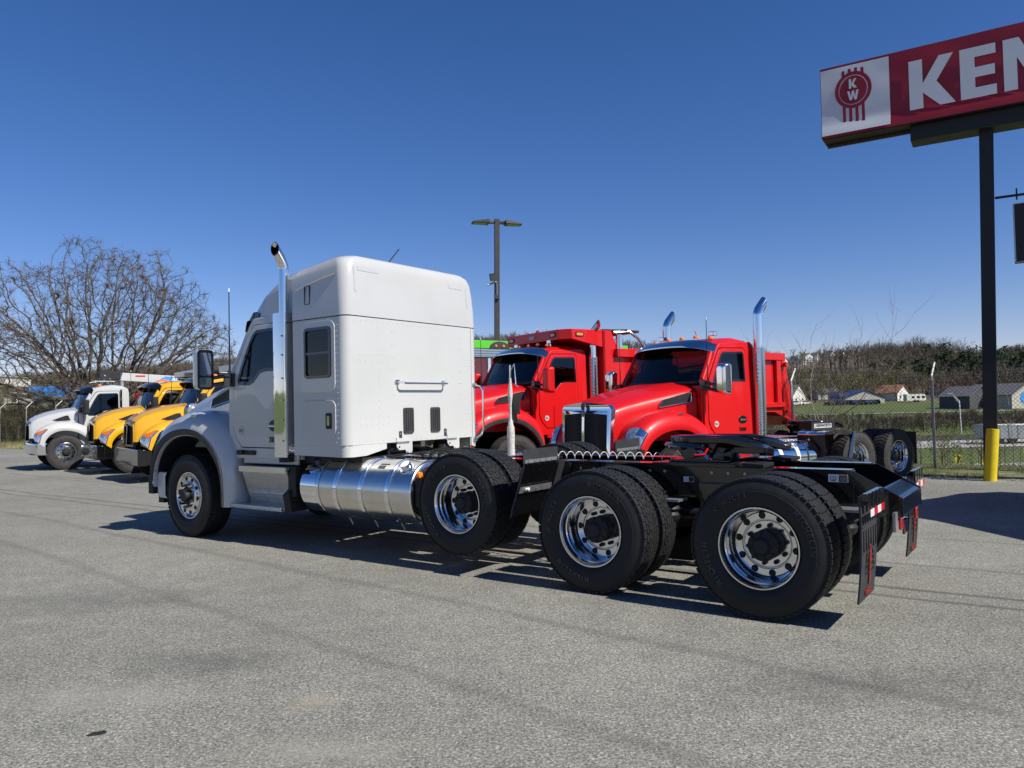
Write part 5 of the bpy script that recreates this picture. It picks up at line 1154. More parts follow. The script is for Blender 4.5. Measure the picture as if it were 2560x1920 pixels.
# ------------------------------------------------------------------ the three short-nosed trucks on the left
A2 = radians(38); RZ2 = pi + A2
def small_truck(name, label, x, y, paint, kind, group=None):
    root = thing(name, label, 'truck', (x, y, 0), RZ2, group)
    K = cab(root, .28, -.36, paint, wid=1.05, T380=True, visor=BLACKG, lamps=5, chrome_trim=False)
    if kind == 'white':
        MB().grid(K['bump']).build('bumper', CHROME, root, smooth=40)
    else:
        m = MB(); m.box((.70, -1.16, .40), (.90, 1.16, .78)); m.box((.48, .95, .42), (.72, 1.16, .76)); m.box((.48, -1.16, .42), (.72, -.95, .76)); m.build('bumper', BLACKG, root, bevel=.02)
    for s in (1, -1):
        mirror_geo(root, -.55, 1.16, 1.38, 1.60, 2.05, s, BLACKM, (-.42, 1.03, 1.72))
        wheel(root, 0, s * 1.13, .51, s, 'rib', True, R=.51, w=.28, tyre=RUBBER_D, seg=48)
        for x_ in (-4.6,): dual(root, x_, 1.16, s, z=.51, tread='rib', tyre=RUBBER_D, seg=40, R=.51)
    antenna(root, -.40, 1.12, 1.75, 2.95, .03, 0); antenna(root, -.40, -1.12, 1.75, 2.85)
    rail_set(root, .8, -6.6, .95, .26); axle(root, 0, .5, hw=.8, diff=False); axle(root, -4.6, .51)
    MB().box((-1.5, -.4, .5), (.7, .4, 1.05)).build('engine_block', BLACKM, root, bevel=.05)
    MB().box((-1.7, .70, .40), (-.85, 1.08, .78)).build('step_box', BLACKM, root, bevel=.02)
    if kind == 'white':
        MB().box((-1.52, 1.048, 1.72), (-1.46, 1.062, 2.35)).build('grab_handle', CHROME, root, bevel=.006)
        b = MB()
        for s in (1, -1): b.box((-6.6, s * .85 - .32, .62), (-2.3, s * .85 + .32, 1.75))
        b.box((-6.6, -.6, 1.0), (-2.3, .6, 1.15)); b.build('service_body', paint, root, bevel=.03)
        for s in (1, -1):
            for k in range(4): MB().box((-3.3 - k * 1.02, s * 1.165 - .012, .72), (-2.36 - k * 1.02, s * 1.165 + .012, 1.68)).build('locker_door', paint, root, bevel=.01)
        # crane stowed forward over the cab
        m = MB(); m.tube([(-5.6, -.5, 1.7), (-5.6, -.5, 2.4)], .16, 16); m.build('crane_pedestal', WHITE, root)
        rot = lambda x_: 2.86 - (-x_ - 1.3) * .06
        bm_ = MB(); x0, x1 = -1.75, -5.5
        bm_.hexa([(x0, -.40, rot(x0) - .15), (x0 - .08, -.40, rot(x0) + .10), (x1, -.40, rot(x1) + .12), (x1, -.40, rot(x1) - .16), (x0, -.62, rot(x0) - .15), (x0 - .08, -.62, rot(x0) + .10), (x1, -.62, rot(x1) + .12), (x1, -.62, rot(x1) - .16)])
        bm_.box((-5.5, -.36, 0), (-5.5, -.36, 0)) if False else None
        B_ = bm_.build('crane_boom', WHITE, root, bevel=.008)
        h_ = MB(); h_.lathe([(.02, -.1), (.17, -.1), (.17, .1), (.02, .1)], o=(-1.32, -.51, 2.86), ax=(0, 1, 0), n=20, cap=True); h_.box((-1.76, -.58, 2.72), (-1.30, -.44, 2.96)); h_.build('boom_head', BLACKM, root, bevel=.01)
        m = MB(); m.tube([(-1.30, -.38, 2.84), (-1.30, -.41, 2.84)], .022, 8); m.tube([(-1.45, -.38, 2.74), (-1.45, -.41, 2.74)], .015, 8); m.tube([(-1.28, -.38, 2.69), (-1.28, -.41, 2.69)], .015, 8); m.build('boom_pins', CHROME, root)
        MB().box((-1.85, -.42, 2.30), (-1.78, -.60, 2.66)).build('boom_rest', ALU_D, root)
        st = MB(); st.add([(-2.95, -.397, rot(-2.95) - .03), (-3.12, -.397, rot(-3.1) + .07), (-4.6, -.397, rot(-4.6) + .07), (-4.6, -.397, rot(-4.6) - .10), (-3.12, -.397, rot(-3.1) - .09)], [(0, 1, 2, 3, 4)]); st.build('boom_stripe', BLUEP, B_, smooth=0)
        text_geo('AUTO CRANE', .17, lambda a, c, d: (-3.85 - a, -.3945 + d, rot(-3.85 - a) - .012 + c), .002, .006, shear=.3).build('boom_lettering', WTAPE, B_, smooth=0)
        MB().box((-2.5, -.3965, rot(-2.4) + .01), (-2.2, -.395, rot(-2.4) + .06)).build('red_tag', RTAPE, B_)
        m = MB()
        for k in range(3): m.tube([(-.95 - .2 * k, .2 - .2 * k, 2.58), (-.95 - .2 * k, .2 - .2 * k, 2.66)], .04, 8)
        m.box((-1.4, -.6, 2.60), (-.9, .6, 2.63)); m.build('light_bar', CHROME, root)
        m = MB()
        for k in range(4): m.tube([(-2.1, .1 + .08 * k, 1.3), (-2.0, .15 + .1 * k, 1.9 + .1 * k), (-2.3, .3 + .1 * k, 2.3), (-2.6, .2, 1.9)], .02, 6)
        m.build('red_hoses', REDL, root)
    else:
        b = MB(); b.box((-6.4, -1.18, 1.05), (-1.85, 1.18, 1.20)); b.box((-1.92, -1.18, 1.05), (-1.85, 1.18, 2.70))
        for s in (1, -1): b.box((-6.4, s * 1.17 - .02, 1.2), (-1.92, s * 1.17 + .02, 2.1))
        b.build('dump_body', BLACKG, root, bevel=.01)
        p_ = MB(); p_.hexa([(-2.5, -1.15, 2.62), (-2.5, 1.15, 2.62), (-1.62, 1.15, 2.66), (-1.62, -1.15, 2.66), (-2.5, -1.15, 2.84), (-2.5, 1.15, 2.84), (-1.62, 1.15, 2.83), (-1.62, -1.15, 2.83)]); p_.build('cab_protector', BLACKG, root, bevel=.01)
        for s in (1, -1):
            l = MB().box((-1.95, s * 1.16 - .02, 2.71), (-1.75, s * 1.16 + .02, 2.79)).build('strobe_lamp', AMBER_L, root, bevel=.01)
        m = MB()
        for s in (1, -1): m.tube([(-1.7, s * 1.0, 2.62), (-2.4, s * 1.1, 2.52), (-6.2, s * 1.1, 2.3)], .03, 6)
        m.build('tarp_rail', ALU_D, root)
    return root
#T
small_truck('service_truck', 'white service truck with a crane boom over its cab, furthest left', -13.81, 23.45, WHITE, 'white')
small_truck('yellow_truck', 'yellow truck parked next to the white service truck', -10.91, 21.60, YEL, 'y', 'yellow trucks with black bumpers')
small_truck('yellow_truck', 'yellow truck partly hidden behind the front of the white sleeper tractor', -8.47, 18.80, YEL, 'y', 'yellow trucks with black bumpers')

# ------------------------------------------------------------------ sign on its pole, bollard, lamp post
SGN = {
 'K': ([(0, 0), (.235, 0), (.235, .30), (.52, 0) , (.78, 0), (.47, .48), (.76, .96), (.52, .96), (.235, .48), (.235, .96), (0, .96)], []),
 'E': ([(0, 0), (.58, 0), (.58, .19), (.24, .19), (.24, .385), (.56, .385), (.56, .575), (.24, .575), (.24, .77), (.58, .77), (.58, .96), (0, .96)], []),
 'N': ([(0, 0), (.21, 0), (.21, .60), (.49, 0), (.72, 0), (.72, .96), (.51, .96), (.51, .38), (.25, .96), (0, .96)], []),
 'W': ([(.22, 0), (.44, 0), (.56, .55), (.68, 0), (.90, 0), (1.12, .96), (.90, .96), (.78, .35), (.65, .96), (.47, .96), (.34, .35), (.22, .96), (0, .96)], []),
 'O': ([(.36 + .36 * cos(a), .48 + .48 * sin(a)) for a in np.linspace(0, 2 * pi, 25)[:-1]], [[(.36 + .14 * cos(a), .48 + .26 * sin(a)) for a in np.linspace(0, 2 * pi, 25)[:-1]]]),
 'R': ([(0, 0), (.23, 0), (.23, .33), (.30, .33), (.47, 0), (.74, 0), (.52, .39), (.66, .50), (.70, .66), (.65, .84), (.50, .94), (.38, .96), (0, .96)], [[(.23, .52), (.38, .52), (.45, .58), (.46, .66), (.44, .73), (.37, .77), (.23, .77)]]),
 'T': ([(.24, 0), (.48, 0), (.48, .76), (.72, .76), (.72, .96), (0, .96), (0, .76), (.24, .76)], []),
 'H': ([(0, 0), (.23, 0), (.23, .385), (.48, .385), (.48, 0), (.71, 0), (.71, .96), (.48, .96), (.48, .585), (.23, .585), (.23, .96), (0, .96)], []),
}
POLE = ((9.045, 14.62, 0), (9.215, 14.62, 6.70))
def pylon_sign():
    L = Vector((6.55, 15.80, 0)); sv = Vector((.845, -.535, 0)); root = thing('pylon_sign', 'tall red and white roadside sign on a black steel pole', 'sign', (L.x, L.y, 0), atan2(sv.y, sv.x))
    # local: x along the sign, y away from the viewer, z up
    z0, z1, LEN, DEP = 6.955, 8.43, 8.9, .50
    fc = lambda a, b, d: (a, -d, b)
    B = MB(); B.box((0, .012, z0), (LEN, DEP, z1)); B.build('cabinet', SIGNBK, root, bevel=.01)
    def sheet(x0, x1, za, zb_, m, name, off):
        rows = []; nx = max(2, int((x1 - x0) / .08)); 
        for i in range(nx + 1):
            x = x0 + (x1 - x0) * i / nx
            rows.append([(x, off - .014 * mnoise.noise(Vector((x * 1.3, z * 2.2, 0))) * (1 if off < 0 else 0) - .055 * sstep(.34, .02, z - z0) * (.75 + .5 * mnoise.noise(Vector((x * .9, 4, 0)))), z) for z in np.linspace(za, zb_, 24)])
        return MB().grid(rows).build(name, m, root, smooth=60)
    red = sheet(0, LEN, z0, z1, SIGNRED, 'red_face', -.012)
    bul = MB(); rows = []      # slack lower edge of the fabric
    wh = sheet(.012, 1.29, z0 + .05, z1 - .052, SIGNWH, 'white_panel', -.030)
    ez = 7.86; ex = .625
    e = MB(); e.plate(circ(ex, ez, .345, 40, .375), [circ(ex, ez, .275, 40, .305)], lambda a, b, d: (a, -.037 - d, b), .002); e.plate(circ(ex, ez, .258, 40, .288), [], lambda a, b, d: (a, -.037 - d, b), .002)
    for k in range(4):
        xa = ex - .205 + k * .118; e.plate([(xa, z0 + .16), (xa + .056, z0 + .16), (xa + .056, ez - .30), (xa, ez - .30)], [], lambda a, b, d: (a, -.0375 - d, b), .002)
        e.plate([(xa + (.0), ez + .30), (xa + .056, ez + .30), (xa + .056, ez + .45 - .02 * abs(k - 1.5)), (xa, ez + .45 - .02 * abs(k - 1.5))], [], lambda a, b, d: (a, -.0375 - d, b), .002)
    e.build('sign_emblem', SIGNRED, wh, smooth=0)
    g = MB()
    for ch, cx, cz in (('K', ex - .075, ez + .03), ('W', ex - .11, ez - .21)):
        o, h = SGN[ch]; g.plate([(cx + a * .19, cz + b * .20) for a, b in o], [[(cx + a * .19, cz + b * .20) for a, b in q] for q in h], lambda a, b, d: (a, -.042 - d, b), .002)
    g.build('emblem_letters', SIGNWH, wh, smooth=0)
    x = 1.635
    for ch in 'KENWORTH':
        o, h = SGN[ch]; w_ = max(a for a, b in o)
        MB().plate([(x + a, 7.20 + b) for a, b in o], [[(x + a, 7.20 + b) for a, b in q] for q in h], lambda a, b, d: (a, -.034 - d, b), .004).build('letter', SIGNWH, root, smooth=0)
        x += w_ + (.085 if ch == 'K' else .115)
    MB().box((1.61, .14, z0 - .30), (LEN - .9, .64, z0 - .004)).build('beam', SIGNBK, root, bevel=.01)
    MB().box((.03, .42, z0 - .06), (LEN, .47, z0 - .003)).build('bottom_rail', BROWNP, root)
    inv = Matrix.Rotation(-atan2(sv.y, sv.x), 4, 'Z') @ Matrix.Translation(-L)
    for sh in (0, 4.15):
        lo = inv @ (Vector(POLE[0]) + sv * sh); hi = inv @ (Vector(POLE[1]) + sv * sh); h_ = .118
        MB().hexa([lo + Vector((a * h_, b * h_, -.1)) for a, b in ((-1, -1), (1, -1), (1, 1), (-1, 1))] + [hi + Vector((a * h_, b * h_, 0)) for a, b in ((-1, -1), (1, -1), (1, 1), (-1, 1))]).build('pole', SIGNBK, root, bevel=.012)
    # small hanging sign on a bracket between the poles
    a0 = 2.98
    MB().tube([(a0, .50, 5.37), (a0 + 4.0, .50, 5.37)], .025, 8).build('hanger_bar', SIGNBK, root)
    for xx in (a0 + .35, a0 + .50): MB().tube([(xx, .50, 5.50 if xx < a0 + .4 else 5.37), (xx, .50, 5.28 if xx < a0 + .4 else 5.18)], .014, 6).build('hanger', SIGNBK, root)
    h = MB().box((a0 + .28, .42, 4.08), (a0 + 3.6, .60, 5.20)).build('hanging_sign', SIGNBK, root, bevel=.01)
    MB().tube([(a0 + .29, .415, 4.09), (a0 + .29, .415, 5.19), (a0 + 3.59, .415, 5.19), (a0 + 3.59, .415, 4.09), (a0 + .29, .415, 4.09)], .016, 4).build('sign_trim', ALU_D, h)
    for k in range(3): MB().plate(rrect(a0 + .50 + k * .95, 4.42, a0 + 1.25 + k * .95, 4.92, .08), [], lambda a, b, d: (a, .417 - d, b), .004).build('pale_panel', BEIGE, h)
pylon_sign()
def bollard():
    b = MB().lathe([(.108, -.05), (.108, .955), (.104, .968), (.001, .972)], o=(0, 0, 0), ax=(0, 0, 1), n=36).build('bollard', BYEL, None, smooth=40)
    b.location = (8.868, 14.36, 0); tag(b, 'yellow steel bollard in front of the black sign pole', 'bollard')
    b.rotation_euler = (0, radians(5.2), 0)
bollard()
def lamp_post():
    root = thing('lamp_post', 'tall bronze lamp post with two flat lamp heads', 'lamp post', (-.60, 28, -.1), radians(12)); root.rotation_euler = (0, radians(1.2), radians(12))
    MB().box((-.09, -.09, 0), (.09, .09, 8.55)).build('pole', BROWNP, root, bevel=.006)
    MB().lathe([(.28, 0), (.28, .5), (.25, .52)], ax=(0, 0, 1), n=20, cap=True).build('pole_base', OFFW, root)
    for s in (1, -1):
        m = MB()
        m.hexa([(s * .30, -.24, 8.36), (s * .92, -.20, 8.36), (s * .92, .20, 8.36), (s * .30, .24, 8.36), (s * .30, -.24, 8.50), (s * .92, -.18, 8.41), (s * .92, .18, 8.41), (s * .30, .24, 8.50)])
        m.hexa([(s * .08, -.05, 8.38), (s * .34, -.10, 8.38), (s * .34, .10, 8.38), (s * .08, .05, 8.38), (s * .08, -.05, 8.46), (s * .34, -.10, 8.48), (s * .34, .10, 8.48), (s * .08, .05, 8.46)])
        h = m.build('lamp_head', BROWNP, root, bevel=.01); MB().box((min(s * .38, s * .86), -.15, 8.352), (max(s * .38, s * .86), .15, 8.358)).build('lens', BEIGE, h)
    m = MB().hexa([(-.30, -.22, 6.45), (-.06, -.22, 6.50), (-.06, -.12, 6.55), (-.32, -.12, 6.50), (-.26, -.26, 6.20), (-.04, -.26, 6.24), (-.04, -.16, 6.27), (-.28, -.16, 6.24)]); m.build('flood_light', BLACKM, root, bevel=.01)
    MB().tube([(-.05, -.12, 6.22), (-.18, -.14, 6.16), (-.38, -.16, 6.08)], .03, 8).tube([(-.02, -.12, 6.2), (-.02, -.12, 5.75)], .02, 6).build('camera_arm', ALU_D, root); MB().box((-.12, -.20, 5.58), (.06, -.09, 5.74)).build('junction_box', FLARE, root, bevel=.01)
lamp_post()

# ------------------------------------------------------------------ chain-link fence
def fence():
    root = thing('chain_link_fence', 'chain-link fence with three strands of barbed wire on angled arms', 'fence', (0, 0, 0))
    post = None; arm = None
    for (x, y) in FENCE:
        if post is None:
            post = MB().tube([(0, 0, -.6), (0, 0, 2.06)], .030, 10).build('fence_post', STEEL_G, root); arm = MB().tube([(0, 0, 2.05), (.03, .03, 2.10), (.20, .22, 2.36)], .020, 6).build('barb_arm', OFFW, post)
            post.location = (x, y, 0)
        else:
            p = post.copy(); COL.objects.link(p); p.parent = root; p.location = (x, y, 0); a = arm.copy(); COL.objects.link(a); a.parent = p
            p.rotation_euler = (rng.normal() * .01, rng.normal() * .01, 0)
    for k, (u, zz) in enumerate(((.05, 2.12), (.12, 2.24), (.19, 2.34))):
        pts = []
        for (a, b) in zip(FENCE, FENCE[1:]):
            for t in (0, .5): pts.append((a[0] + (b[0] - a[0]) * t + u * .7, a[1] + (b[1] - a[1]) * t + u * .75, zz - .03 * (t > 0)))
        w = MB().tube(pts, .0035, 4); 
        for (a, b) in zip(pts, pts[1:]):
            if a[0] < 4: continue
            for j in range(12):
                q = Vector(a).lerp(Vector(b), j / 12); w.tube([q + Vector((-.02, 0, -.02)), q + Vector((.02, 0, .02))], .0025, 3, caps=False)
        w.build('barbed_wire', FENCEM, root, smooth=0)
    w = MB(); w.tube([(a, b, 2.03) for a, b in FENCE], .004, 4); w.tube([(a, b, .05) for a, b in FENCE], .004, 4); w.build('tension_wire', FENCEM, root, smooth=0)
    # woven mesh: two families of crossing wires per bay
    V = []; F = []
    def wire(a, b, r=.0021):
        o = len(V); a = Vector(a); b = Vector(b); d = (b - a).normalized(); u = d.orthogonal().normalized(); v = d.cross(u)
        for p in (a, b):
            for k in range(3): V.append(tuple(p + (u * cos(k * 2.094) + v * sin(k * 2.094)) * r))
        for k in range(3): F.append((o + k, o + (k + 1) % 3, o + 3 + (k + 1) % 3, o + 3 + k))
    for i, (a, b) in enumerate(zip(FENCE, FENCE[1:])):
        a = Vector(a); b = Vector(b); L = (b - a).length; near = 2 <= i <= 8
        step = .085 if near else .14; H = 2.0; s = -H
        while s < L:
            for q in (1, -1):
                t0, t1 = s, s + H; z0, z1 = (.04, .04 + H) if q > 0 else (.04 + H, .04)
                if t0 < 0: z0 += (z1 - z0) * (-t0 / H); t0 = 0
                if t1 > L: z1 -= (z1 - z0) * ((t1 - L) / (t1 - t0)); t1 = L
                if t1 > t0:
                    p = a.lerp(b, t0 / L); r = a.lerp(b, t1 / L); wire((p.x, p.y, z0), (r.x, r.y, z1), (.0030 if near else .0034))
            s += step
    me = bpy.data.meshes.new('chain_link_mesh'); me.from_pydata(V, [], F); me.materials.append(FENCEM); link('chain_link_mesh', me, root, kind='stuff')
fence()

# ------------------------------------------------------------------ vegetation
def leafm(name, col, var=.35):
    m = mat(name, col, .8, 0, 0, var, .25, spec=.15)
    return m
TW_BROWN = leafm('bare_twigs', (.120, .098, .075)); TW_OLIVE = leafm('budding_twigs', (.125, .122, .052)); TW_PINE = leafm('pine_needles', (.036, .055, .026)); TW_BRUSH = leafm('olive_brush', (.12, .105, .045)); TW_RED = leafm('reddish_buds', (.15, .075, .05))
TW_GREY = leafm('grey_twigs', (.15, .135, .115)); TW_DARK = leafm('dark_twigs', (.060, .050, .038)); TW_DRY = leafm('dry_brush', (.20, .17, .11)); GRASSM = leafm('verge_grass', (.13, .17, .03)); GRASSD = leafm('verge_dry_grass', (.26, .22, .12)); GREENL = leafm('fresh_leaves', (.10, .16, .02))
def tri_mesh(A, B, Cc):
    """N triangles from three (N,3) arrays -> vertex and face arrays"""
    n = len(A); V = np.empty((n * 3, 3)); V[0::3] = A; V[1::3] = B; V[2::3] = Cc
    return V
def np_obj(name, Vs, m, parent=None, kind=None, label=None):
    V = np.concatenate(Vs); n = len(V) // 3; me = bpy.data.meshes.new(name)
    me.vertices.add(len(V)); me.vertices.foreach_set('co', V.astype(np.float32).ravel()); me.loops.add(n * 3); me.loops.foreach_set('vertex_index', np.arange(n * 3, dtype=np.int32))
    me.polygons.add(n); me.polygons.foreach_set('loop_start', np.arange(0, n * 3, 3, dtype=np.int32)); me.update(calc_edges=True); me.materials.append(m)
    return link(name, me, parent, kind=kind, label=label)
def slivers(base, dirs, length, width):
    """thin triangles from base along dirs"""
    n = len(base); d = dirs / np.linalg.norm(dirs, axis=1, keepdims=True); r = rng.normal(size=(n, 3)); u = np.cross(d, r); u /= np.linalg.norm(u, axis=1, keepdims=True) + 1e-9
    L = np.asarray(length).reshape(-1, 1); W = np.asarray(width).reshape(-1, 1)
    return tri_mesh(base - u * W / 2, base + u * W / 2, base + d * L)
def bare_cloud(P, H, nb=16, nt=50, wk=1.):
    """winter trees: P (n,3) feet, H heights"""
    n = len(P); out = []
    z = np.zeros((n, 3)); z[:, 2] = 1; out.append(slivers(P, z + rng.normal(size=(n, 3)) * .04, H * .9, H * .035 * wk))
    Pi = np.repeat(P, nb, 0); Hi = np.repeat(H, nb); f = rng.uniform(.22, .75, n * nb); base = Pi + np.stack([0 * f, 0 * f, f * Hi], 1)
    az = rng.uniform(0, 2 * pi, n * nb); el = np.radians(rng.uniform(35, 78, n * nb)); d = np.stack([np.cos(az) * np.cos(el), np.sin(az) * np.cos(el), np.sin(el)], 1)
    L = Hi * (1.02 - f) * rng.uniform(.55, .95, n * nb); out.append(slivers(base, d, L, Hi * .014 * wk))
    k = nt // nb + 1; t = rng.uniform(.3, 1, (n * nb * k, 1)); bb = np.repeat(base, k, 0) + np.repeat(d * L[:, None], k, 0) * t; dd = np.repeat(d, k, 0) + rng.normal(size=(n * nb * k, 3)) * .55; dd[:, 2] = np.abs(dd[:, 2]) + .15
    HH = np.repeat(Hi, k); out.append(slivers(bb, dd, HH * rng.uniform(.07, .17, len(HH)), HH * .009 * wk))
    return out
def clump_cloud(P, H, n_=140, shape='pine', size=.06):
    n = len(P); f = rng.uniform(.12, 1, n * n_); Hi = np.repeat(H, n_); Pi = np.repeat(P, n_, 0); az = rng.uniform(0, 2 * pi, n * n_)
    rad = Hi * (.20 * (1.06 - f) ** .6 + .03) * np.sqrt(rng.uniform(.15, 1, n * n_)) * (1 + .35 * np.sin(f * 37 + np.repeat(rng.uniform(0, 6, n), n_)))
    c = Pi + np.stack([np.cos(az) * rad, np.sin(az) * rad, f * Hi], 1); d = np.stack([np.cos(az), np.sin(az), rng.uniform(-.5, .6, n * n_)], 1) + rng.normal(size=(n * n_, 3)) * .5
    return [slivers(c, d, Hi * size * rng.uniform(.7, 1.6, n * n_), Hi * size * rng.uniform(.4, .9, n * n_)), slivers(P, np.tile([[0, 0, 1.]], (n, 1)), H * .95, H * .035)]
def scatter(n, a0, a1, y0, y1, cond=None, pw=1.):
    out = []
    while len(out) < n:
        a = rng.uniform(a0, a1); Y = y0 + (y1 - y0) * rng.uniform() ** pw; X = a * Y
        if cond is None or cond(a, X, Y): out.append((X, Y, terr_z(X, Y)))
    return np.array(out)
def field(x, y, s, o): return mnoise.noise(Vector((x / s, y / s, o)))
def forests():
    # far woods: brown mass over the hills, green-grey patches, dark pines
    hs = lambda n, a, b: a + (b - a) * rng.beta(2, 2.2, n)
    def openv(a, Y): return .335 < a < .465 and Y > 600
    P = scatter(3600, -.74, .78, 430, 960, lambda a, X, Y: (Y > 560 or a > .40 or a < -.2) and not openv(a, Y)); np_obj('bare_woods', bare_cloud(P, hs(len(P), 8, 17), 7, 34, 2.2), TW_BROWN, kind='stuff', label='brown leafless woods covering the far hills')
    P = scatter(1500, -.74, .78, 430, 960, lambda a, X, Y: field(X, Y, 70, 3) > 0 and not openv(a, Y)); np_obj('grey_woods', bare_cloud(P, hs(len(P), 8, 16), 7, 30, 2.2), TW_GREY, kind='stuff', label='greyer leafless woods in patches on the far hills')
    P = scatter(420, .335, .465, 600, 1100, lambda a, X, Y: Y > 830 or Y < 680); np_obj('crest_woods', bare_cloud(P, np.where(P[:, 1] > 830, hs(len(P), 9, 13), hs(len(P), 3, 6)), 8, 36, 2.2), TW_BROWN, kind='stuff', label='leafless woods along the crest around the white houses')
    P = scatter(1050, .28, .78, 270, 560, lambda a, X, Y: field(X, Y, 60, 1) > -.05 and not (a < .45 and Y < 330) and not (a < .47 and Y > 370)); np_obj('mixed_woods', bare_cloud(P, hs(len(P), 4, 13), 9, 50, 1.5), TW_BROWN, kind='stuff', label='brown leafless woods on the slope behind the valley houses')
    P = scatter(420, .30, .78, 262, 470, lambda a, X, Y: field(X, Y, 40, 2) > .05 and not (a < .47 and Y > 370)); np_obj('grey_thicket', bare_cloud(P, hs(len(P), 4, 12), 10, 60, 1.4), TW_GREY, kind='stuff', label='grey leafless trees scattered over the slope')
    P = scatter(620, .36, .78, 255, 450, lambda a, X, Y: field(X, Y, 50, 5) > .0 and not (a < .47 and Y > 370)); np_obj('budding_woods', bare_cloud(P, hs(len(P), 3, 10), 10, 80, 1.7), TW_OLIVE, kind='stuff', label='yellow-green budding thicket on the slope')
    P = scatter(45, .44, .62, 250, 330); np_obj('reddish_thicket', bare_cloud(P, hs(len(P), 4, 8), 12, 110, 1.5), TW_RED, kind='stuff', label='reddish budding thicket near the valley houses')
    P = scatter(120, .53, .78, 370, 470, lambda a, X, Y: field(X, Y, 45, 8) > -.0); np_obj('pine_wood', clump_cloud(P, hs(len(P), 8, 17), 110, size=.07), TW_PINE, kind='stuff', label='dark evergreen wood on the right hand hill')
    # brush
    P = scatter(700, .30, .80, 99, 150, lambda a, X, Y: field(X, Y, 9, 4) > -.08); np_obj('valley_brush', bare_cloud(P, hs(len(P), .4, 1.9), 12, 60, 1.6), TW_DRY, kind='stuff', label='dry brush along the far side of the road')
    P = scatter(1500, .30, .80, 99, 132, lambda a, X, Y: field(X, Y, 12, 9) > -.15); np_obj('dark_brush', bare_cloud(P, hs(len(P), .4, 2.2), 12, 60, 2.0), TW_DARK, kind='stuff', label='dark brown brush along the far side of the road')
    P = scatter(700, .30, .80, 97, 150, lambda a, X, Y: field(X, Y, 8, 12) > 0); np_obj('olive_brush', bare_cloud(P, hs(len(P), .4, 1.7), 12, 60, 1.6), TW_BRUSH, kind='stuff', label='olive brush among the dark brush beyond the road')
    P = scatter(4200, -.80, -.20, 43.5, 66); H = hs(len(P), .5, 2.0) * (1 - .68 * (P[:, 1] > 50)); np_obj('bank_brush', bare_cloud(P, H, 12, 60, 1.2), TW_BRUSH, kind='stuff', label='olive brush on the bank behind the left trucks')
    P = scatter(700, -.80, -.20, 43, 54, lambda a, X, Y: field(X, Y, 4, 2) > 0); np_obj('bank_dry_stems', bare_cloud(P, hs(len(P), .4, 1.7), 10, 36, 1.0), TW_DRY, kind='stuff', label='dry pale stems among the olive brush on the bank')
    P = scatter(1100, -.80, -.20, 43.5, 54, lambda a, X, Y: field(X, Y, 6, 7) > -.05); np_obj('bank_dark_brush', bare_cloud(P, hs(len(P), .4, 1.6), 12, 60, 1.3), TW_DARK, kind='stuff', label='dark brush patches on the bank')
    P = scatter(90, -.80, -.3, 74, 120, lambda a, X, Y: not (-.64 < a < -.55)); np_obj('bank_thicket', bare_cloud(P, hs(len(P), 1.5, 4.5), 12, 90, 1.0), TW_BRUSH, kind='stuff', label='leafless thicket behind the bank')
    # pines and bare trees one can tell apart
    protos = []
    for k in range(3):
        c = np_obj('crown', clump_cloud(np.zeros((1, 3)), np.array([1.]), 520, size=.075)[:1], TW_PINE); t = MB().tube([(0, 0, -.1), (0, 0, .95)], [.02, .004], 6).build('trunk', BARK, None); protos.append((c, t))
    spots = [(.505, 352), (.53, 345), (.548, 338), (.56, 356), (.578, 342), (.592, 350), (.604, 336), (.615, 352), (.49, 362), (.47, 370), (.655, 345), (.668, 352)]
    hh = [11, 12, 10, 14, 12, 15, 13, 12, 10, 9, 12, 13]
    nm = ['wide dark pine in the middle of the right hand hillside', 'dark pine left of the pylon sign pole on the hill', 'dark pine standing free among the hillside pines', 'tall dark pine on the hill crest left of the sign pole']
    for i, ((a, Y), h) in enumerate(zip(spots, hh)):
        r = thing('pine_tree', 'dark green pine in the clump on the right hand hillside', 'pine tree', (a * Y, Y, terr_z(a * Y, Y) - .3), rng.uniform(0, 6), 'pines on the right hand hillside'); r.scale = (h * 1.25, h * 1.25, h)
        c, t = protos[i % 3]
        for q in (c, t):
            o = q if i < 3 else q.copy()
            if i >= 3: COL.objects.link(o)
            o.parent = r
    bp = []
    for k in range(4):
        cl = bare_cloud(np.zeros((1, 3)), np.array([1.]), 26, 420, .42); c = np_obj('crown', cl[1:], TW_BROWN); t = MB().tube([(0, 0, -.1), (.01, 0, .5), (0, .01, .92)], [.016, .010, .003], 6).build('trunk', BARK, None); bp.append((c, t))
    sp = [(.440 + .0085 * i + rng.uniform(-.003, .003), rng.uniform(405, 440)) for i in range(18)] + [(-.03 + .012 * i, rng.uniform(600, 640)) for i in range(6)] + [(-.42 + .02 * i, rng.uniform(520, 600)) for i in range(5)]
    for i, (a, Y) in enumerate(sp):
        h = rng.uniform(15, 20) if i < 18 else rng.uniform(12.5, 16.5); grp = ('leafless trees on the right hand ridge', 'tall leafless tree standing on the right hand ridge') if i < 18 else (('leafless trees on the middle hill', 'leafless tree on the hill beyond the lamp post') if i < 24 else ('leafless trees on the left hill', 'leafless tree on the left hill behind the big tree'))
        r = thing('bare_tree', grp[1], 'tree', (a * Y, Y, terr_z(a * Y, Y) - .3), rng.uniform(0, 6), grp[0]); r.scale = (h, h, h); c, t = bp[i % 4]
        for q in (c, t):
            o = q if i < 4 else q.copy()
            if i >= 4: COL.objects.link(o)
            o.parent = r
forests()
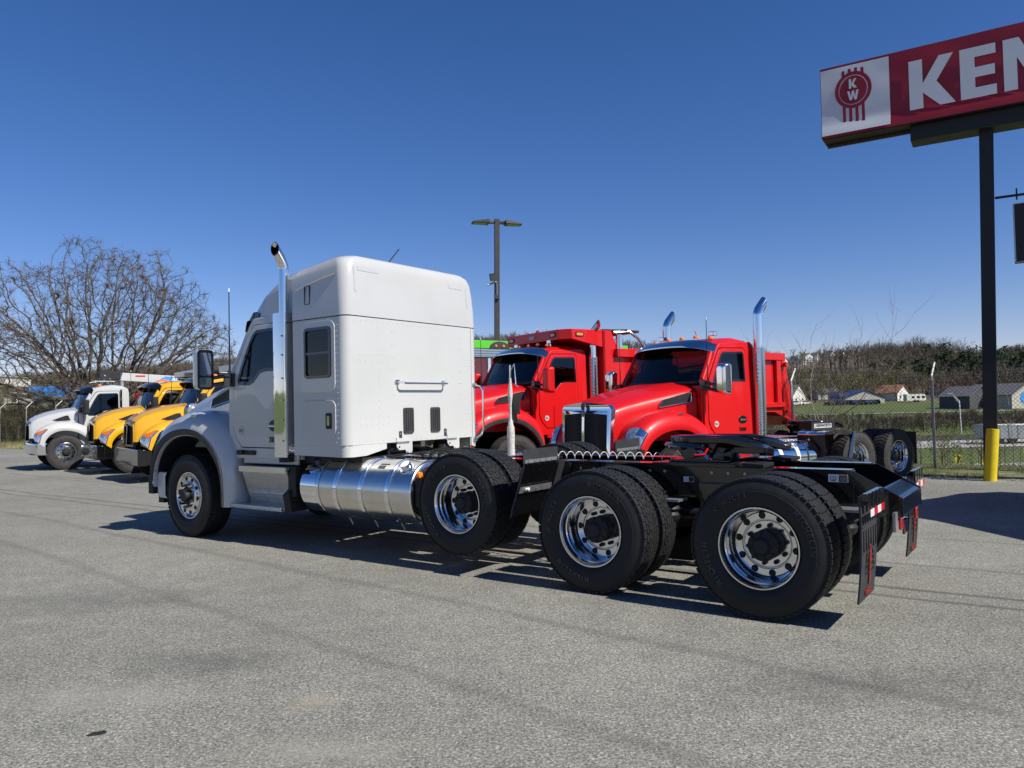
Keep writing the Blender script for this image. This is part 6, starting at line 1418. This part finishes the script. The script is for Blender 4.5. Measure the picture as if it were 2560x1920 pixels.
def grow_tree(seed, base, H, n_limbs, spread, levels, r0, m, lean=(0, 0), start=.12, name='crown', twig=.5, min_r=.006, kids=3, shape=None):
    R = random.Random(seed); segs = []          # (p0, p1, r0, r1, level)
    def branch(p, d, L, r, lv):
        n = 4 if lv < 2 else 3; q = p
        for i in range(n):
            d = (d + Vector((R.gauss(0, 1), R.gauss(0, 1), R.gauss(0, .8))) * (.15 + .03 * lv) + Vector((0, 0, .055))).normalized()
            e = q + d * (L / n); r1 = r * (1 - .72 * (i + 1) / n * (1 if lv else .5)); ra = r * (1 - .72 * i / n * (1 if lv else .5)); segs.append((q, e, ra, r1, lv))
            if lv < levels:
                for k in range(kids if i else (1 if lv else 0)):
                    if R.random() < (.95 if lv < 2 else .78):
                        ax = d.orthogonal().normalized(); ax.rotate(Matrix.Rotation(R.uniform(0, 2 * pi), 3, d)); nd = d.copy(); nd.rotate(Matrix.Rotation(radians(R.uniform(22, 58)), 3, ax)); nd.z += .07; nd.normalize()
                        branch(q.lerp(e, R.uniform(.2, 1)), nd, L * R.uniform(.36, .62), max(min_r, r1 * R.uniform(.42, .68)), lv + 1)
            q = e
        if lv < levels and lv > 0: branch(q, d, L * .62, max(min_r, r * .28), lv + 1)
    t0 = Vector(base); top = t0 + Vector((lean[0], lean[1], H * start)); segs.append((t0 - Vector((0, 0, .4)), top, r0 * 1.25, r0, 0))
    for k in range(n_limbs):
        az = 2 * pi * (k + R.uniform(-.3, .3)) / n_limbs; el = radians(R.uniform(*shape[0]) if k % 3 else R.uniform(*shape[1])) if shape else radians(R.uniform(18, 80))
        d = Vector((cos(az) * cos(el) * 1.0, sin(az) * cos(el), sin(el))); branch(t0.lerp(top, R.uniform(.55, 1)), d, (H * (1 - start)) * spread(el) * R.uniform(.72, .86), r0 * R.uniform(.30, .5), 1)
    return segs
def seg_obj(name, segs, m, parent, maxlv=99, minlv=0):
    V = []; F = []
    for p, q, ra, rb, lv in segs:
        if not (minlv <= lv <= maxlv): continue
        k = 7 if lv <= 1 else 4 if lv == 2 else 3; d = (q - p); 
        if d.length < 1e-6: continue
        d.normalize(); u = d.orthogonal().normalized(); v = d.cross(u); o = len(V)
        for c, r in ((p, ra), (q, rb)):
            for j in range(k): V.append(tuple(c + (u * cos(2 * pi * j / k) + v * sin(2 * pi * j / k)) * r))
        for j in range(k): F.append((o + j, o + (j + 1) % k, o + k + (j + 1) % k, o + k + j))
    me = bpy.data.meshes.new(name); me.from_pydata(V, [], F); me.materials.append(m); me.shade_smooth(); return link(name, me, parent)
def big_tree():
    from mathutils.kdtree import KDTree
    r = thing('bare_tree', 'huge spreading leafless tree behind the white and yellow trucks', 'tree', (-25.3, 47, .4)); R = random.Random(5)
    att = []
    while len(att) < 7000:
        x = R.uniform(-10, 9.4); y = R.uniform(-6.5, 6.5); z = R.uniform(.9, 12)
        top = 11.9 * sqrt(max(0, 1 - (x / (9.9 if x < 0 else 9.3)) ** 2 - (y / 7) ** 2)); rad = sqrt((x / 9.5) ** 2 + (y / 6.5) ** 2)
        top *= 1 + .13 * mnoise.noise(Vector((x * .45, y * .45, 2)))
        if z > top or z < .7 + 1.5 * rad or (rad < .12 and z < 3): continue
        if mnoise.noise(Vector((x * .42, y * .42, z * .42))) < -.16: continue
        if R.random() < .35 and z < top * .72: continue
        att.append(Vector((x, y, z)))
    P = [Vector((.05 * k, 0, .32 * k - .3)) for k in range(6)]; par = [-1] + list(range(5)); D = .27
    for k in range(12):          # limbs leave the trunk fan-wise from the start
        az = 2 * pi * k / 12 + R.uniform(-.2, .2); el = radians((14, 52, 30)[k % 3] + R.uniform(-6, 6)); q = 3 + k % 3; d = Vector((cos(az) * cos(el), sin(az) * cos(el), sin(el)))
        for n in range(5):
            P.append(P[q] + d * D * 1.1 + Vector((R.gauss(0, .03), R.gauss(0, .03), R.gauss(0, .03)))); par.append(q); q = len(P) - 1
    for it in range(85):
        kd = KDTree(len(P))
        for i_, p in enumerate(P): kd.insert(p, i_)
        kd.balance(); pull = {}; keep = []
        for a in att:
            p, i_, dist = kd.find(a)
            if dist < .30: continue
            keep.append(a)
            if dist < 5.5: pull.setdefault(i_, Vector()); pull[i_] += (a - p).normalized()
        att = keep
        if not pull or not att: break
        for i_, v in pull.items():
            g = (P[i_] - P[par[i_]]).normalized() if par[i_] >= 0 else Vector((0, 0, 1))
            d = (v.normalized() + g * .35 + Vector((R.gauss(0, .20), R.gauss(0, .20), R.gauss(0, .16)))).normalized(); P.append(P[i_] + d * D); par.append(i_)
    n = len(P); w = [0.] * n; kids = [0] * n
    for i_ in range(n - 1, 0, -1):
        if w[i_] == 0: w[i_] = .0115 ** 2.15
        w[par[i_]] += w[i_]; kids[par[i_]] += 1
    rad = [x ** (1 / 2.15) if x > 0 else .01 for x in w]
    segs = []
    for i_ in range(1, n):
        ra = rad[i_] * 1.08 if rad[par[i_]] > rad[i_] * 1.6 else rad[par[i_]]; lv = 0 if par[i_] < 5 and i_ < 6 else (1 if rad[i_] > .045 else 2 if rad[i_] > .02 else 3)
        segs.append((P[par[i_]], P[i_], min(ra, .5), min(rad[i_], .5), lv))
    seg_obj('trunk', segs, BARK, r, 0); seg_obj('limbs', segs, BARK, r, 2, 1); seg_obj('branches', segs, TW_BROWN, r, 99, 3)
    tips = [i_ for i_ in range(6, n) if rad[i_] < .03]; B = []; Dd = []
    for i_ in tips:
        g = (P[i_] - P[par[i_]]).normalized()
        for k in range(2 if kids[i_] else 6):
            B.append(P[i_] - g * R.uniform(0, .3)); Dd.append(g * .7 + Vector((R.gauss(0, .55), R.gauss(0, .55), R.gauss(.12, .5))))
    B = np.array(B); Dd = np.array(Dd); L_ = rng.uniform(.22, .62, len(B)); o = np_obj('twigs', [slivers(B, Dd, L_, np.full(len(B), .021)), slivers(B + Dd / np.linalg.norm(Dd, axis=1, keepdims=True) * L_[:, None] * .5, Dd + rng.normal(size=Dd.shape) * .6, L_ * .6, np.full(len(B), .016))], TW_BROWN, r)
    print('big tree', n, len(B))
big_tree()
def saplings():
    S = [(9.05, 22.4, 4.9, 21, 'tallest pale sapling behind the fence, right of the red tractor', 5, .045, BARK_L), (7.75, 21.6, 3.2, 22, 'thin pale sapling nearest the first fence post', 3, .022, BARK_L), (8.15, 22.6, 3.4, 23, 'slender sapling between the first fence post and the tallest sapling', 3, .022, BARK_L), (10.1, 23.5, 2.6, 24, 'low multi-stemmed sapling above the fifth wheel of the red tractor', 6, .02, BARK_L),
         (13.0, 18.6, 3.1, 25, 'thin bent sapling right of the bollard behind the fence', 4, .014, BARK_L), (12.6, 19.4, 2.4, 26, 'short thin sapling right of the sign pole behind the fence', 4, .012, BARK_L)]
    for x, y, h, sd, lb, nl, r0, m in S:
        r = thing('sapling', lb, 'tree', (x, y, terr_z(x, y))); sg = grow_tree(sd, (0, 0, 0), h, nl, lambda el: .95, 3 if h > 4 else 2, r0, m, start=.28, kids=2, min_r=.004, shape=((45, 75), (70, 88)))
        seg_obj('trunk', sg, m, r, 0); seg_obj('branches', sg, m, r, 99, 1)
    # bushes at the fence foot
    for i, (x, y, h, m, lb) in enumerate(((10.05, 17.6, .95, GREENL, 'leafy green bush at the foot of the second fence post'), (10.6, 17.2, .7, TW_DRY, 'tangle of dry stems between the fence post and the bollard'), (7.5, 19.8, 1.5, GREENL, 'dark leafy bush behind the first fence post'), (8.3, 20.2, 1.1, TW_BRUSH, 'olive bush behind the first fence post'))):
        P = np.zeros((14, 3)); P[:, 0] = rng.normal(0, .35, 14); P[:, 1] = rng.normal(0, .3, 14); b = bare_cloud(P, rng.uniform(.6, 1, 14) * h, 8, 60, .8)
        o = np_obj('stems', b, TW_DRY if m is not TW_BRUSH else m); r = thing('bush', lb, 'bush', (x, y, min(terr_z(x, y) + .05, 0))); o.parent = r
        if m is GREENL:
            n = 700; c = rng.normal(size=(n, 3)) * np.array([.38, .35, .25]) * h + np.array([0, 0, .5 * h]); o2 = np_obj('leaves', [slivers(c, rng.normal(size=(n, 3)), rng.uniform(.03, .06, n), rng.uniform(.02, .035, n))], GREENL); o2.parent = r
saplings()
def verge_grass():
    E_ = lot_edge(); 
    def band(n, xlo, xhi, t0, t1, h0, h1, m, name, lb, w=.007, dense=0, off=0):
        out = []
        while len(out) < n:
            i = rng.integers(0, len(E_) - 1); a, b = E_[i], E_[i + 1]
            u = rng.uniform(); p = a.lerp(b, u); 
            if not (xlo < p.x < xhi): continue
            d = (b - a).normalized(); nn = Vector((d.y, -d.x)); q = p + nn * rng.uniform(t0, t1) ** 1.0
            if mnoise.noise(Vector((q.x * 1.3, q.y * 1.3, off))) < dense - .25 + (.35 if rng.uniform() < .0 else 0): continue
            out.append((q.x, q.y, min(0, terr_z(q.x, q.y)) - .01))
        P = np.array(out); k = 5; B = np.repeat(P, k, 0) + rng.normal(size=(n * k, 3)) * [.02, .02, 0]; d = rng.normal(size=(n * k, 3)) * .45; d[:, 2] = 1
        np_obj(name, [slivers(B, d, rng.uniform(h0, h1, n * k), np.full(n * k, w))], m, kind='stuff', label=lb)
    band(9000, 4, 16, .25, 3.4, .05, .16, GRASSM, 'grass', 'green grass on the verge by the fence', dense=.12)
    band(6000, 4, 16, .05, 3.4, .03, .11, GRASSD, 'dry_grass', 'dry straw grass on the verge by the fence', dense=.02, off=7)
    band(6000, -45, 4, .2, 3.5, .08, .35, GRASSD, 'far_dry_grass', 'dry grass along the left edge of the lot', w=.02)
    band(5000, -45, 4, .4, 4.5, .08, .35, GRASSM, 'far_grass', 'green grass along the left edge of the lot', w=.02, off=3)
    # stones beyond the fence
    V = MB(); ico = [Vector(p).normalized() for p in ((1, 0, .3), (-1, 0, .2), (0, 1, .1), (0, -1, .3), (0, 0, 1), (0, 0, -1), (.7, .7, .5), (-.7, .6, .4))]
    for k in range(900):
        x = rng.uniform(6, 22); y = 24.2 + rng.normal() * .9 - (x - 11) * .12; z = terr_z(x, y); s = rng.uniform(.06, .2)
        o = [Vector((x, y, z + s * .2)) + Vector((a.x * s * rng.uniform(.7, 1.3), a.y * s * rng.uniform(.7, 1.3), a.z * s * .6)) for a in (Vector((1, 0, 0)), Vector((-1, 0, 0)), Vector((0, 1, 0)), Vector((0, -1, 0)), Vector((0, 0, 1)), Vector((0, 0, -1)))]
        V.add(o, [(0, 2, 4), (2, 1, 4), (1, 3, 4), (3, 0, 4), (2, 0, 5), (1, 2, 5), (3, 1, 5), (0, 3, 5)])
    V.build('rubble', mat('pale_stone', (.34, .33, .31), .85, 0, 0, .3, 3), None, smooth=0, kind='stuff', label='pale rubble stones on the slope beyond the fence', recalc=False)
    # scattered gravel along the asphalt edge
    V = MB()
    for k in range(2600):
        i = rng.integers(0, 7); p = E_[i].lerp(E_[i + 1], rng.uniform()); x = p.x + rng.normal() * .35; y = p.y + rng.normal() * .35; s = rng.uniform(.006, .02)
        V.add([(x + s, y, .001), (x - s, y, .001), (x, y + s, .001), (x, y - s, .001), (x, y, s)], [(0, 2, 4), (2, 1, 4), (1, 3, 4), (3, 0, 4)])
    V.build('gravel', MATS['pale_stone'], None, smooth=0, kind='stuff', label='loose gravel along the asphalt edge', recalc=False)
verge_grass()

# ------------------------------------------------------------------ valley: roads, buildings, vehicles
ROADM = ground_mat('pale_concrete_road', [(.3, (.30, .29, .27)), (.7, (.42, .41, .38))], (.1, .4), (1, .4), (8, .3), .3)
def strip(name, y0, y1, x0, x1, m, off=.05, n=60):
    rows = [[(x, y0 + (y1 - y0) * t - (x - 40) * .02, terr_z(x, y0 + (y1 - y0) * t) + off) for t in np.linspace(0, 1, 5)] for x in np.linspace(x0, x1, n)]
    return MB().grid(rows).build(name, m, kind='structure', smooth=80, recalc=False)
strip('highway', 75, 87, 18, 90, ROADM)
strip('field_track', 168, 171, 60, 160, ROADM, .12)
def wall_strip():
    rows = [(x, 88.4 - (x - 40) * .02) for x in np.linspace(18, 90, 40)]
    m = MB(); m.grid([[(x, y, terr_z(x, y) - .2), (x, y, terr_z(x, y) + .62), (x, y + .3, terr_z(x, y) + .62), (x, y + .3, terr_z(x, y) - .2)] for x, y in rows]); o = m.build('retaining_wall', GREYB, None, smooth=0); tag(o, 'long dark low wall along the far edge of the highway', 'wall')
    rows = [(x, 69 + (x + 40) * .05) for x in np.linspace(-62, -10, 30)]
    m = MB(); m.grid([[(x, y, terr_z(x, y) - .1), (x, y, terr_z(x, y) + .34), (x, y + .2, terr_z(x, y) + .34), (x, y + .2, terr_z(x, y) - .1)] for x, y in rows]); o = m.build('road_barrier', BEIGE, None, smooth=0); tag(o, 'pale low road barrier above the brush at the left edge', 'barrier')
wall_strip()
def house(name, label, cat, px, Y, w, d, h, rh, rot, wm, rm, zoff=0, windows=2, group=None, xa=None, z=None, octagon=False):
    x = (px - 1280 + .0219 * 0) / 1920 * Y if xa is None else xa
    zb = terr_z(x, Y) - .1 + zoff if z is None else z
    r = thing(name, label, cat, (x, Y, zb), radians(rot), group)
    o = [(-w / 2, 0), (w / 2, 0), (w / 2, h), (0, h + rh), (-w / 2, h)]
    MB().plate(o, [], lambda a, b, t: (a, t - d / 2, b), d).build('wall', wm, r, smooth=0)
    e = .35; k = rh / (w / 2); R_ = MB()
    for s in (1, -1): R_.hexa([(0, -d / 2 - e, h + rh + .05), (s * (w / 2 + e), -d / 2 - e, h - e * k + .05), (s * (w / 2 + e), d / 2 + e, h - e * k + .05), (0, d / 2 + e, h + rh + .05), (0, -d / 2 - e, h + rh + .25), (s * (w / 2 + e), -d / 2 - e, h - e * k + .25), (s * (w / 2 + e), d / 2 + e, h - e * k + .25), (0, d / 2 + e, h + rh + .25)])
    R_.build('roof', rm, r, smooth=0)
    for k_ in range(windows):
        xx = -w / 2 + w * (k_ + .5) / windows
        for zz in ([h * .5] if h < 4 else [h * .25, h * .72]):
            f = MB().box((xx - .55, -d / 2 - .06, zz - .6), (xx + .55, -d / 2 - .005, zz + .6)).build('window', OFFW, r, smooth=0); MB().box((xx - .42, -d / 2 - .075, zz - .47), (xx + .42, -d / 2 - .062, zz + .47)).build('pane', DGLASS, f, smooth=0)
    if octagon: MB().plate(circ(-.6, h * .78, 1.45, 8), [], lambda a, b, t: (a, -d / 2 - .1 + t, b), .08).build('blue_octagon', BLUEP, r, smooth=0); MB().box((-.3, -d / 2 - .12, h * .66), (.6, -d / 2 - .101, h * .86)).build('octagon_plate', BEIGE, r, smooth=0)
    return r
hl = ['leftmost white gabled house on the hill crest', 'second white gabled house from the left on the hill crest', 'widest pale blue-white house in the hillside row', 'white gabled house right of the widest hillside house', 'white house behind the tallest sapling on the hill crest', 'rightmost white house of the hillside row']
for i, (px, w, h, rh, rot) in enumerate(((1957, 5.2, 4.6, 2.8, 25), (1990, 5.6, 5.2, 3.0, 25), (2017, 10, 4.6, 4.0, 20), (2041, 5.2, 5.4, 2.6, 30), (2073, 5.0, 5.4, 3.0, 30), (2100, 5.6, 5.0, 2.6, 35))):
    house('hillside_house', hl[i], 'house', px, 770, w * 1.25, 9, h, rh, rot, OFFW, GREYR, zoff=-.6 + i * .5, windows=1 if i else 2, group='white houses on the hill crest')
house('hillside_house', 'grey roofed house below the hill crest row', 'house', 1998, 700, 14, 9, 5, 4, -60, OFFW, GREYR, zoff=-2, windows=3)
house('workshop', 'grey block building with a blue octagon on its pale gable', 'building', 2500, 190, 9.6, 13, 3.3, 2.6, 20, BEIGE, GREYR, windows=0, octagon=True)
house('workshop_annex', 'dark grey block wing on the left of the octagon building', 'building', 2413, 193, 8.0, 8.6, 3.1, 2.3, 20, GREYB, GREYR, windows=0)
house('shed', 'pale shed with a navy edged roof behind the row of dark cars', 'building', 2145, 248, 12.5, 9, 1.9, 2.3, 0, BEIGE, NAVY, windows=0)
house('bungalow', 'cream bungalow with an orange tiled roof', 'house', 2228, 262, 7.5, 8, 2.6, 2.6, 35, OFFW, ORROOF, windows=2)
house('cottage', 'grey roofed cottage at the left end of the valley field', 'house', 1972, 252, 8, 7, 3.0, 3.2, 40, OFFW, GREYR, windows=2)
house('long_shed', 'long low pale shed behind the navy truck', 'building', 2060, 285, 16, 8, 2.4, 1.6, 80, OFFW, GREYR, windows=0)
house('hut', 'small white hut in the trees above the valley', 'house', 2133, 330, 5, 5, 3.2, 1.4, 15, OFFW, GREYR, windows=1)
house('upper_house', 'white house with a red roof right of the second fence post', 'house', 2365, 300, 16, 7, 2.2, 2.0, 80, OFFW, ORROOF, windows=0)
# left side
house('white_warehouse', 'long white warehouse at the left edge of the picture', 'building', -40, 230, 22, 9, 2.6, .8, 5, OFFW, OFFW, z=10.5, windows=0)
house('beige_shop', 'beige block building half hidden by brush on the left', 'building', 47, 140, 3.4, 4, 1.5, .3, 10, BEIGE, BEIGE, z=3.9, windows=1)
def blue_trailer():
    Y = 158; x = (138 - 1280) / 1920 * Y; r = thing('blue_container', 'long bright blue container behind the big leafless tree', 'container', (x, Y, 4.2), radians(4))
    B = MB(); B.box((-4.7, -1.2, .55), (4.7, 1.2, 3.35)); B.build('container_body', BLUEP, r, bevel=.03)
    m = MB()
    for k in range(40): m.box((-4.6 + k * .235, -1.26, .7), (-4.5 + k * .235, -1.2, 3.2))
    m.build('corrugation', BLUEP, r); MB().box((-4.7, -1.1, .1), (4.7, 1.1, .54)).build('chassis', BLACKM, r)
blue_trailer()
def trailer_road():
    Y = 80; x0 = (2447 - 1280) / 1920 * Y; r = thing('silver_trailer', 'silver flat sided trailer on the highway right of the sign pole', 'trailer', (x0, Y, terr_z(x0, Y) + .05), radians(-2))
    MB().box((0, -1.25, .55), (14, 1.25, 2.0)).build('trailer_body', ALU_D, r, bevel=.03)
    m = MB()
    for k in range(16): m.box((.3 + k * .9, -1.29, .6), (.36 + k * .9, -1.25, 1.95))
    m.build('side_posts', ALU, r)
    for k, x in enumerate((1.2, 2.5, 11.5, 12.8)):
        for y in (-1.1, 1.1): MB().lathe([(.2, -.12), (.5, -.12), (.5, .12), (.2, .12)], o=(x, y, .5), n=20, cap=True).build('wheel', RUBBER, r)
trailer_road()
def simple_car(x, y, z, rot, m, label, group, kind='car', s=1.):
    r = thing('parked_car' if kind == 'car' else kind, label, 'car' if kind == 'car' else 'truck', (x, y, z), radians(rot), group); r.scale = (s, s, s)
    prof = [(-2.2, .3), (2.2, .3), (2.25, .75), (1.4, .92), (.7, 1.42), (-1.2, 1.45), (-1.9, .98), (-2.2, .9)]
    MB().plate(prof, [], lambda a, b, t: (a, t - .85, b), 1.7).build('body', m, r, bevel=.05)
    MB().plate([(.62, 1.36), (1.22, .96), (-1.75, 1.0), (-1.15, 1.38)], [], lambda a, b, t: (a, t - .86, b), 1.72).build('window', DGLASS, r, smooth=0)
    for a in (-1.35, 1.4):
        for q in (-.78, .78): MB().lathe([(.1, -.1), (.32, -.1), (.32, .1), (.1, .1)], o=(a, q, .32), n=14, cap=True).build('wheel', RUBBER, r)
for i in range(11):
    px = 2072 + i * 11.5; Y = 236; x = (px - 1280) / 1920 * Y
    simple_car(x, Y, terr_z(x, Y), 80 + rng.uniform(-8, 8), (BLACKM, BLACKG, NAVY)[i % 3], 'dark car in the row in front of the pale valley shed', 'dark cars in a row in front of the valley shed')
for i, (px, Y, m, lb) in enumerate(((1985, 240, OFFW, 'white car beside the valley cottage'), (2010, 243, OFFW, 'second white car right of the valley cottage'), (326, 62, REDL, 'red car beyond the white service truck'))):
    x = (px - 1280) / 1920 * Y; simple_car(x, Y, terr_z(x, Y), 20, m, lb, None)
def camper(px, Y, label, m, L=6.2, h=2.6, name='camper_trailer', cat='trailer'):
    x = (px - 1280) / 1920 * Y; r = thing(name, label, cat, (x, Y, terr_z(x, Y)), 0)
    MB().plate([(-L / 2, .5), (L / 2, .5), (L / 2, h * .7), (L / 2 - .5, h), (-L / 2, h)], [], lambda a, b, t: (a, t - 1.1, b), 2.2).build('body', m, r, bevel=.06)
    for a in (-1.5, .2, 1.8): MB().box((a, -1.13, h * .5), (a + .9, -1.1, h * .75)).build('window', DGLASS, r)
    for a in (-.5, .5): MB().lathe([(.1, -.1), (.4, -.1), (.4, .1), (.1, .1)], o=(a, -1.0, .4), n=14, cap=True).build('wheel', RUBBER, r)
camper(2285, 246, 'white camper trailer parked right of the orange roofed bungalow', OFFW)
camper(2085, 243, 'navy truck cab at the left end of the dark car row', NAVY, 3.2, 3.4, 'navy_truck', 'truck')
def chevron(px, py, Y, s, label):
    x = (px - 1280) / 1920 * Y; z = 1.6 - (py - (1041.5 - .0219 * px)) / 1920 * Y; zg = terr_z(x, Y)
    r = thing('chevron_sign', label, 'sign', (x, Y, zg), radians(-8), 'yellow chevron signs at the road bend')
    MB().tube([(0, .03, -.2), (0, .03, z - zg + s * .5)], .02, 6).build('post', STEEL_G, r)
    MB().box((-s * .42, -.01, z - zg - s * .5), (s * .42, .01, z - zg + s * .5)).build('sign_plate', BYEL, r)
    a = s * .5; zc = z - zg
    MB().plate([(-a * .5, -a * .85), (a * .05, -a * .85), (a * .6, 0), (a * .05, a * .85), (-a * .5, a * .85), (a * .05, 0)], [], lambda u, v, d: (u, -.012 - d, zc + v), .003).build('chevron', BLACKM, r, smooth=0)
chevron(2455, 1160, 40, .40, 'yellow chevron sign just left of the bollard')
chevron(2388, 1146, 41, .40, 'yellow chevron sign behind the leafy bush')
chevron(2557, 1126, 46, .30, 'yellow chevron sign at the right edge of the picture')
def street_lamp():
    Y = 98; x = (2399 - 1280) / 1920 * Y; z = terr_z(x, Y); r = thing('street_lamp', 'pale street lamp with a curved double arm in the valley', 'street lamp', (x, Y, z), 0)
    MB().tube([(0, 0, -.3), (-.15, 0, 4.1)], .07, 8).build('pole', OFFW, r)
    MB().tube([(-.15, 0, 4.0), (-.5, 0, 4.45), (-1.05, 0, 5.0)], .04, 6).tube([(-.15, 0, 3.75), (-.6, 0, 4.3), (-1.0, 0, 4.95)], .03, 6).build('arm', OFFW, r)
    MB().box((-1.6, -.1, 4.95), (-1.0, .1, 5.08)).build('lamp_head', ALU_D, r)
street_lamp()

# ------------------------------------------------------------------ lime green and maroon body behind the red trucks
def green_truck():
    a = radians(35.5); r = thing('green_trimmed_truck', 'maroon truck body with a lime green top rail behind the red trucks', 'truck', (-2.4, 25.2, -.05), a)   # x runs to the right and away
    MB().box((0, 0, 3.62), (8.6, 2.4, 3.90)).build('green_top_rail', GREEN, r, bevel=.02)
    MB().box((.02, .02, 3.32), (5.2, 2.38, 3.615)).build('silver_band', ALU, r, bevel=.01)
    MB().box((.05, .06, 1.15), (5.2, 2.36, 3.315)).build('maroon_body', MAROON, r, bevel=.02)
    MB().box((5.2, .08, 1.15), (8.5, 2.34, 3.61)).build('black_body', BLACKM, r, bevel=.02)
    for k in range(7): MB().box((.4 + k * .78, .0, 1.15), (.52 + k * .78, .07, 3.3)).build('side_post', CHROME, r, bevel=.01)
    for k in range(4): MB().plate(rrect(.75 + k * 1.2, 2.2, 1.25 + k * 1.2, 3.0, .12), [], lambda a_, b, d: (a_, .055 - d, b), .03).build('side_window', CHROME, r)
    for k in range(3):
        MB().box((.02, .0, 3.36 + k * .085), (5.2, .018, 3.37 + k * .085)).build('band_groove', BLACKM, r)
    d = MB().plate([(2.45 + .42 * cos(t), 3.64 + .24 * sin(t)) for t in np.linspace(0, pi, 14)], [], lambda a_, b, dd: (a_, -.005 - dd, b), .02).build('lamp_dome_panel', FLARE, r)
    for q in (-.16, .16): MB().lathe([(.05, 0), (.04, .02), (.001, .025)], o=(2.45 + q, -.025, 3.72), ax=(0, -1, 0), n=10).build('dome_lamp', AMBER, r)
    m = MB(); m.box((5.9, .2, 3.90), (6.0, .3, 4.15)); m.box((6.6, .2, 3.90), (6.7, .3, 4.15)); m.box((5.9, .2, 4.10), (6.7, .26, 4.15)); m.build('roof_rack', ALU_D, r)
    MB().box((0, .4, .7), (8.5, 2.0, 1.14)).build('chassis', BLACKM, r)
    for x in (.6, 6.2, 7.5):
        for y in (.3, 2.1): MB().lathe([(.25, -.15), (.5, -.15), (.52, 0), (.5, .15), (.25, .15)], o=(x, y, .5), n=28, cap=True).build('wheel', RUBBER, r)
green_truck()
# truck parked just outside the right edge: it throws the big shadow on the lot
def box_truck():
    r = thing('box_truck', 'plain grey box truck parked beyond the right edge', 'truck', (8.75, 10.9, 0), radians(-84))
    MB().box((-.3, -1.25, .95), (5.2, 1.25, 2.85)).build('box_body', OFFW, r, bevel=.04)
    MB().plate([(5.25, .5), (7.2, .5), (7.2, 1.3), (6.7, 1.5), (6.3, 2.3), (5.25, 2.35)], [], lambda a, b, t: (a, t - 1.1, b), 2.2).build('cab_shell', OFFW, r, bevel=.05)
    MB().plate([(5.5, 1.5), (6.55, 1.5), (6.2, 2.2), (5.5, 2.2)], [], lambda a, b, t: (a, t - 1.11, b), 2.22).build('window', DGLASS, r, smooth=0)
    MB().box((-.3, -.5, .6), (7.0, .5, .94)).build('chassis', BLACKM, r)
    for x in (1.0, 6.2):
        for y in (-1.05, 1.05): MB().lathe([(.2, -.13), (.48, -.13), (.5, 0), (.48, .13), (.2, .13)], o=(x, y, .5), n=28, cap=True).build('wheel', RUBBER, r)
box_truck()
